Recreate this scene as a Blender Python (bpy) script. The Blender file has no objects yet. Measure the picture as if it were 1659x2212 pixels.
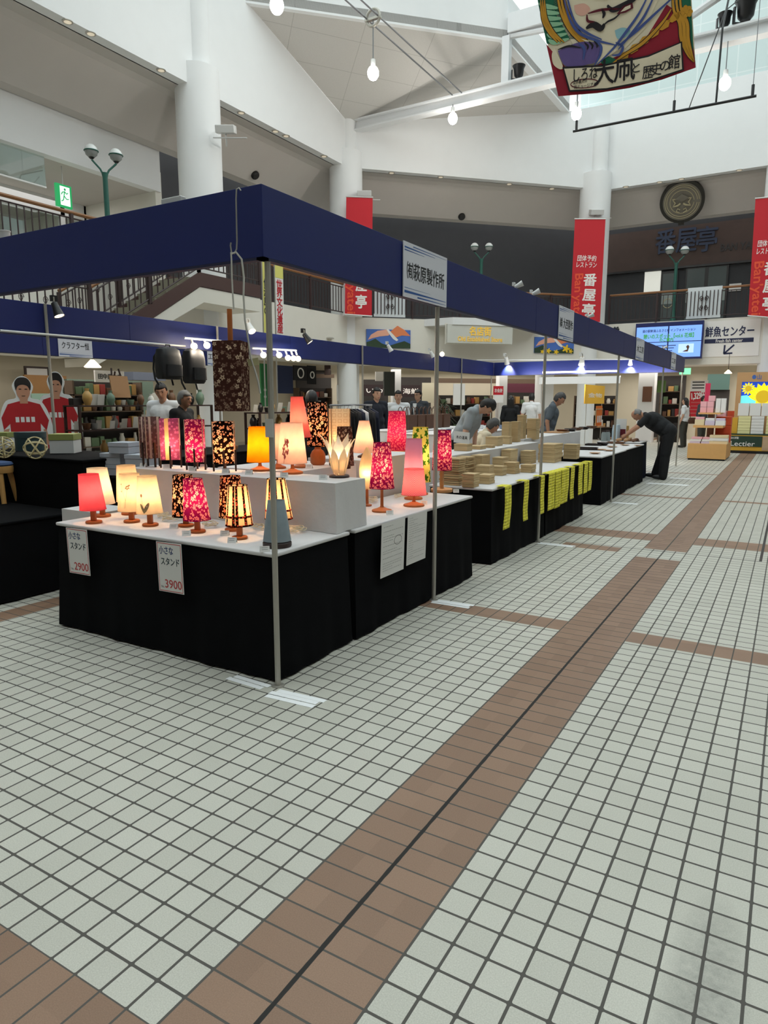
import bpy, bmesh, math, random
from mathutils import Vector, Matrix
PI = math.pi
S = bpy.context.scene
COL = S.collection

# ---------------------------------------------------------------- camera
CAM = Vector((1.18872, -1.02849, 1.47838)); YAW, PITCH, ROLL, FOC = 0.5353, -0.1613, 0.0013, 1470.2
FW = Vector((-math.sin(YAW)*math.cos(PITCH), math.cos(YAW)*math.cos(PITCH), math.sin(PITCH)))
_r = Vector((math.cos(YAW), math.sin(YAW), 0)); _u = _r.cross(FW)
RT = _r*math.cos(ROLL)+_u*math.sin(ROLL); UP = -_r*math.sin(ROLL)+_u*math.cos(ROLL)
cd = bpy.data.cameras.new('camera'); co = bpy.data.objects.new('camera', cd); COL.objects.link(co)
cd.sensor_fit = 'HORIZONTAL'; cd.sensor_width = 36.0; cd.lens = 36.0*FOC/1659.0
cd.clip_start = 0.05; cd.clip_end = 300
co.matrix_world = Matrix(((RT.x, UP.x, -FW.x, CAM.x), (RT.y, UP.y, -FW.y, CAM.y), (RT.z, UP.z, -FW.z, CAM.z), (0, 0, 0, 1)))
S.camera = co

# ---------------------------------------------------------------- world, exposure
S.view_settings.view_transform = 'Standard'
try: S.view_settings.look = 'None'
except Exception: pass
S.view_settings.exposure = 0.0; S.view_settings.gamma = 1.0; S.view_settings.use_curve_mapping = False
S.cycles.use_denoising = True
S.cycles.max_bounces = 7; S.cycles.diffuse_bounces = 4; S.cycles.glossy_bounces = 3; S.cycles.transparent_max_bounces = 12
S.cycles.sample_clamp_indirect = 6.0
w = bpy.data.worlds.new('overcast_sky'); S.world = w; w.use_nodes = True
bg = w.node_tree.nodes['Background']; bg.inputs[0].default_value = (0.96, 0.98, 1.0, 1); bg.inputs[1].default_value = 2.2

def area(name, loc, size, sizey, power, color=(1, .95, .88), rot=(0, 0, 0)):
    l = bpy.data.lights.new(name, 'AREA'); l.shape = 'RECTANGLE'; l.size = size; l.size_y = sizey; l.energy = power; l.color = color
    o = bpy.data.objects.new(name, l); COL.objects.link(o); o.location = loc; o.rotation_euler = rot
    return o
def point(name, loc, power, color=(1, .60, .32), r=0.02, parent=None):
    l = bpy.data.lights.new(name, 'POINT'); l.energy = power; l.color = color; l.shadow_soft_size = r
    o = bpy.data.objects.new(name, l); COL.objects.link(o); o.location = loc; o.parent = parent
    return o
# ceiling lights of the shops under the gallery and of the gallery itself
area('shop_ceiling_light', (-13.2, 8, 2.6), 2.5, 12, 170)
area('shop_ceiling_light', (-10.2, 22.6, 2.6), 3, 9, 190, rot=(0, 0, math.radians(-45)))
area('shop_ceiling_light', (0, 26.5, 2.6), 10, 3, 230)
area('gallery_ceiling_light', (-15.2, 7, 6.55), 2, 8, 60, (1, .98, .95))

# ---------------------------------------------------------------- photo measuring (pixel of the photo -> point on a real plane)
def ray(x, y): return (FW*FOC+RT*(x-829.5)-UP*(y-1106)).normalized()
def on(x, y, P, n):
    d = ray(x, y); P = Vector(P); n = Vector(n); return CAM+d*((P-CAM).dot(n)/d.dot(n))
def at_z(x, y, z=0.0): return on(x, y, (0, 0, z), (0, 0, 1))
def at_x(x, y, v): return on(x, y, (v, 0, 0), (1, 0, 0))
def at_y(x, y, v): return on(x, y, (0, v, 0), (0, 1, 0))
def at_v(x, y, P): return on(x, y, (P[0], P[1], 0), (P[0]-CAM.x, P[1]-CAM.y, 0))
XL, YB, XC, YF = -10.95, 17.3, -4.75, 23.5
NCH = Vector((-1, 1, 0)).normalized()
def at_c(x, y, off=0.0): return on(x, y, Vector((XL, YB, 0))+NCH*off, NCH)
def depth(P): return (Vector(P)-CAM).dot(FW)

# ---------------------------------------------------------------- materials
def lin(c):
    c = c/255.0; return c/12.92 if c <= .04045 else ((c+.055)/1.055)**2.4
def rgb(*c): return (lin(c[0]), lin(c[1]), lin(c[2]), 1)
class E:                                             # node arithmetic
    def __init__(s, nt, o): s.nt, s.o = nt, o
    def _m(s, op, *a):
        n = s.nt.nodes.new('ShaderNodeMath'); n.operation = op
        for i, q in enumerate((s,)+a):
            if isinstance(q, E): s.nt.links.new(q.o, n.inputs[i])
            else: n.inputs[i].default_value = q
        return E(s.nt, n.outputs[0])
    def __add__(s, b): return s._m('ADD', b)
    def __sub__(s, b): return s._m('SUBTRACT', b)
    def __mul__(s, b): return s._m('MULTIPLY', b)
    def __truediv__(s, b): return s._m('DIVIDE', b)
    def gt(s, b): return s._m('GREATER_THAN', b)
    def lt(s, b): return s._m('LESS_THAN', b)
    def fr(s): return s._m('FRACT')
    def fl(s): return s._m('FLOOR')
    def ab(s): return s._m('ABSOLUTE')
    def mx(s, b): return s._m('MAXIMUM', b)
    def mn(s, b): return s._m('MINIMUM', b)
    def cos(s): return s._m('COSINE')
    def at2(s, b): return s._m('ARCTAN2', b)
    def sq(s): return s._m('SQRT')
    def inv(s): return s*-1.0+1.0
    def between(s, a, b): return s.gt(a)*s.lt(b)
def mixc(nt, f, a, b):
    n = nt.nodes.new('ShaderNodeMix'); n.data_type = 'RGBA'
    if isinstance(f, E): nt.links.new(f.o, n.inputs[0])
    else: n.inputs[0].default_value = f
    for q, i in ((a, 6), (b, 7)):
        if isinstance(q, (tuple, list)): n.inputs[i].default_value = q
        else: nt.links.new(q, n.inputs[i])
    return n.outputs[2]
def noise(nt, scale, detail=3, vec=None, rough=.5):
    n = nt.nodes.new('ShaderNodeTexNoise'); n.inputs['Scale'].default_value = scale; n.inputs['Detail'].default_value = detail; n.inputs['Roughness'].default_value = rough
    if vec is not None: nt.links.new(vec, n.inputs['Vector'])
    return E(nt, n.outputs['Fac'])
def coord(nt, kind='Object'):
    n = nt.nodes.new('ShaderNodeTexCoord'); return n.outputs[kind]
def xyz(nt, vec):
    n = nt.nodes.new('ShaderNodeSeparateXYZ'); nt.links.new(vec, n.inputs[0]); return [E(nt, o) for o in n.outputs]
def comb(nt, x, y, z=0.0):
    n = nt.nodes.new('ShaderNodeCombineXYZ')
    for i, q in enumerate((x, y, z)):
        if isinstance(q, E): nt.links.new(q.o, n.inputs[i])
        else: n.inputs[i].default_value = q
    return n.outputs[0]
def new_mat(name):
    m = bpy.data.materials.new(name); m.use_nodes = True; nt = m.node_tree; return m, nt, nt.nodes['Principled BSDF']
_MC = {}
def mat(name, c, rough=.6, metal=0.0, vary=.0, scale=8, emit=0.0, spec=.5, bump=0.0):
    if name in _MC: return _MC[name]
    m, nt, b = new_mat(name); col = rgb(*c); b.inputs['Base Color'].default_value = col; b.inputs['Roughness'].default_value = rough; b.inputs['Metallic'].default_value = metal
    b.inputs['Specular IOR Level'].default_value = spec
    if vary or bump:
        f = noise(nt, scale, 4, coord(nt))
        if vary:
            o = mixc(nt, f, tuple(x*(1-vary) for x in col[:3])+(1,), tuple(min(1, x*(1+vary)) for x in col[:3])+(1,)); nt.links.new(o, b.inputs['Base Color'])
        if bump:
            bn = nt.nodes.new('ShaderNodeBump'); bn.inputs['Strength'].default_value = bump; bn.inputs['Distance'].default_value = .02; nt.links.new(f.o, bn.inputs['Height']); nt.links.new(bn.outputs[0], b.inputs['Normal'])
    if emit:
        b.inputs['Emission Color'].default_value = col; b.inputs['Emission Strength'].default_value = emit
    m.diffuse_color = col; _MC[name] = m; return m

# ---------------------------------------------------------------- mesh helpers
class MB:
    def __init__(s): s.v = []; s.f = []; s.mi = []; s.uv = []
    def add(s, pts, faces, m=0, uvs=None):
        b = len(s.v); s.v += [tuple(p) for p in pts]
        for i, f in enumerate(faces):
            s.f.append(tuple(b+k for k in f)); s.mi.append(m); s.uv.append(uvs[i] if uvs else None)
        return s
    def poly(s, pts, m=0, uv=None): return s.add(pts, [tuple(range(len(pts)))], m, [uv] if uv else None)
    def quad(s, a, b, c, d, m=0): return s.add((a, b, c, d), [(0, 1, 2, 3)], m, [[(0, 0), (1, 0), (1, 1), (0, 1)]])
    def box(s, x0, x1, y0, y1, z0, z1, m=0):
        p = [(x, y, z) for z in (z0, z1) for y in (y0, y1) for x in (x0, x1)]
        return s.add(p, [(0, 2, 3, 1), (4, 5, 7, 6), (0, 1, 5, 4), (2, 6, 7, 3), (0, 4, 6, 2), (1, 3, 7, 5)], m)
    def obox(s, M, sx, sy, sz, m=0):                 # box centred at matrix M
        p = [M @ Vector((x*sx/2, y*sy/2, z*sz/2)) for z in (-1, 1) for y in (-1, 1) for x in (-1, 1)]
        return s.add(p, [(0, 2, 3, 1), (4, 5, 7, 6), (0, 1, 5, 4), (2, 6, 7, 3), (0, 4, 6, 2), (1, 3, 7, 5)], m)
    def slab(s, pts, vec, m=0):                      # polygon pushed along a vector
        n = len(pts); vec = Vector(vec); q = [Vector(p) for p in pts]; p2 = [p+vec for p in q]
        f = [tuple(range(n))[::-1], tuple(range(n, 2*n))]+[(i, (i+1) % n, n+(i+1) % n, n+i) for i in range(n)]
        return s.add(q+p2, f, m)
    def loft(s, rings, m=0, closed=True, cap=True, uvs=False):
        n = len(rings[0]); pts = [p for r in rings for p in r]; f = []; U = [] if uvs else None
        kk = n if closed else n-1
        if uvs:
            per = [0]
            for i in range(n): per.append(per[-1]+(Vector(rings[0][(i+1) % n])-Vector(rings[0][i])).length)
            hs = [0]
            for j in range(len(rings)-1): hs.append(hs[-1]+(Vector(rings[j+1][0])-Vector(rings[j][0])).length)
        for j in range(len(rings)-1):
            for i in range(kk):
                f.append((j*n+i, j*n+(i+1) % n, (j+1)*n+(i+1) % n, (j+1)*n+i))
                if uvs: U.append([(per[i], hs[j]), (per[i+1], hs[j]), (per[i+1], hs[j+1]), (per[i], hs[j+1])])
        if cap and closed:
            f += [tuple(range(n))[::-1], tuple(range((len(rings)-1)*n, len(rings)*n))]
            if uvs: U += [[(0, 0)]*n, [(0, 0)]*n]
        return s.add(pts, f, m, U)
    def tube(s, path, r, n=8, m=0, cap=True):
        P = [Vector(p) for p in path]; R = r if isinstance(r, (list, tuple)) else [r]*len(P); rings = []; prev = None
        for i, p in enumerate(P):
            t = (P[min(i+1, len(P)-1)]-P[max(i-1, 0)])
            t = t.normalized() if t.length > 1e-9 else Vector((0, 0, 1))
            if prev is None:
                a = Vector((0, 0, 1)) if abs(t.z) < .9 else Vector((1, 0, 0)); x = t.cross(a).normalized()
            else:
                x = prev-t*prev.dot(t); x = x.normalized() if x.length > 1e-6 else t.orthogonal().normalized()
            prev = x; y = t.cross(x)
            rings.append([p+(x*math.cos(2*PI*k/n)+y*math.sin(2*PI*k/n))*R[i] for k in range(n)])
        return s.loft(rings, m, True, cap)
    def lathe(s, prof, n=24, c=(0, 0, 0), m=0, cap=True, uvs=False, sx=1, sy=1):
        rings = [[(c[0]+r*sx*math.cos(2*PI*k/n), c[1]+r*sy*math.sin(2*PI*k/n), c[2]+z) for k in range(n)] for r, z in prof]
        return s.loft(rings, m, True, cap, uvs)
    def sphere(s, c, r, m=0, n=16, k=10):
        r = r if isinstance(r, (tuple, list)) else (r, r, r)
        rings = [[(c[0]+r[0]*math.sin(PI*(j+.02)/(k+.04))*math.cos(2*PI*i/n), c[1]+r[1]*math.sin(PI*(j+.02)/(k+.04))*math.sin(2*PI*i/n), c[2]-r[2]*math.cos(PI*(j+.02)/(k+.04))) for i in range(n)] for j in range(k+1)]
        return s.loft(rings, m)
    def build(s, name, mats, parent=None, smooth=False, bevel=0.0, loc=None, rz=0.0, noflip=False):
        me = bpy.data.meshes.new(name); me.from_pydata(s.v, [], s.f)
        for q in (mats if isinstance(mats, (list, tuple)) else [mats]): me.materials.append(q)
        me.polygons.foreach_set('material_index', s.mi)
        if any(u for u in s.uv):
            ul = me.uv_layers.new(name='uv')
            for p, u in zip(me.polygons, s.uv):
                if u:
                    for li, q in zip(p.loop_indices, u): ul.data[li].uv = q
        if not noflip:
            bm = bmesh.new(); bm.from_mesh(me); bmesh.ops.recalc_face_normals(bm, faces=bm.faces); bm.to_mesh(me); bm.free()
        if smooth:
            me.shade_smooth(); 
            try: me.set_sharp_from_angle(angle=math.radians(40))
            except Exception: pass
        me.update(); o = bpy.data.objects.new(name, me); COL.objects.link(o)
        if parent is not None: o.parent = parent
        if loc is not None: o.location = loc
        if rz: o.rotation_euler = (0, 0, rz)
        if bevel:
            bv = o.modifiers.new('edge', 'BEVEL'); bv.width = bevel; bv.segments = 2; bv.limit_method = 'ANGLE'
        return o
def tag(o, label, cat, group=None, kind=None):
    if label: o['label'] = label
    if cat: o['category'] = cat
    if group: o['group'] = group
    if kind: o['kind'] = kind
    return o
def thing(name, label, cat, loc=(0, 0, 0), rz=0.0, group=None):
    o = bpy.data.objects.new(name, None); o.empty_display_size = .05; COL.objects.link(o); o.location = loc; o.rotation_euler = (0, 0, rz)
    return tag(o, label, cat, group)
def struct(o): o['kind'] = 'structure'; return o
def text(name, s, size, m, M, parent=None, ext=.0015, bold=0.0, align='CENTER', fit=None, vert=False, squeeze=1.0, line=None):
    c = bpy.data.curves.new(name, 'FONT'); c.body = s if not vert else '\n'.join(s); c.size = size; c.extrude = ext; c.align_x = align; c.align_y = 'CENTER'; c.resolution_u = 3
    if line: c.space_line = line
    t = bpy.data.objects.new(name, c); COL.objects.link(t)
    dg = bpy.context.evaluated_depsgraph_get(); me = bpy.data.meshes.new_from_object(t.evaluated_get(dg)); bpy.data.objects.remove(t); bpy.data.curves.remove(c)
    me.name = name
    if fit and me.vertices:
        xs = [v.co.x for v in me.vertices]; w_ = max(xs)-min(xs); squeeze = fit/w_ if w_ > 0 else 1
        cx_ = (max(xs)+min(xs))/2 if align == 'CENTER' else 0
        ys = [v.co.y for v in me.vertices]; cy_ = (max(ys)+min(ys))/2
        for v in me.vertices: v.co.x -= cx_; v.co.y -= cy_
    if bold:                                          # heavier strokes: the outline repeated a hair apart
        V0 = [v.co.copy() for v in me.vertices]; F0 = [tuple(p.vertices) for p in me.polygons]; b_ = bold*1.0/max(.05, abs(squeeze)); nv = []; nf = []
        for k, (dx, dy) in enumerate(((-b_, 0), (b_, 0), (0, bold), (0, -bold), (0, 0))):
            nf += [tuple(i+len(nv) for i in f) for f in F0]; nv += [(q.x+dx, q.y+dy, q.z+k*.00012) for q in V0]
        me.clear_geometry(); me.from_pydata(nv, [], nf)
    for v in me.vertices: v.co = M @ Vector((v.co.x*squeeze, v.co.y, v.co.z))
    me.materials.clear(); me.materials.append(m); o = bpy.data.objects.new(name, me); COL.objects.link(o)
    if parent is not None: o.parent = parent
    return o
def frame(P, ux, uy):                                 # matrix whose local x,y span a face
    ux = Vector(ux).normalized(); uy = Vector(uy); uy = (uy-ux*uy.dot(ux)).normalized(); uz = ux.cross(uy)
    return Matrix(((ux.x, uy.x, uz.x, P[0]), (ux.y, uy.y, uz.y, P[1]), (ux.z, uy.z, uz.z, P[2]), (0, 0, 0, 1)))
def smooth_(pts, n=6):
    out = []; P = [pts[0]]+list(pts)+[pts[-1]]
    for i in range(1, len(P)-2):
        for k in range(n):
            t = k/n; q = []
            for d in (0, 1): a, b, c, e = P[i-1][d], P[i][d], P[i+1][d], P[i+2][d]; q.append(.5*(2*b+(c-a)*t+(2*a-5*b+4*c-e)*t*t+(3*b-a-3*c+e)*t**3))
            out.append(tuple(q))
    return out+[pts[-1]]
def lerp(a, b, t): return a+(b-a)*t

# ================================================================ SETTING
# floor: 10 cm tiles, a brown lane with a black joint, brown cross rows
def floor_mat():
    m, nt, b = new_mat('tiled_floor'); P = coord(nt); x, y, z = xyz(nt, P)
    right = x.gt(.203); xx = x-right*.006
    lane = x.between(0, .406)*(y.lt(5.75)+y.gt(6.18)).mn(1.0)
    band = (y.between(3.24, 3.45)+y.between(6.62, 7.04)+y.between(10.25, 10.42)+y.between(14.3, 14.45)+(y.between(-.52, -.1)*x.lt(.0))+y.between(5.86, 6.08)*x.between(-.77, -.19)+x.between(-3.52, -3.31)+y.between(-3.5, -3.1)).mn(1.0)
    nl = lane.inv()
    brown = (lane+band).mn(1.0)
    g = .0042
    fx = (xx/.1).fr(); fy = (y/.1).fr(); fx2 = (xx/.2).fr(); fy2 = (y/.2).fr()
    ex = fx.mn(fx.inv())*.1; ey = fy.mn(fy.inv())*.1; ex2 = fx2.mn(fx2.inv())*.2
    # rounded-corner joint distance
    white_j = ex.mn(ey).lt(g)
    corner = ((ex-.011).mn(0.0)*(ex-.011).mn(0.0)+(ey-.011).mn(0.0)*(ey-.011).mn(0.0)).sq().gt(.0075)
    white_j = white_j.mx(corner)
    lane_j = ex2.mn(ey).lt(g*.8)
    vb = x.between(-3.52, -3.31)
    band_j = ex.lt(g*.8)*vb.inv()+ey.lt(g*.8)*vb
    joint = lane*lane_j+nl*(band*band_j+band.inv()*white_j)
    bj = ((x-.203).ab()).lt((noise(nt, 14, 2, P)*.006)+.0042)*lane*y.lt(5.75)
    bj = (bj+((y-6.125).ab().lt(.007))*x.lt(1.05)+((x-1.05).ab().lt(.012))*y.gt(6.12)).mn(1.0)
    tid = comb(nt, (xx/.1).fl(), (y/.1).fl()); wn = nt.nodes.new('ShaderNodeTexWhiteNoise'); wn.noise_dimensions = '2D'; nt.links.new(tid, wn.inputs['Vector']); r = E(nt, wn.outputs['Value'])
    sp = noise(nt, 260, 2, P); bl = noise(nt, 1.1, 4, P)
    fac = (sp*.9+r*.18+bl*.35-.25)
    wcol = mixc(nt, fac, rgb(168, 166, 154), rgb(220, 217, 206))
    bfac = (sp*.8+r*.35-.1)
    bcol = mixc(nt, bfac, rgb(122, 95, 77), rgb(160, 129, 107))
    c = mixc(nt, brown, wcol, bcol)
    # scuffed dark patch near the right edge
    sx = (x-1.12)/.11; sy = (y-.62)/.5; st = ((sx*sx+sy*sy).inv().mx(0.0)*noise(nt, 45, 4, P)*.75).mn(.5)
    c = mixc(nt, st, c, rgb(95, 96, 92))
    c = mixc(nt, joint, c, rgb(86, 83, 78)); c = mixc(nt, bj, c, rgb(44, 42, 40))
    nt.links.new(c, b.inputs['Base Color'])
    ro = (joint*.35+.42+sp*.1); nt.links.new(ro.o, b.inputs['Roughness']); b.inputs['Specular IOR Level'].default_value = .35
    bn = nt.nodes.new('ShaderNodeBump'); bn.inputs['Strength'].default_value = .35; bn.inputs['Distance'].default_value = .003
    h = (joint.inv()+sp*.35); nt.links.new(h.o, bn.inputs['Height']); nt.links.new(bn.outputs[0], b.inputs['Normal'])
    return m
fl = MB().box(-19, 14, -9, 33, -.2, 0).build('floor', floor_mat()); struct(fl)

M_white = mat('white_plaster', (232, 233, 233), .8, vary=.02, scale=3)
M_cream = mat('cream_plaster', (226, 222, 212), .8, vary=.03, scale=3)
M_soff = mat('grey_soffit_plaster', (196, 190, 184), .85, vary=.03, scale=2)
M_dark = mat('charcoal_wall', (58, 59, 62), .8, vary=.1, scale=3)
def panel_mat():
    m, nt, b = new_mat('perforated_ceiling_panels'); P = coord(nt); x, y, z = xyz(nt, P)
    u = x*.75-y*.66; v = x*.66+y*.75
    j = ((u/.9).fr().lt(.014)).mx((v/1.8).fr().lt(.008)); f = noise(nt, 60, 2, P)
    c = mixc(nt, f, rgb(196, 193, 188), rgb(212, 209, 204)); c = mixc(nt, j*.55, c, rgb(150, 147, 142)); nt.links.new(c, b.inputs['Base Color']); b.inputs['Roughness'].default_value = .9
    return m
M_panel = panel_mat()
def oct_(d, y0=-9.0, x1=14.0):
    return [(XL-d, y0), (XL-d, YB+d*.41421), (XC-d*.41421, YF+d), (x1, YF+d)]
def sweep(mb, prof, m=0, seg=(0, 3), y0=-9.0, x1=14.0):   # prof: (distance behind the atrium edge, height)
    rings = []
    for i in range(seg[0], seg[1]+1):
        rings.append([(oct_(d, y0, x1)[i][0], oct_(d, y0, x1)[i][1], z) for d, z in prof])
    return mb.loft(rings, m)
ZB = 8.45
# upper walls
def upper(name, pts, vec): struct(MB().slab(pts, vec).build(name, M_white))
upper('wall_left', [(XL, -9, ZB), (XL, 17.35, ZB), (XL, 17.35, 9.69), (XL, 12.87, 11.0), (XL, 12.0, 12.2), (XL, -9, 12.2)], (-.28, 0, 0))
W2 = Vector((-5.80, 22.45, 10.73))
upper('wall_chamfer', [(XL, YB, ZB), (XC, YF, ZB), (XC, YF, 11.1), W2, (XL, YB, 9.69)], NCH*.28)
upper('wall_far', [(XC, YF, ZB), (14, YF, ZB), (14, YF, 11.1), (XC, YF, 11.1)], (0, .28, 0))
# soffit behind the upper walls
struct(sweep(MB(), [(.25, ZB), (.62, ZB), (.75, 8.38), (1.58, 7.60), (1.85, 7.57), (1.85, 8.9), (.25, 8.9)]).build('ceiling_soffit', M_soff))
for nm, sg in (('wall_gallery_chamfer', (1, 2)), ('wall_gallery_far', (2, 3))):
    struct(sweep(MB(), [(2.85, 4.0), (2.85, 7.95), (3.1, 7.95), (3.1, 4.0)], 0, sg).build(nm, M_dark))
struct(MB().box(XL-3.1, XL-2.85, 11.7, YB+1.25, 4.0, 8.1).build('wall_gallery_left', M_dark))
# left gallery: white header above the glazed corridor
struct(MB().box(XL-2.1, XL-1.86, -9, 11.65, 6.62, 8.6).build('wall_gallery_header', M_white))
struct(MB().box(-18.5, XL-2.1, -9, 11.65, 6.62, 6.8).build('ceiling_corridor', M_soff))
struct(MB().box(-18.5, XL-1.9, 11.5, 11.7, 4.0, 7.1).build('wall_corridor_end', M_cream))
# gallery slab with its white parapet band
struct(sweep(MB(), [(0, 2.66), (0, 4.08), (7.5, 4.08), (7.5, 3.0), (1.3, 3.0), (1.3, 2.66)]).build('trim_1', M_cream))
# shop level under the gallery
M_shopw = mat('shop_back_wall', (206, 198, 178), .8, vary=.05, scale=2)
struct(sweep(MB(), [(5.2, 0), (5.2, 3.0), (5.5, 3.0), (5.5, 0)]).build('wall_shops', M_shopw))
struct(sweep(MB(), [(5.4, 2.98), (5.4, 3.06), (1.2, 3.06), (1.2, 2.98)]).build('ceiling_shops', M_cream))
# unseen side of the hall
M_far = mat('dim_hall_side', (104, 98, 92), .85)
struct(MB().box(13.7, 14, -9, 30, 0, 17).build('wall_right', M_far))
struct(MB().box(-19, 14, -9.3, -9, 0, 17).build('wall_back', M_far))
# pillars
def pillar(x, y, r, z0, z1, name='pillar'):
    return struct(MB().lathe([(r, z0), (r, z1)], 40, (x, y, 0)).build(name, M_white, smooth=True))
PIL = [(-11.12, 11.33), (-11.12, 17.42), (-5.05, 23.28), (.42, 23.72), (-11.12, 5.2)]
for x, y in PIL: pillar(x, y, .5, 4.08, 8.9)
for x, y in PIL: pillar(x, y, .3, 0, 4.09)
for x, y in PIL[:3]: pillar(x+.1, y-.03, .26, 8.2, 10.4 if y > 12 else 12.0)
# sloping roof panels between walls and skylight
Bq = Vector((XL, 17.4, 9.68)); Wq = Vector((XL, 12.87, 11.0)); Q = Vector((-6.05, 17.47, 10.87))
struct(MB().slab([Bq, Q, Wq], (0, 0, .2)).build('ceiling_1', M_panel))
struct(MB().slab([Bq, W2, Q], (0, 0, .2)).build('ceiling_2', M_panel))
M_steel = mat('white_painted_steel', (226, 227, 228), .45, vary=.02)
# white curb round the skylight
cu = MB()
for a, b in ((Q, Wq+(Wq-Q).normalized()*.6), (Q, W2)):
    d = (b-a).normalized(); n = Vector((d.y, -d.x, 0)); n = n if n.dot(Vector((0, 10, 0))-Q) > 0 or True else -n
    cu.slab([a+Vector((0, 0, -.05)), b+Vector((0, 0, -.05)), b+Vector((0, 0, 1.05)), a+Vector((0, 0, 1.05))], Vector((d.y, -d.x, 0))*(-.22 if a is Q and b is W2 else .22))
struct(cu.build('trim_2', M_white))
# glass skylight
def glass_mat():
    m = bpy.data.materials.new('skylight_glass'); m.use_nodes = True; nt = m.node_tree; nt.nodes.clear()
    o = nt.nodes.new('ShaderNodeOutputMaterial'); t = nt.nodes.new('ShaderNodeBsdfTransparent'); g = nt.nodes.new('ShaderNodeBsdfGlossy'); x = nt.nodes.new('ShaderNodeMixShader')
    t.inputs[0].default_value = (.93, .975, .965, 1); g.inputs['Roughness'].default_value = .05; x.inputs[0].default_value = .05
    nt.links.new(t.outputs[0], x.inputs[1]); nt.links.new(g.outputs[0], x.inputs[2]); nt.links.new(x.outputs[0], o.inputs[0]); return m
M_sky = glass_mat()
sk = MB()
sk.slab([(-19, -9, 17.0), (14, -9, 17.0), (14, 24, 17.0), (-19, 24, 17.0)], (0, 0, .02))
struct(sk.build('window_1', M_sky))
rf = MB()
for k in range(9):
    x = -6+k*2.4; rf.box(x-.06, x+.06, -8.9, 23.4, 16.7, 16.9)
for k in range(8):
    y = -6+k*4; rf.box(-10.9, 13.6, y-.06, y+.06, 16.65, 16.85)
struct(rf.build('trim_3', M_steel))
# pale teal glazed upper wall over the far side
def clere_mat():
    m, nt, b = new_mat('pale_teal_glazing'); P = coord(nt); x, y, z = xyz(nt, P); f = ((x/1.1).fr().lt(.03)).mx((z/1.6).fr().lt(.02))
    nt.links.new(mixc(nt, f, rgb(204, 219, 218), rgb(220, 230, 229)), b.inputs['Base Color']); b.inputs['Roughness'].default_value = .25; return m
M_clere = clere_mat()
struct(MB().box(W2.x+.05, 14, YF+.02, YF+.3, 11.1, 17.0).build('wall_clerestory', M_clere))

# ================================================================ BOOTHS
random.seed(7)
M_blue = mat('blue_fascia_laminate', (9, 27, 94), .55, vary=.04, scale=5)
M_navyedge = mat('fascia_edge', (22, 26, 60), .6)
M_pole = mat('brushed_pole_metal', (172, 168, 158), .4, .45)
M_alu = mat('white_aluminium_rail', (214, 214, 212), .4, .3)
FT, FB = 2.467, 2.146
def fascia_board(p0, p1, inward, label, group='blue fascia boards of the stall block', z0=FB, z1=FT):
    a = Vector(p0+(0,)); b = Vector(p1+(0,)); d = (b-a).normalized(); n = Vector(inward+(0,))
    t = thing('fascia_board', label, 'fascia board', (a.x, a.y, z0), group=group)
    L = (b-a).length
    mb = MB(); o = d*.002; mb.slab([o, d*(L-.002), d*(L-.002)+Vector((0, 0, z1-z0)), o+Vector((0, 0, z1-z0))], n*.035); mb.build('board', M_blue, t, bevel=.002)
    e = MB(); e.slab([Vector((0, 0, -.012)), d*L+Vector((0, 0, -.012)), d*L, Vector((0, 0, 0))], n*.04); e.build('bottom_rail', M_navyedge, t)
    return t
fascia_board((-5.6, 1.55), (-3.2, 1.55), (0, 1), 'blue fascia board across the front of the lamp stall, left length')
fascia_board((-3.2, 1.55), (-1.0, 1.55), (0, 1), 'blue fascia board across the front of the lamp stall, with the hanging hook')
RY = [1.55, 3.53, 5.52, 7.5, 9.5, 11.5, 13.5, 16.05]
for a, b, lb in zip(RY, RY[1:], ('above the lamp table on the aisle side', 'above the wooden boxes', 'above the yellow measuring tapes', 'above the wooden trays', 'above the trays, far half', 'above the bending man', 'at the far end of the stall row')):
    fascia_board((-1.0, a), (-1.0, b), (-1, 0), 'blue aisle-side fascia board '+lb)
LY = [1.55, 4.5, 7.5, 10.5, 13.2, 15.9]
for a, b, lb in zip(LY, LY[1:], ('behind the clip spotlight on the left pole', 'behind the two hanging backpacks', 'under the black clip spotlight', 'under the toki bird picture', 'in the far inner corner')):
    fascia_board((-5.55, a), (-5.55, b), (-1, 0), 'blue inner fascia board seen from inside, '+lb)
fascia_board((-5.55, 15.9), (-3.3, 15.9), (0, 1), 'blue fascia board closing the far end, left length with a globe bulb in front')
fascia_board((-3.3, 15.9), (-1.0, 15.9), (0, 1), 'blue fascia board closing the far end, right length above the white banner')
fascia_board((-8.3, 1.2), (-8.3, 5.2), (-1, 0), 'blue fascia board of the second stall row, with the katakana name sign')
fascia_board((-8.3, 5.2), (-8.3, 8.9), (-1, 0), 'blue fascia board of the second stall row, behind the backpacks')

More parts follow.
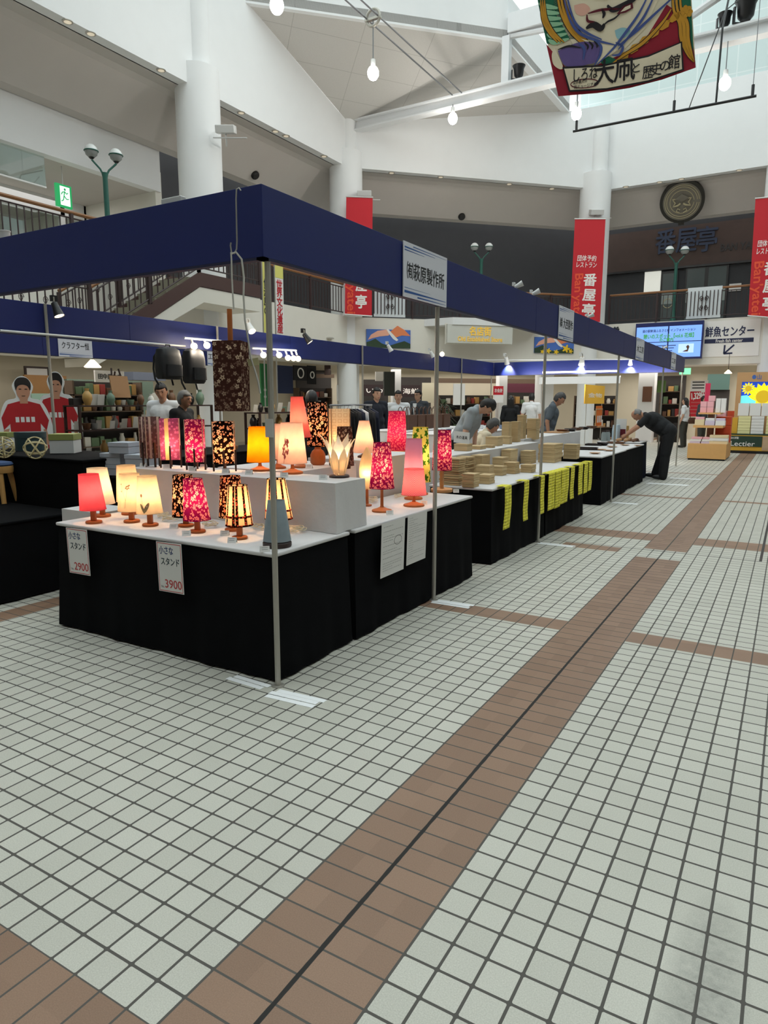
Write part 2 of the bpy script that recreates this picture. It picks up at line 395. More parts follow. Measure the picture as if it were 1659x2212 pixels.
def booth_post(x, y, h, label):
    t = thing('booth_post', label, 'post', (x, y, 0), group='metal poles of the stalls')
    mb = MB(); r = .0155; n = 16; prof = []
    for k in range(n):
        rr = r if k % 2 else r*.9; prof.append((rr*math.cos(2*PI*k/n), rr*math.sin(2*PI*k/n)))
    mb.loft([[(px, py, z) for px, py in prof] for z in (.004, h)]); mb.build('pole', M_pole, t)
    MB().lathe([(.035, 0), (.035, .004), (.018, .006)], 16).build('foot_plate', M_pole, t)
    return t
booth_post(-1.018, 1.602, FT-.01, 'metal pole at the near corner of the lamp stall')
booth_post(-1.02, 3.43, FT-.01, 'metal pole in front of the lamp table under the white company sign')
booth_post(-1.025, 5.92, FT-.01, 'metal pole in front of the wooden boxes')
booth_post(-1.02, 9.32, FT-.01, 'metal pole between the yellow tapes and the wooden trays')
booth_post(-1.03, 13.35, FT-.01, 'metal pole beside the bending man')
booth_post(-1.03, 16.0, FT-.01, 'metal pole at the far end of the stall row')
for px, lb in ((105, 'metal pole with a black clip spotlight, beside the footballer cutouts'), (783, 'metal pole in front of the white pillar by the clothes rail'), (998, 'metal pole left of the man in grey'), ):
    P = at_x(px, 760, -5.53); booth_post(-5.53, P.y, FT, lb)
P = at_y(1062, 800, 15.88); booth_post(P.x, 15.88, FT, 'metal pole behind the man in grey, by the far fascia')
P = at_x(470, 735, -5.53); booth_post(-5.53, P.y, FT, 'metal pole left of the hanging floral lamp')

P = at_v(584, 925, (-1.018, 1.57)); pt_ = thing('paper_tag', 'small white paper tag stuck on the near corner pole', 'tag', (P.x, 1.583, P.z)); MB().box(-.035, .015, -.0015, .0015, -.045, .045).build('paper', mat('white_tag_paper', (206, 204, 200), .85), pt_)
# tape on the floor
M_tape = mat('white_floor_tape', (246, 247, 247), .6, vary=.03, scale=30)
def floor_tape(x0, x1, y0, y1, label, n=3, sk=.02):
    mb = MB()
    for k in range(n):
        a = lerp(y0, y1, k/n); b = lerp(y0, y1, (k+1)/n)-.004; e = random.uniform(-.02, .02)
        mb.slab([(x0+e, a, .0008*(k % 2)+.0006), (x1+e, a+sk, .0008*(k % 2)+.0006), (x1+e, b+sk, .0008*(k % 2)+.0006), (x0+e, b, .0008*(k % 2)+.0006)], (0, 0, .0009))
    tag(mb.build('floor_tape', M_tape), label, 'tape', 'white tape strips at the pole feet')
floor_tape(-.985, -.70, 1.46, 1.575, 'white tape strips on the floor right of the near corner pole')
floor_tape(-1.30, -1.05, 1.525, 1.60, 'white tape on the floor left of the near corner pole', 2, -.01)
floor_tape(-1.0, -.70, 3.35, 3.46, 'white tape strips at the second pole, on the brown row', 3, .01)
floor_tape(-.99, -.62, 5.83, 5.92, 'white tape strip at the third pole, beside the brown patch', 2, .01)
floor_tape(-.98, -.62, 9.25, 9.36, 'white tape strip at the fourth pole, on the white tiles', 2, .01)
floor_tape(-1.0, -.3, 12.05, 12.2, 'white tape strip by the bending man, nearer one', 2, .01)
floor_tape(-.75, -.2, 13.2, 13.35, 'white tape strip by the bending man, farther one', 2, .01)

# draped tables
M_black = mat('black_cloth', (13, 13, 15), .95, vary=.25, scale=9, spec=.1)
M_navy = mat('navy_cloth', (24, 28, 44), .95, vary=.2, scale=9, spec=.1)
M_wcloth = mat('white_cloth', (210, 207, 206), .9, vary=.04, scale=6, bump=.5)
def ring_rect(x0, x1, y0, y1, step=.03):
    p = []
    for (a, b, c, d) in ((x0, y0, x1, y0), (x1, y0, x1, y1), (x1, y1, x0, y1), (x0, y1, x0, y0)):
        n = max(2, int(math.hypot(c-a, d-b)/step))
        for k in range(n): p.append((lerp(a, c, k/n), lerp(b, d, k/n)))
    return p
def drape(mb, x0, x1, y0, y1, z0, z1, amp=.012, seed=0, flare=.02, m=0, step=.03):
    rnd = random.Random(seed); ph = [rnd.uniform(0, 6.28) for _ in range(6)]; base = ring_rect(x0, x1, y0, y1, step); cx, cy = (x0+x1)/2, (y0+y1)/2; rings = []
    for j in range(7):
        t = j/6; z = lerp(z1, z0, t); r = []
        for i, (x, y) in enumerate(base):
            s = (x*1.0+y*1.0)*1.0; wv = math.sin(s*9+ph[0])*.5+math.sin(s*23+ph[1])*.35+math.sin(s*41+ph[2])*.2
            nx = (1 if abs(x-x1) < 1e-6 else -1 if abs(x-x0) < 1e-6 else 0); ny = (1 if abs(y-y1) < 1e-6 else -1 if abs(y-y0) < 1e-6 else 0)
            k = (flare+amp*wv)*t**1.3; r.append((x+nx*k, y+ny*k, z))
        rings.append(r)
    return mb.loft(rings, m)
def draped_table(x0, x1, y0, y1, h, label, skirt=M_black, top=M_wcloth, seed=1, lip=.012, z0=.012):
    t = thing('draped_table', label, 'table', ((x0+x1)/2, (y0+y1)/2, 0))
    w_, d_ = (x1-x0)/2, (y1-y0)/2
    drape(MB(), -w_, w_, -d_, d_, z0, h-.008, .012, seed, .022).build('table_skirt', skirt, t, smooth=True)
    mb = MB(); mb.box(-w_-lip, w_+lip, -d_-lip, d_+lip, h-.022, h); mb.build('white_top_cloth' if top is M_wcloth else 'top_cloth', top, t, bevel=.008)
    return t
TH = .70
draped_table(-2.86, -1.06, 1.64, 2.33, TH, 'black draped table with white top under the front row of lit lamps', seed=1)
draped_table(-1.64, -1.06, 2.41, 4.19, TH, 'black draped table on the aisle side with two papers pinned to it', seed=2)
draped_table(-1.70, -1.08, 4.70, 6.22, TH, 'black draped table carrying the wooden box stacks, nearer half', seed=3)
draped_table(-1.70, -1.08, 6.29, 7.86, TH, 'black draped table hung with most of the yellow tapes', seed=4)
draped_table(-1.95, -1.10, 8.92, 10.57, TH, 'black draped table of wooden trays, nearer half', seed=5)
draped_table(-1.95, -1.13, 10.64, 12.3, TH, 'black draped table of wooden trays, farther half', seed=6)
draped_table(-2.0, -1.22, 12.42, 13.15, .72, 'navy draped table where the man bends over', skirt=M_navy, seed=7)
# risers under white cloth
def riser(x0, x1, y0, y1, z0, z1, label, seed=3, amp=.01, flare=.02):
    t = thing('display_riser', label, 'riser', ((x0+x1)/2, (y0+y1)/2, z0)); w_, d_ = (x1-x0)/2, (y1-y0)/2
    mb = MB(); drape(mb, -w_, w_, -d_, d_, .002, z1-z0, amp, seed, flare, step=.02); mb.build('white_drape', M_wcloth, t, smooth=True)
    return t
riser(-2.92, -1.09, 2.25, 2.58, TH, 1.0, 'long white draped riser behind the front lamps, carrying the tall lanterns', 3, .014, .012)
riser(-2.4, -1.69, 2.63, 3.40, .02, 1.0, 'white draped block behind the long riser, under the orange-flowered cylinder lamp', 18)
riser(-2.2, -1.69, 3.46, 4.45, .02, 1.02, 'white draped riser behind the magenta lamp on the side table', 8)
riser(-3.35, -2.94, 2.0, 2.3, .02, .70, 'small white draped block beyond the left end of the front table', 9)

# ---------------------------------------------------------------- lamp shade materials
def shade_nodes(name, trans=.62, emit=0.0):
    m = bpy.data.materials.new(name); m.use_nodes = True; nt = m.node_tree; nt.nodes.clear()
    o = nt.nodes.new('ShaderNodeOutputMaterial'); d = nt.nodes.new('ShaderNodeBsdfDiffuse'); t = nt.nodes.new('ShaderNodeBsdfTranslucent'); x = nt.nodes.new('ShaderNodeMixShader'); x.inputs[0].default_value = trans
    nt.links.new(d.outputs[0], x.inputs[1]); nt.links.new(t.outputs[0], x.inputs[2]); nt.links.new(x.outputs[0], o.inputs[0]); return m, nt, d, t
def setc(nt, d, t, c):
    for n in (d, t):
        if isinstance(c, (tuple, list)): n.inputs[0].default_value = c
        else: nt.links.new(c, n.inputs[0])
_SH = {}
def plain_shade(name, c, trans=.62):
    if name in _SH: return _SH[name]
    m, nt, d, t = shade_nodes(name, trans); P = coord(nt); f = noise(nt, 22, 5, P); a = rgb(*c)
    setc(nt, d, t, mixc(nt, f, tuple(q*.82 for q in a[:3])+(1,), tuple(min(1, q*1.12) for q in a[:3])+(1,))); _SH[name] = m; return m
def flowers(nt, u, v, s, R, ox=0.0):
    p = comb(nt, u*s+ox, v*s+ox); vo = nt.nodes.new('ShaderNodeTexVoronoi'); vo.voronoi_dimensions = '2D'; vo.inputs['Scale'].default_value = 1; vo.inputs['Randomness'].default_value = .85; nt.links.new(p, vo.inputs['Vector'])
    px, py, _ = xyz(nt, p); qx, qy, _ = xyz(nt, vo.outputs['Position']); dx = px-qx; dy = py-qy; r = (dx*dx+dy*dy).sq(); th = dy.at2(dx); cr, cg, cb = xyz(nt, vo.outputs['Color'])
    pr = ((th*5.0+cr*6.0).cos()*.22+.78)*(cg*.5+.6)*R
    return r.lt(pr), r.lt(pr*.28), cb
def floral_shade(name, bgc, pet, pet2, s=26, trans=.6, grad=None):
    if name in _SH: return _SH[name]
    m, nt, d, t = shade_nodes(name, trans); u, v, _ = xyz(nt, coord(nt, 'UV'))
    f1, c1, k1 = flowers(nt, u, v, s, .42); f2, c2, k2 = flowers(nt, u, v, s*1.9, .40, 3.7)
    base = rgb(*bgc)
    if grad: base = mixc(nt, noise(nt, 14, 2, coord(nt)), rgb(*bgc), rgb(*grad))
    c = mixc(nt, f2*k2.gt(.25), base, rgb(*pet2)); c = mixc(nt, f1*k1.gt(.2), c, mixc(nt, k1, rgb(*pet), rgb(*pet2))); c = mixc(nt, c1*f1*k1.gt(.2), c, base)
    setc(nt, d, t, c); _SH[name] = m; return m
SH_black = floral_shade('black_floral_fabric', (14, 6, 6), (250, 214, 178), (236, 160, 120))
SH_brown = floral_shade('dark_brown_floral_fabric', (74, 46, 40), (240, 212, 180), (120, 90, 78), 30, .25)
SH_mag = floral_shade('magenta_floral_fabric', (150, 16, 70), (255, 214, 196), (240, 130, 140), 28, .6, (112, 20, 80))
SH_pink = floral_shade('pink_mottled_fabric', (196, 32, 92), (250, 150, 160), (240, 110, 130), 32)
SH_redfl = floral_shade('red_black_floral_fabric', (30, 6, 8), (236, 80, 60), (240, 180, 130), 30)
SH_cream = plain_shade('cream_washi', (250, 224, 184)); SH_white = plain_shade('white_washi', (248, 232, 208)); SH_red = plain_shade('red_washi', (248, 92, 110)); SH_orange = plain_shade('orange_washi', (252, 160, 20)); SH_rose = plain_shade('rose_red_washi', (250, 126, 120)); SH_pale = plain_shade('pale_pink_washi', (246, 206, 186)); SH_lav = plain_shade('lavender_washi', (206, 150, 178)); SH_grey = plain_shade('blue_grey_pleated_cloth', (164, 176, 182), .3)
def stripe_shade(name, a, b, n):
    m, nt, d, t = shade_nodes(name, .6); u, v, _ = xyz(nt, coord(nt, 'UV')); f1, c1, k1 = flowers(nt, u, v, 34, .42)
    st = (u/n).fr().between(.36, .64); c = mixc(nt, f1, rgb(*a), tuple(min(1, q*2.0+.05) for q in rgb(*a)[:3])+(1,)); c = mixc(nt, st, c, rgb(*b)); setc(nt, d, t, c); return m
SH_str1 = stripe_shade('taupe_striped_washi', (112, 84, 82), (224, 204, 186), .062)
SH_str2 = stripe_shade('purple_striped_washi', (150, 70, 110), (252, 206, 140), .10)
def grid_shade(name, a, b, cu, cv):
    m, nt, d, t = shade_nodes(name, .6); u, v, _ = xyz(nt, coord(nt, 'UV')); f = (u/cu).fr().lt(.34).mx(v.between(.048, .060)).mx(v.lt(.009)); f1, c1, k1 = flowers(nt, u, v, 60, .4)
    setc(nt, d, t, mixc(nt, f, rgb(*b), mixc(nt, f1, rgb(*a), rgb(190, 70, 50)))); return m
def check_shade(name):
    m, nt, d, t = shade_nodes(name, .5); u, v, _ = xyz(nt, coord(nt, 'UV')); s = .007; f = ((u/s).fl()+(v/s).fl())*.5; f = f.fr().gt(.2)
    setc(nt, d, t, mixc(nt, f, rgb(226, 78, 104), rgb(246, 160, 168))); return m
def tier_shade(name):
    m, nt, d, t = shade_nodes(name, .6); x, y, z = xyz(nt, coord(nt)); f = z+noise(nt, 30, 3, coord(nt))*.02
    c = mixc(nt, f.gt(.235), rgb(250, 238, 214), rgb(214, 150, 180)); c = mixc(nt, f.between(.165, .2), c, rgb(196, 176, 172)); setc(nt, d, t, c); return m
def leafy_shade(name):
    m, nt, d, t = shade_nodes(name, .6); u, v, _ = xyz(nt, coord(nt, 'UV')); f1, c1, k1 = flowers(nt, u, v, 14, .5)
    setc(nt, d, t, mixc(nt, f1, rgb(246, 226, 120), rgb(60, 110, 30))); return m
M_wood = mat('orange_brown_wood', (176, 98, 44), .5, vary=.25, scale=26)
M_wood2 = mat('light_wood', (196, 146, 92), .5, vary=.18, scale=26)
M_dwood = mat('dark_wood', (46, 26, 20), .5, vary=.25, scale=26)
M_bulb = mat('lit_bulb', (255, 214, 150), .4, emit=2.5)
M_bulboff = mat('bulb_glass', (220, 216, 206), .2)
M_plug = mat('cream_cord', (232, 214, 180), .6)
def shade_open(mb, zb, rb, zt, rt, dx=0.0, n=32, wall=True):
    rings = []
    for j in range(9):
        t = j/8; rings.append([(dx*t+lerp(rb, rt, t)*math.cos(2*PI*k/n-PI/2), lerp(rb, rt, t)*math.sin(2*PI*k/n-PI/2), lerp(zb, zt, t)) for k in range(n)])
    return mb.loft(rings, 0, True, False, True)
def hoop(mb, z, r, dx=0.0, th=.0016, n=32, m=0):
    mb.tube([(dx+r*math.cos(2*PI*k/n), r*math.sin(2*PI*k/n), z) for k in range(n+1)], th, 6, m, cap=False); return mb
def stand_lamp(label, base, zt, top, bot, sh, lit=1.0, wood=M_wood, kind='disc', shift=0.0, group='small stand lamps on the front table', basew=34, hoopm=None, motif=None, name='table_lamp'):
    """base (px), table height, top (y, width, centre x), bot (y, width): measured on the photo, built at true size where the base stands."""
    P = at_z(base[0], base[1], zt); k = depth(P)/FOC
    z_t = at_v(base[0], top[0], P).z-zt; z_b = at_v(base[0], bot[0], P).z-zt; rt, rb = top[1]*k/2, bot[1]*k/2; dx = shift*k
    t = thing(name, label, 'lamp', P, rz=YAW*.9, group=group)
    mb = MB(); shade_open(mb, z_b, rb, z_t, rt, dx); s = mb.build('lamp_shade', sh, t, smooth=True, noflip=True)
    hoop(MB(), z_b, rb).build('shade_hoop', hoopm or sh, s, smooth=True); hoop(MB(), z_t, rt, dx).build('shade_hoop', hoopm or sh, s, smooth=True)
    if motif: motif(s, z_b, rb, z_t, rt, dx)
    if kind == 'disc':
        R = basew*k/2; MB().lathe([(R*.96, 0), (R, .004), (R, .012), (R*.94, .016)], 32).build('base', wood, t, smooth=True)
        b = MB(); sw = .024; b.box(-sw/2-.004, sw/2+.004, -sw/2, sw/2, .014, z_b+.012); b.box(-sw/2-.02, sw/2-.004, -sw/2, sw/2, z_b-.012, z_b+.012); b.build('stem', wood, t, bevel=.003)
    elif kind == 'turned':
        R = basew*k/2; MB().lathe([(R*.97, 0), (R, .006), (R*.96, .014), (R*.5, .024), (R*.3, .032)], 32).build('base', wood, t, smooth=True)
        MB().lathe([(.02, .028), (.012, .04), (.010, (z_b+.03)*.7), (.013, z_b+.03)], 20).build('stem', wood, t, smooth=True)
    elif kind == 'post':
        R = basew*k/2; MB().lathe([(R*.97, 0), (R, .006), (R, .024), (R*.95, .028)], 32).build('base', wood, t, smooth=True)
        MB().lathe([(.018, .026), (.018, z_b+.04)], 20).build('stem', wood, t, smooth=True)
    elif kind == 'jar':
        R = basew*k/2; MB().lathe([(R*.8, 0), (R, .02), (R*.98, z_b*.55), (R*.75, z_b*.75), (R*.42, z_b*.86), (R*.4, z_b+.01)], 28).build('base', wood, t, smooth=True)
    zb_ = lerp(z_b, z_t, .42)
    MB().lathe([(.009, z_b-.005), (.009, zb_-.02), (.013, zb_-.018), (.013, zb_-.002)], 12).build('socket', M_plug, t, smooth=True)
    MB().sphere((dx*.4, 0, zb_+.012), (.014, .014, .018)).build('bulb', M_bulb if lit else M_bulboff, t, smooth=True)
    if lit: point('bulb_light', (dx*.4, 0, zb_+.012), .62*lit*(rb+rt)*42, parent=t)
    return t
def strip(mb, pts, wd, m=0):
    for (a, b) in zip(pts, pts[1:]):
        d = Vector(b)-Vector(a); n = Vector((-d.y, d.x)); n = n/max(n.length, 1e-6)*wd/2
        yield [Vector(a)+n, Vector(a)-n, Vector(b)-n, Vector(b)+n]
def on_shade(s, name, polys, m, z_b, rb, z_t, rt, dx):
    mb = MB()
    for pl in polys:
        pts = []
        for (u, v) in pl:
            v = min(max(v, .02), .98); r = lerp(rb, rt, v)+.0012; a = -PI/2+u/r; pts.append((dx*v+r*math.cos(a), r*math.sin(a), lerp(z_b, z_t, v)))
        mb.poly(pts)
    return mb.build(name, m, s, noflip=True)
def ell(cx, cy, a, b, rot=0, n=10): return [(cx+a*math.cos(2*PI*k/n)*math.cos(rot)-b*math.sin(2*PI*k/n)*math.sin(rot), cy+(a*math.cos(2*PI*k/n)*math.sin(rot)+b*math.sin(2*PI*k/n)*math.cos(rot))/.13) for k in range(n)]
M_motif = mat('pressed_plant_brown', (150, 96, 60), .8); M_motif2 = mat('pressed_leaf_grey', (170, 142, 96), .8); M_motif3 = mat('painted_tree_red', (206, 92, 84), .8)
def thin(pts, wd): return [[(p.x, p.y) for p in q] for q in ([Vector((a[0]-wd, a[1])), Vector((a[0]+wd, a[1])), Vector((b[0]+wd, b[1])), Vector((b[0]-wd, b[1]))] for a, b in zip(pts, pts[1:]))]
def motif_twig(s, *g):
    pl = thin([(-.005, .1), (.002, .35), (.012, .6)], .0007)+thin([(0, .3), (-.016, .5), (-.03, .72)], .0006)+[ell(.012+x, .62+y, .0045, .0032) for x, y in ((0, 0), (.009, .02), (-.009, .02), (.005, .07), (-.004, .06), (.012, .09))]+[ell(-.031, .74, .003, .003), ell(-.028, .55, .003, .003)]
    on_shade(s, 'pressed_twig', pl, M_motif, *g)
def motif_leaf(s, *g):
    pl = [ell(-.012, .16, .022, .007, 2.3), ell(.012, .17, .026, .009, .75)]; on_shade(s, 'pressed_leaves', pl, M_motif2, *g)
    on_shade(s, 'pressed_flower', [ell(-.018, .5, .007, .006)]+thin([(-.018, .48), (-.006, .05)], .0007), M_motif, *g)
def motif_tree(s, *g):
    rnd = random.Random(4); pl = thin([(-.04, .02), (-.034, .2), (-.026, .36)], .0016)
    for k in range(46):
        v = rnd.uniform(.16, .6); wdt = .03*math.sin(PI*(v-.1)/.56); pl.append(ell(-.03+rnd.uniform(-wdt, wdt)*.8+(.01 if v > .4 else 0), v, rnd.uniform(.004, .008), .003, rnd.uniform(.6, 2.2)))
    on_shade(s, 'painted_tree', pl, M_motif3, *g)
FR = 'small stand lamps on the front table'
stand_lamp('small cream lamp standing behind the red one at the left end', (222, 1116), TH, (1011, 41), (1087, 54), SH_white, .9, shift=-6)
stand_lamp('small red shaded lamp at the left end of the front table', (203, 1130), TH, (1024, 41), (1100, 54), SH_red, .9, shift=-5)
stand_lamp('small cream lamp half hidden behind the twig lamp', (280, 1111), TH, (1005, 38), (1082, 50), SH_cream, .8, shift=-2)
stand_lamp('small cream lamp with a pressed twig on its shade', (285, 1128), TH, (1023, 41), (1102, 55), SH_cream, 1.0, motif=motif_twig)
stand_lamp('small cream lamp with pressed leaves and one brown flower', (325, 1136), TH, (1028, 39), (1107, 55), SH_cream, 1.0, shift=-2, motif=motif_leaf)
stand_lamp('small lamp with black floral shade behind the purple floral one', (402, 1137), TH, (1026, 41), (1114, 56), SH_black, 1.0, shift=-3)
stand_lamp('small lamp with purple floral shade in front of the black floral one', (427, 1150), TH, (1034, 40), (1122, 58), SH_mag, 1.1, shift=-6)
stand_lamp('small lamp with red and black floral shade behind the black and cream checked one', (503, 1146), TH, (1028, 42), (1116, 57), SH_redfl, .9, shift=-2)
SH_grid = grid_shade('black_cream_checked_shade', (22, 10, 8), (252, 218, 160), .052, .072)
stand_lamp('small lamp with black and cream checked shade, left of the corner pole', (518, 1164), TH, (1048, 41), (1134, 59), SH_grid, 1.1, shift=-1)
stand_lamp('black and cream checked lamp behind the corner pole', (603, 1149), TH, (1034, 39), (1120, 60), SH_grid, 1.1, shift=-4)
t = stand_lamp('unlit lamp with pleated blue-grey cloth shade, behind the corner pole', (599, 1180), TH, (1081, 36), (1166, 60), SH_grey, 0, M_dwood, kind='post', basew=62)
SR = 'lamps on the white riser'
RZ = 1.0
stand_lamp('orange paper lamp on the riser', (562, 1017), RZ, (922, 44), (997, 56), SH_orange, 1.2, M_wood, 'turned', group=SR, basew=42)
stand_lamp('rose red cone lamp standing tallest behind the tree lamp', (650, 1010), RZ, (857, 26), (944, 46), SH_rose, .8, M_wood, 'turned', group=SR, basew=34, shift=-6)
stand_lamp('pale pink lamp mostly hidden behind the tree lamp', (601, 1012), RZ, (916, 30), (990, 50), SH_pale, .5, M_wood, 'turned', group=SR, basew=34)
stand_lamp('cream cone lamp with a painted red tree', (632, 1023), RZ, (913, 46), (1000, 64), SH_pale, .9, M_wood, 'turned', group=SR, basew=46, motif=motif_tree)
stand_lamp('large dark cylinder lamp with orange flowers on a turned wooden jar base', (687, 1004), RZ, (868, 42), (964, 46), SH_black, .8, M_wood, 'jar', group=SR, basew=33)
stand_lamp('pale pink cone lamp right of the petal lamp', (787, 988), 1.02, (909, 22), (977, 50), SH_pale, .8, M_dwood, 'turned', group=SR, basew=30)
stand_lamp('dark floral dome lamp behind the petal lamp', (745, 1012), RZ, (922, 32), (1005, 40), SH_brown, .5, M_dwood, 'turned', group=SR, basew=26)
SS = 'lamps on the side table'
stand_lamp('tall pink mottled lamp on the back of the side table', (857, 979), .90, (888, 36), (972, 44), SH_pink, 1.0, M_wood2, 'post', group=SS, basew=40)
stand_lamp('yellow leaf-patterned lamp behind the lavender tiered one', (907, 1068), .70, (923, 32), (1040, 46), leafy_shade('yellow_green_leaf_washi'), .7, M_wood, 'turned', group=SS, basew=36)
stand_lamp('tall lavender and cream tiered lamp behind the pink checked one', (893, 1078), .70, (948, 34), (1062, 46), tier_shade('lavender_cream_tiered_washi'), .6, M_wood, 'turned', group=SS, basew=40)
stand_lamp('small pink checked lamp with red trim on the side table', (894, 1093), .70, (1013, 42), (1068, 54), check_shade('pink_check_fabric'), .7, M_wood, 'turned', group=SS, basew=46, hoopm=mat('red_trim', (206, 24, 36), .7))
stand_lamp('magenta floral lamp at the front of the side table', (825, 1105), .70, (956, 36), (1054, 54), SH_mag, 1.1, M_wood, 'turned', group=SS, basew=44)
stand_lamp('magenta floral cylinder lamp on a pale wooden post, behind the second pole', (954, 1062), .70, (929, 36), (1015, 43), SH_mag, 1.0, M_wood2, 'post', group=SS, basew=47)

# square paper lanterns on dark legs
def lantern(label, base, zt, top, bot, wd, sh, lit, rot, legtop):
    P = at_z(base[0], base[1], zt); k = depth(P)/FOC; zb = at_v(base[0], bot, P).z-zt; z2 = at_v(base[0], top, P).z-zt; zl = at_v(base[0], legtop, P).z-zt; a = wd*k
    t = thing('paper_lantern', label, 'lamp', P, rz=rot, group='square lanterns on dark legs')
    mb = MB(); c = [(-a/2, -a/2), (a/2, -a/2), (a/2, a/2), (-a/2, a/2)]
    mb.loft([[(x, y, z) for x, y in c] for z in (zb, (zb+z2)/2, z2)], 0, True, False, True); s = mb.build('lantern_shade', sh, t, noflip=True)
    for (x, y) in c: MB().box(x-.002, x+.002, y-.002, y+.002, zb, z2).build('corner_strip', SH_white, s)
    for (x, y) in ((0, -a/2-.004), (a/2+.004, 0), (-a/2-.004, 0), (0, a/2+.004)):
        MB().box(x-.006, x+.006, y-.006, y+.006, 0, zl).build('leg', M_dwood, t)
    MB().box(-a/2, a/2, -.004, .004, zb+.004, zb+.014).build('cross_bar', M_dwood, t)
    MB().sphere((0, 0, lerp(zb, z2, .4)), .014).build('bulb', M_bulb if lit else M_bulboff, t, smooth=True)
    if lit: point('bulb_light', (0, 0, lerp(zb, z2, .38)), 3.6*lit, parent=t)
    return t
lantern('unlit taupe striped square lantern, leftmost on the riser', (328, 1008), RZ, 900, 989, 34, SH_str1, 0, YAW+.75, 955)
lantern('lit purple and cream striped square lantern', (370, 1010), RZ, 904, 992, 40, SH_str2, .9, YAW+.25, 962)
lantern('lit magenta floral square lantern', (424, 1015), RZ, 906, 997, 37, SH_mag, .9, YAW+.12, 968)
lantern('lit black floral square lantern beside the hanging lamp', (486, 1018), RZ, 910, 1000, 44, SH_black, 1.1, YAW+.16, 972)
def tall_lantern():
    P = at_z(734, 1006, RZ); k = depth(P)/FOC; z2 = at_v(734, 883, P).z-RZ; a = 40*k
    t = thing('paper_lantern', 'tall white paper lantern with embossed squares, left of the clothes rail', 'lamp', P, rz=YAW+.2, group='square lanterns on dark legs')
    m, nt, d, tr = shade_nodes('embossed_white_washi', .6); u, v, _ = xyz(nt, coord(nt, 'UV')); fu = ((u/.042).fr()-.5).ab(); fv = ((v/.042).fr()-.5).ab(); q = fu.mx(fv).between(.24, .34)
    setc(nt, d, tr, mixc(nt, q*.55, rgb(252, 228, 188), rgb(214, 170, 110)))
    mb = MB(); c = [(-a/2, -a/2), (a/2, -a/2), (a/2, a/2), (-a/2, a/2)]; mb.loft([[(x, y, z) for x, y in c] for z in (.02, z2)], 0, True, False, True); mb.build('lantern_shade', m, t, noflip=True)
    b = MB(); b.box(-a/2-.003, a/2+.003, -a/2-.003, a/2+.003, 0, .02); b.build('base', M_dwood, t)
    f = MB()
    for x, y in c: f.box(x-.003, x+.003, y-.003, y+.003, .02, z2+.003)
    f.build('corner_frame', M_wood2, t); MB().sphere((0, 0, z2*.4), .014).build('bulb', M_bulb, t, smooth=True); point('bulb_light', (0, 0, z2*.4), 3.0, parent=t)
tall_lantern()
def petal_lamp():
    P = at_z(733, 1031, RZ); k = depth(P)/FOC
    t = thing('petal_lamp', 'flower lamp with upright cream paper petals on a dark round base', 'lamp', P, rz=YAW)
    R = 22*k; MB().lathe([(R, 0), (R, .01), (R*.92, .016)], 32).build('base', M_dwood, t, smooth=True)
    MB().lathe([(.012, .014), (.012, .05)], 12).build('socket', M_plug, t, smooth=True); MB().sphere((0, 0, .07), .016).build('bulb', M_bulb, t, smooth=True)
    point('bulb_light', (0, 0, .085), 6.5, parent=t)
    H = 86*k
    for i in range(7):
        a = 2*PI*i/7+.25; mb = MB(); rows = []; edge_l, edge_r = [], []
        for j in range(9):
            v = j/8; wv = (.55+.6*math.sin(PI*min(1, v*1.05)**.9))*(1-v**4)*15*k+.0004; out = 11*k+v*v*34*k*(1 if i % 2 else .72); z = .02+H*v*(1 if i % 2 else .88)
            row = []
            for q in range(5):
                s = (q-2)/2; o = out-abs(s)**2*.006; x = o*math.cos(a)-s*wv*math.sin(a); y = o*math.sin(a)+s*wv*math.cos(a); row.append((x, y, z))
            rows.append(row); edge_l.append(row[0]); edge_r.append(row[4])
        for j in range(8):
            for q in range(4): mb.quad(rows[j][q], rows[j][q+1], rows[j+1][q+1], rows[j+1][q])
        p = mb.build('petal', SH_white, t, smooth=True, noflip=True)
        wv = MB(); wv.tube(edge_l, .0011, 5); wv.tube(edge_r, .0011, 5); wv.build('wire_edge', M_plug, p)
petal_lamp()
def leaf_lamp():
    P = at_z(793, 1093, .70); k = depth(P)/FOC; t = thing('leaf_lamp', 'cream lamp shaped like an upright leaf, half hidden behind the magenta lamp', 'lamp', P, rz=YAW)
    zb = at_v(793, 1058, P).z-.7; z2 = at_v(793, 966, P).z-.7
    for s in (-1, 1):
        rows = []
        for j in range(9):
            v = j/8; wv = 17*k*(math.sin(PI*(.12+.86*v)))**.8; rows.append([(q*wv/2, s*(.028*math.cos(q*PI/4))*math.sin(PI*(.1+.85*v)), lerp(zb, z2, v)) for q in (-2, -1, 0, 1, 2)])
        mb = MB()
        for j in range(8):
            for q in range(4): mb.quad(rows[j][q], rows[j][q+1], rows[j+1][q+1], rows[j+1][q])
        mb.build('leaf_shade', SH_cream, t, smooth=True, noflip=True)
    MB().lathe([(.035, 0), (.036, .012), (.012, .02), (.01, zb+.01)], 24).build('base', M_wood, t, smooth=True); point('bulb_light', (0, 0, lerp(zb, z2, .4)), .6, parent=t)
leaf_lamp()
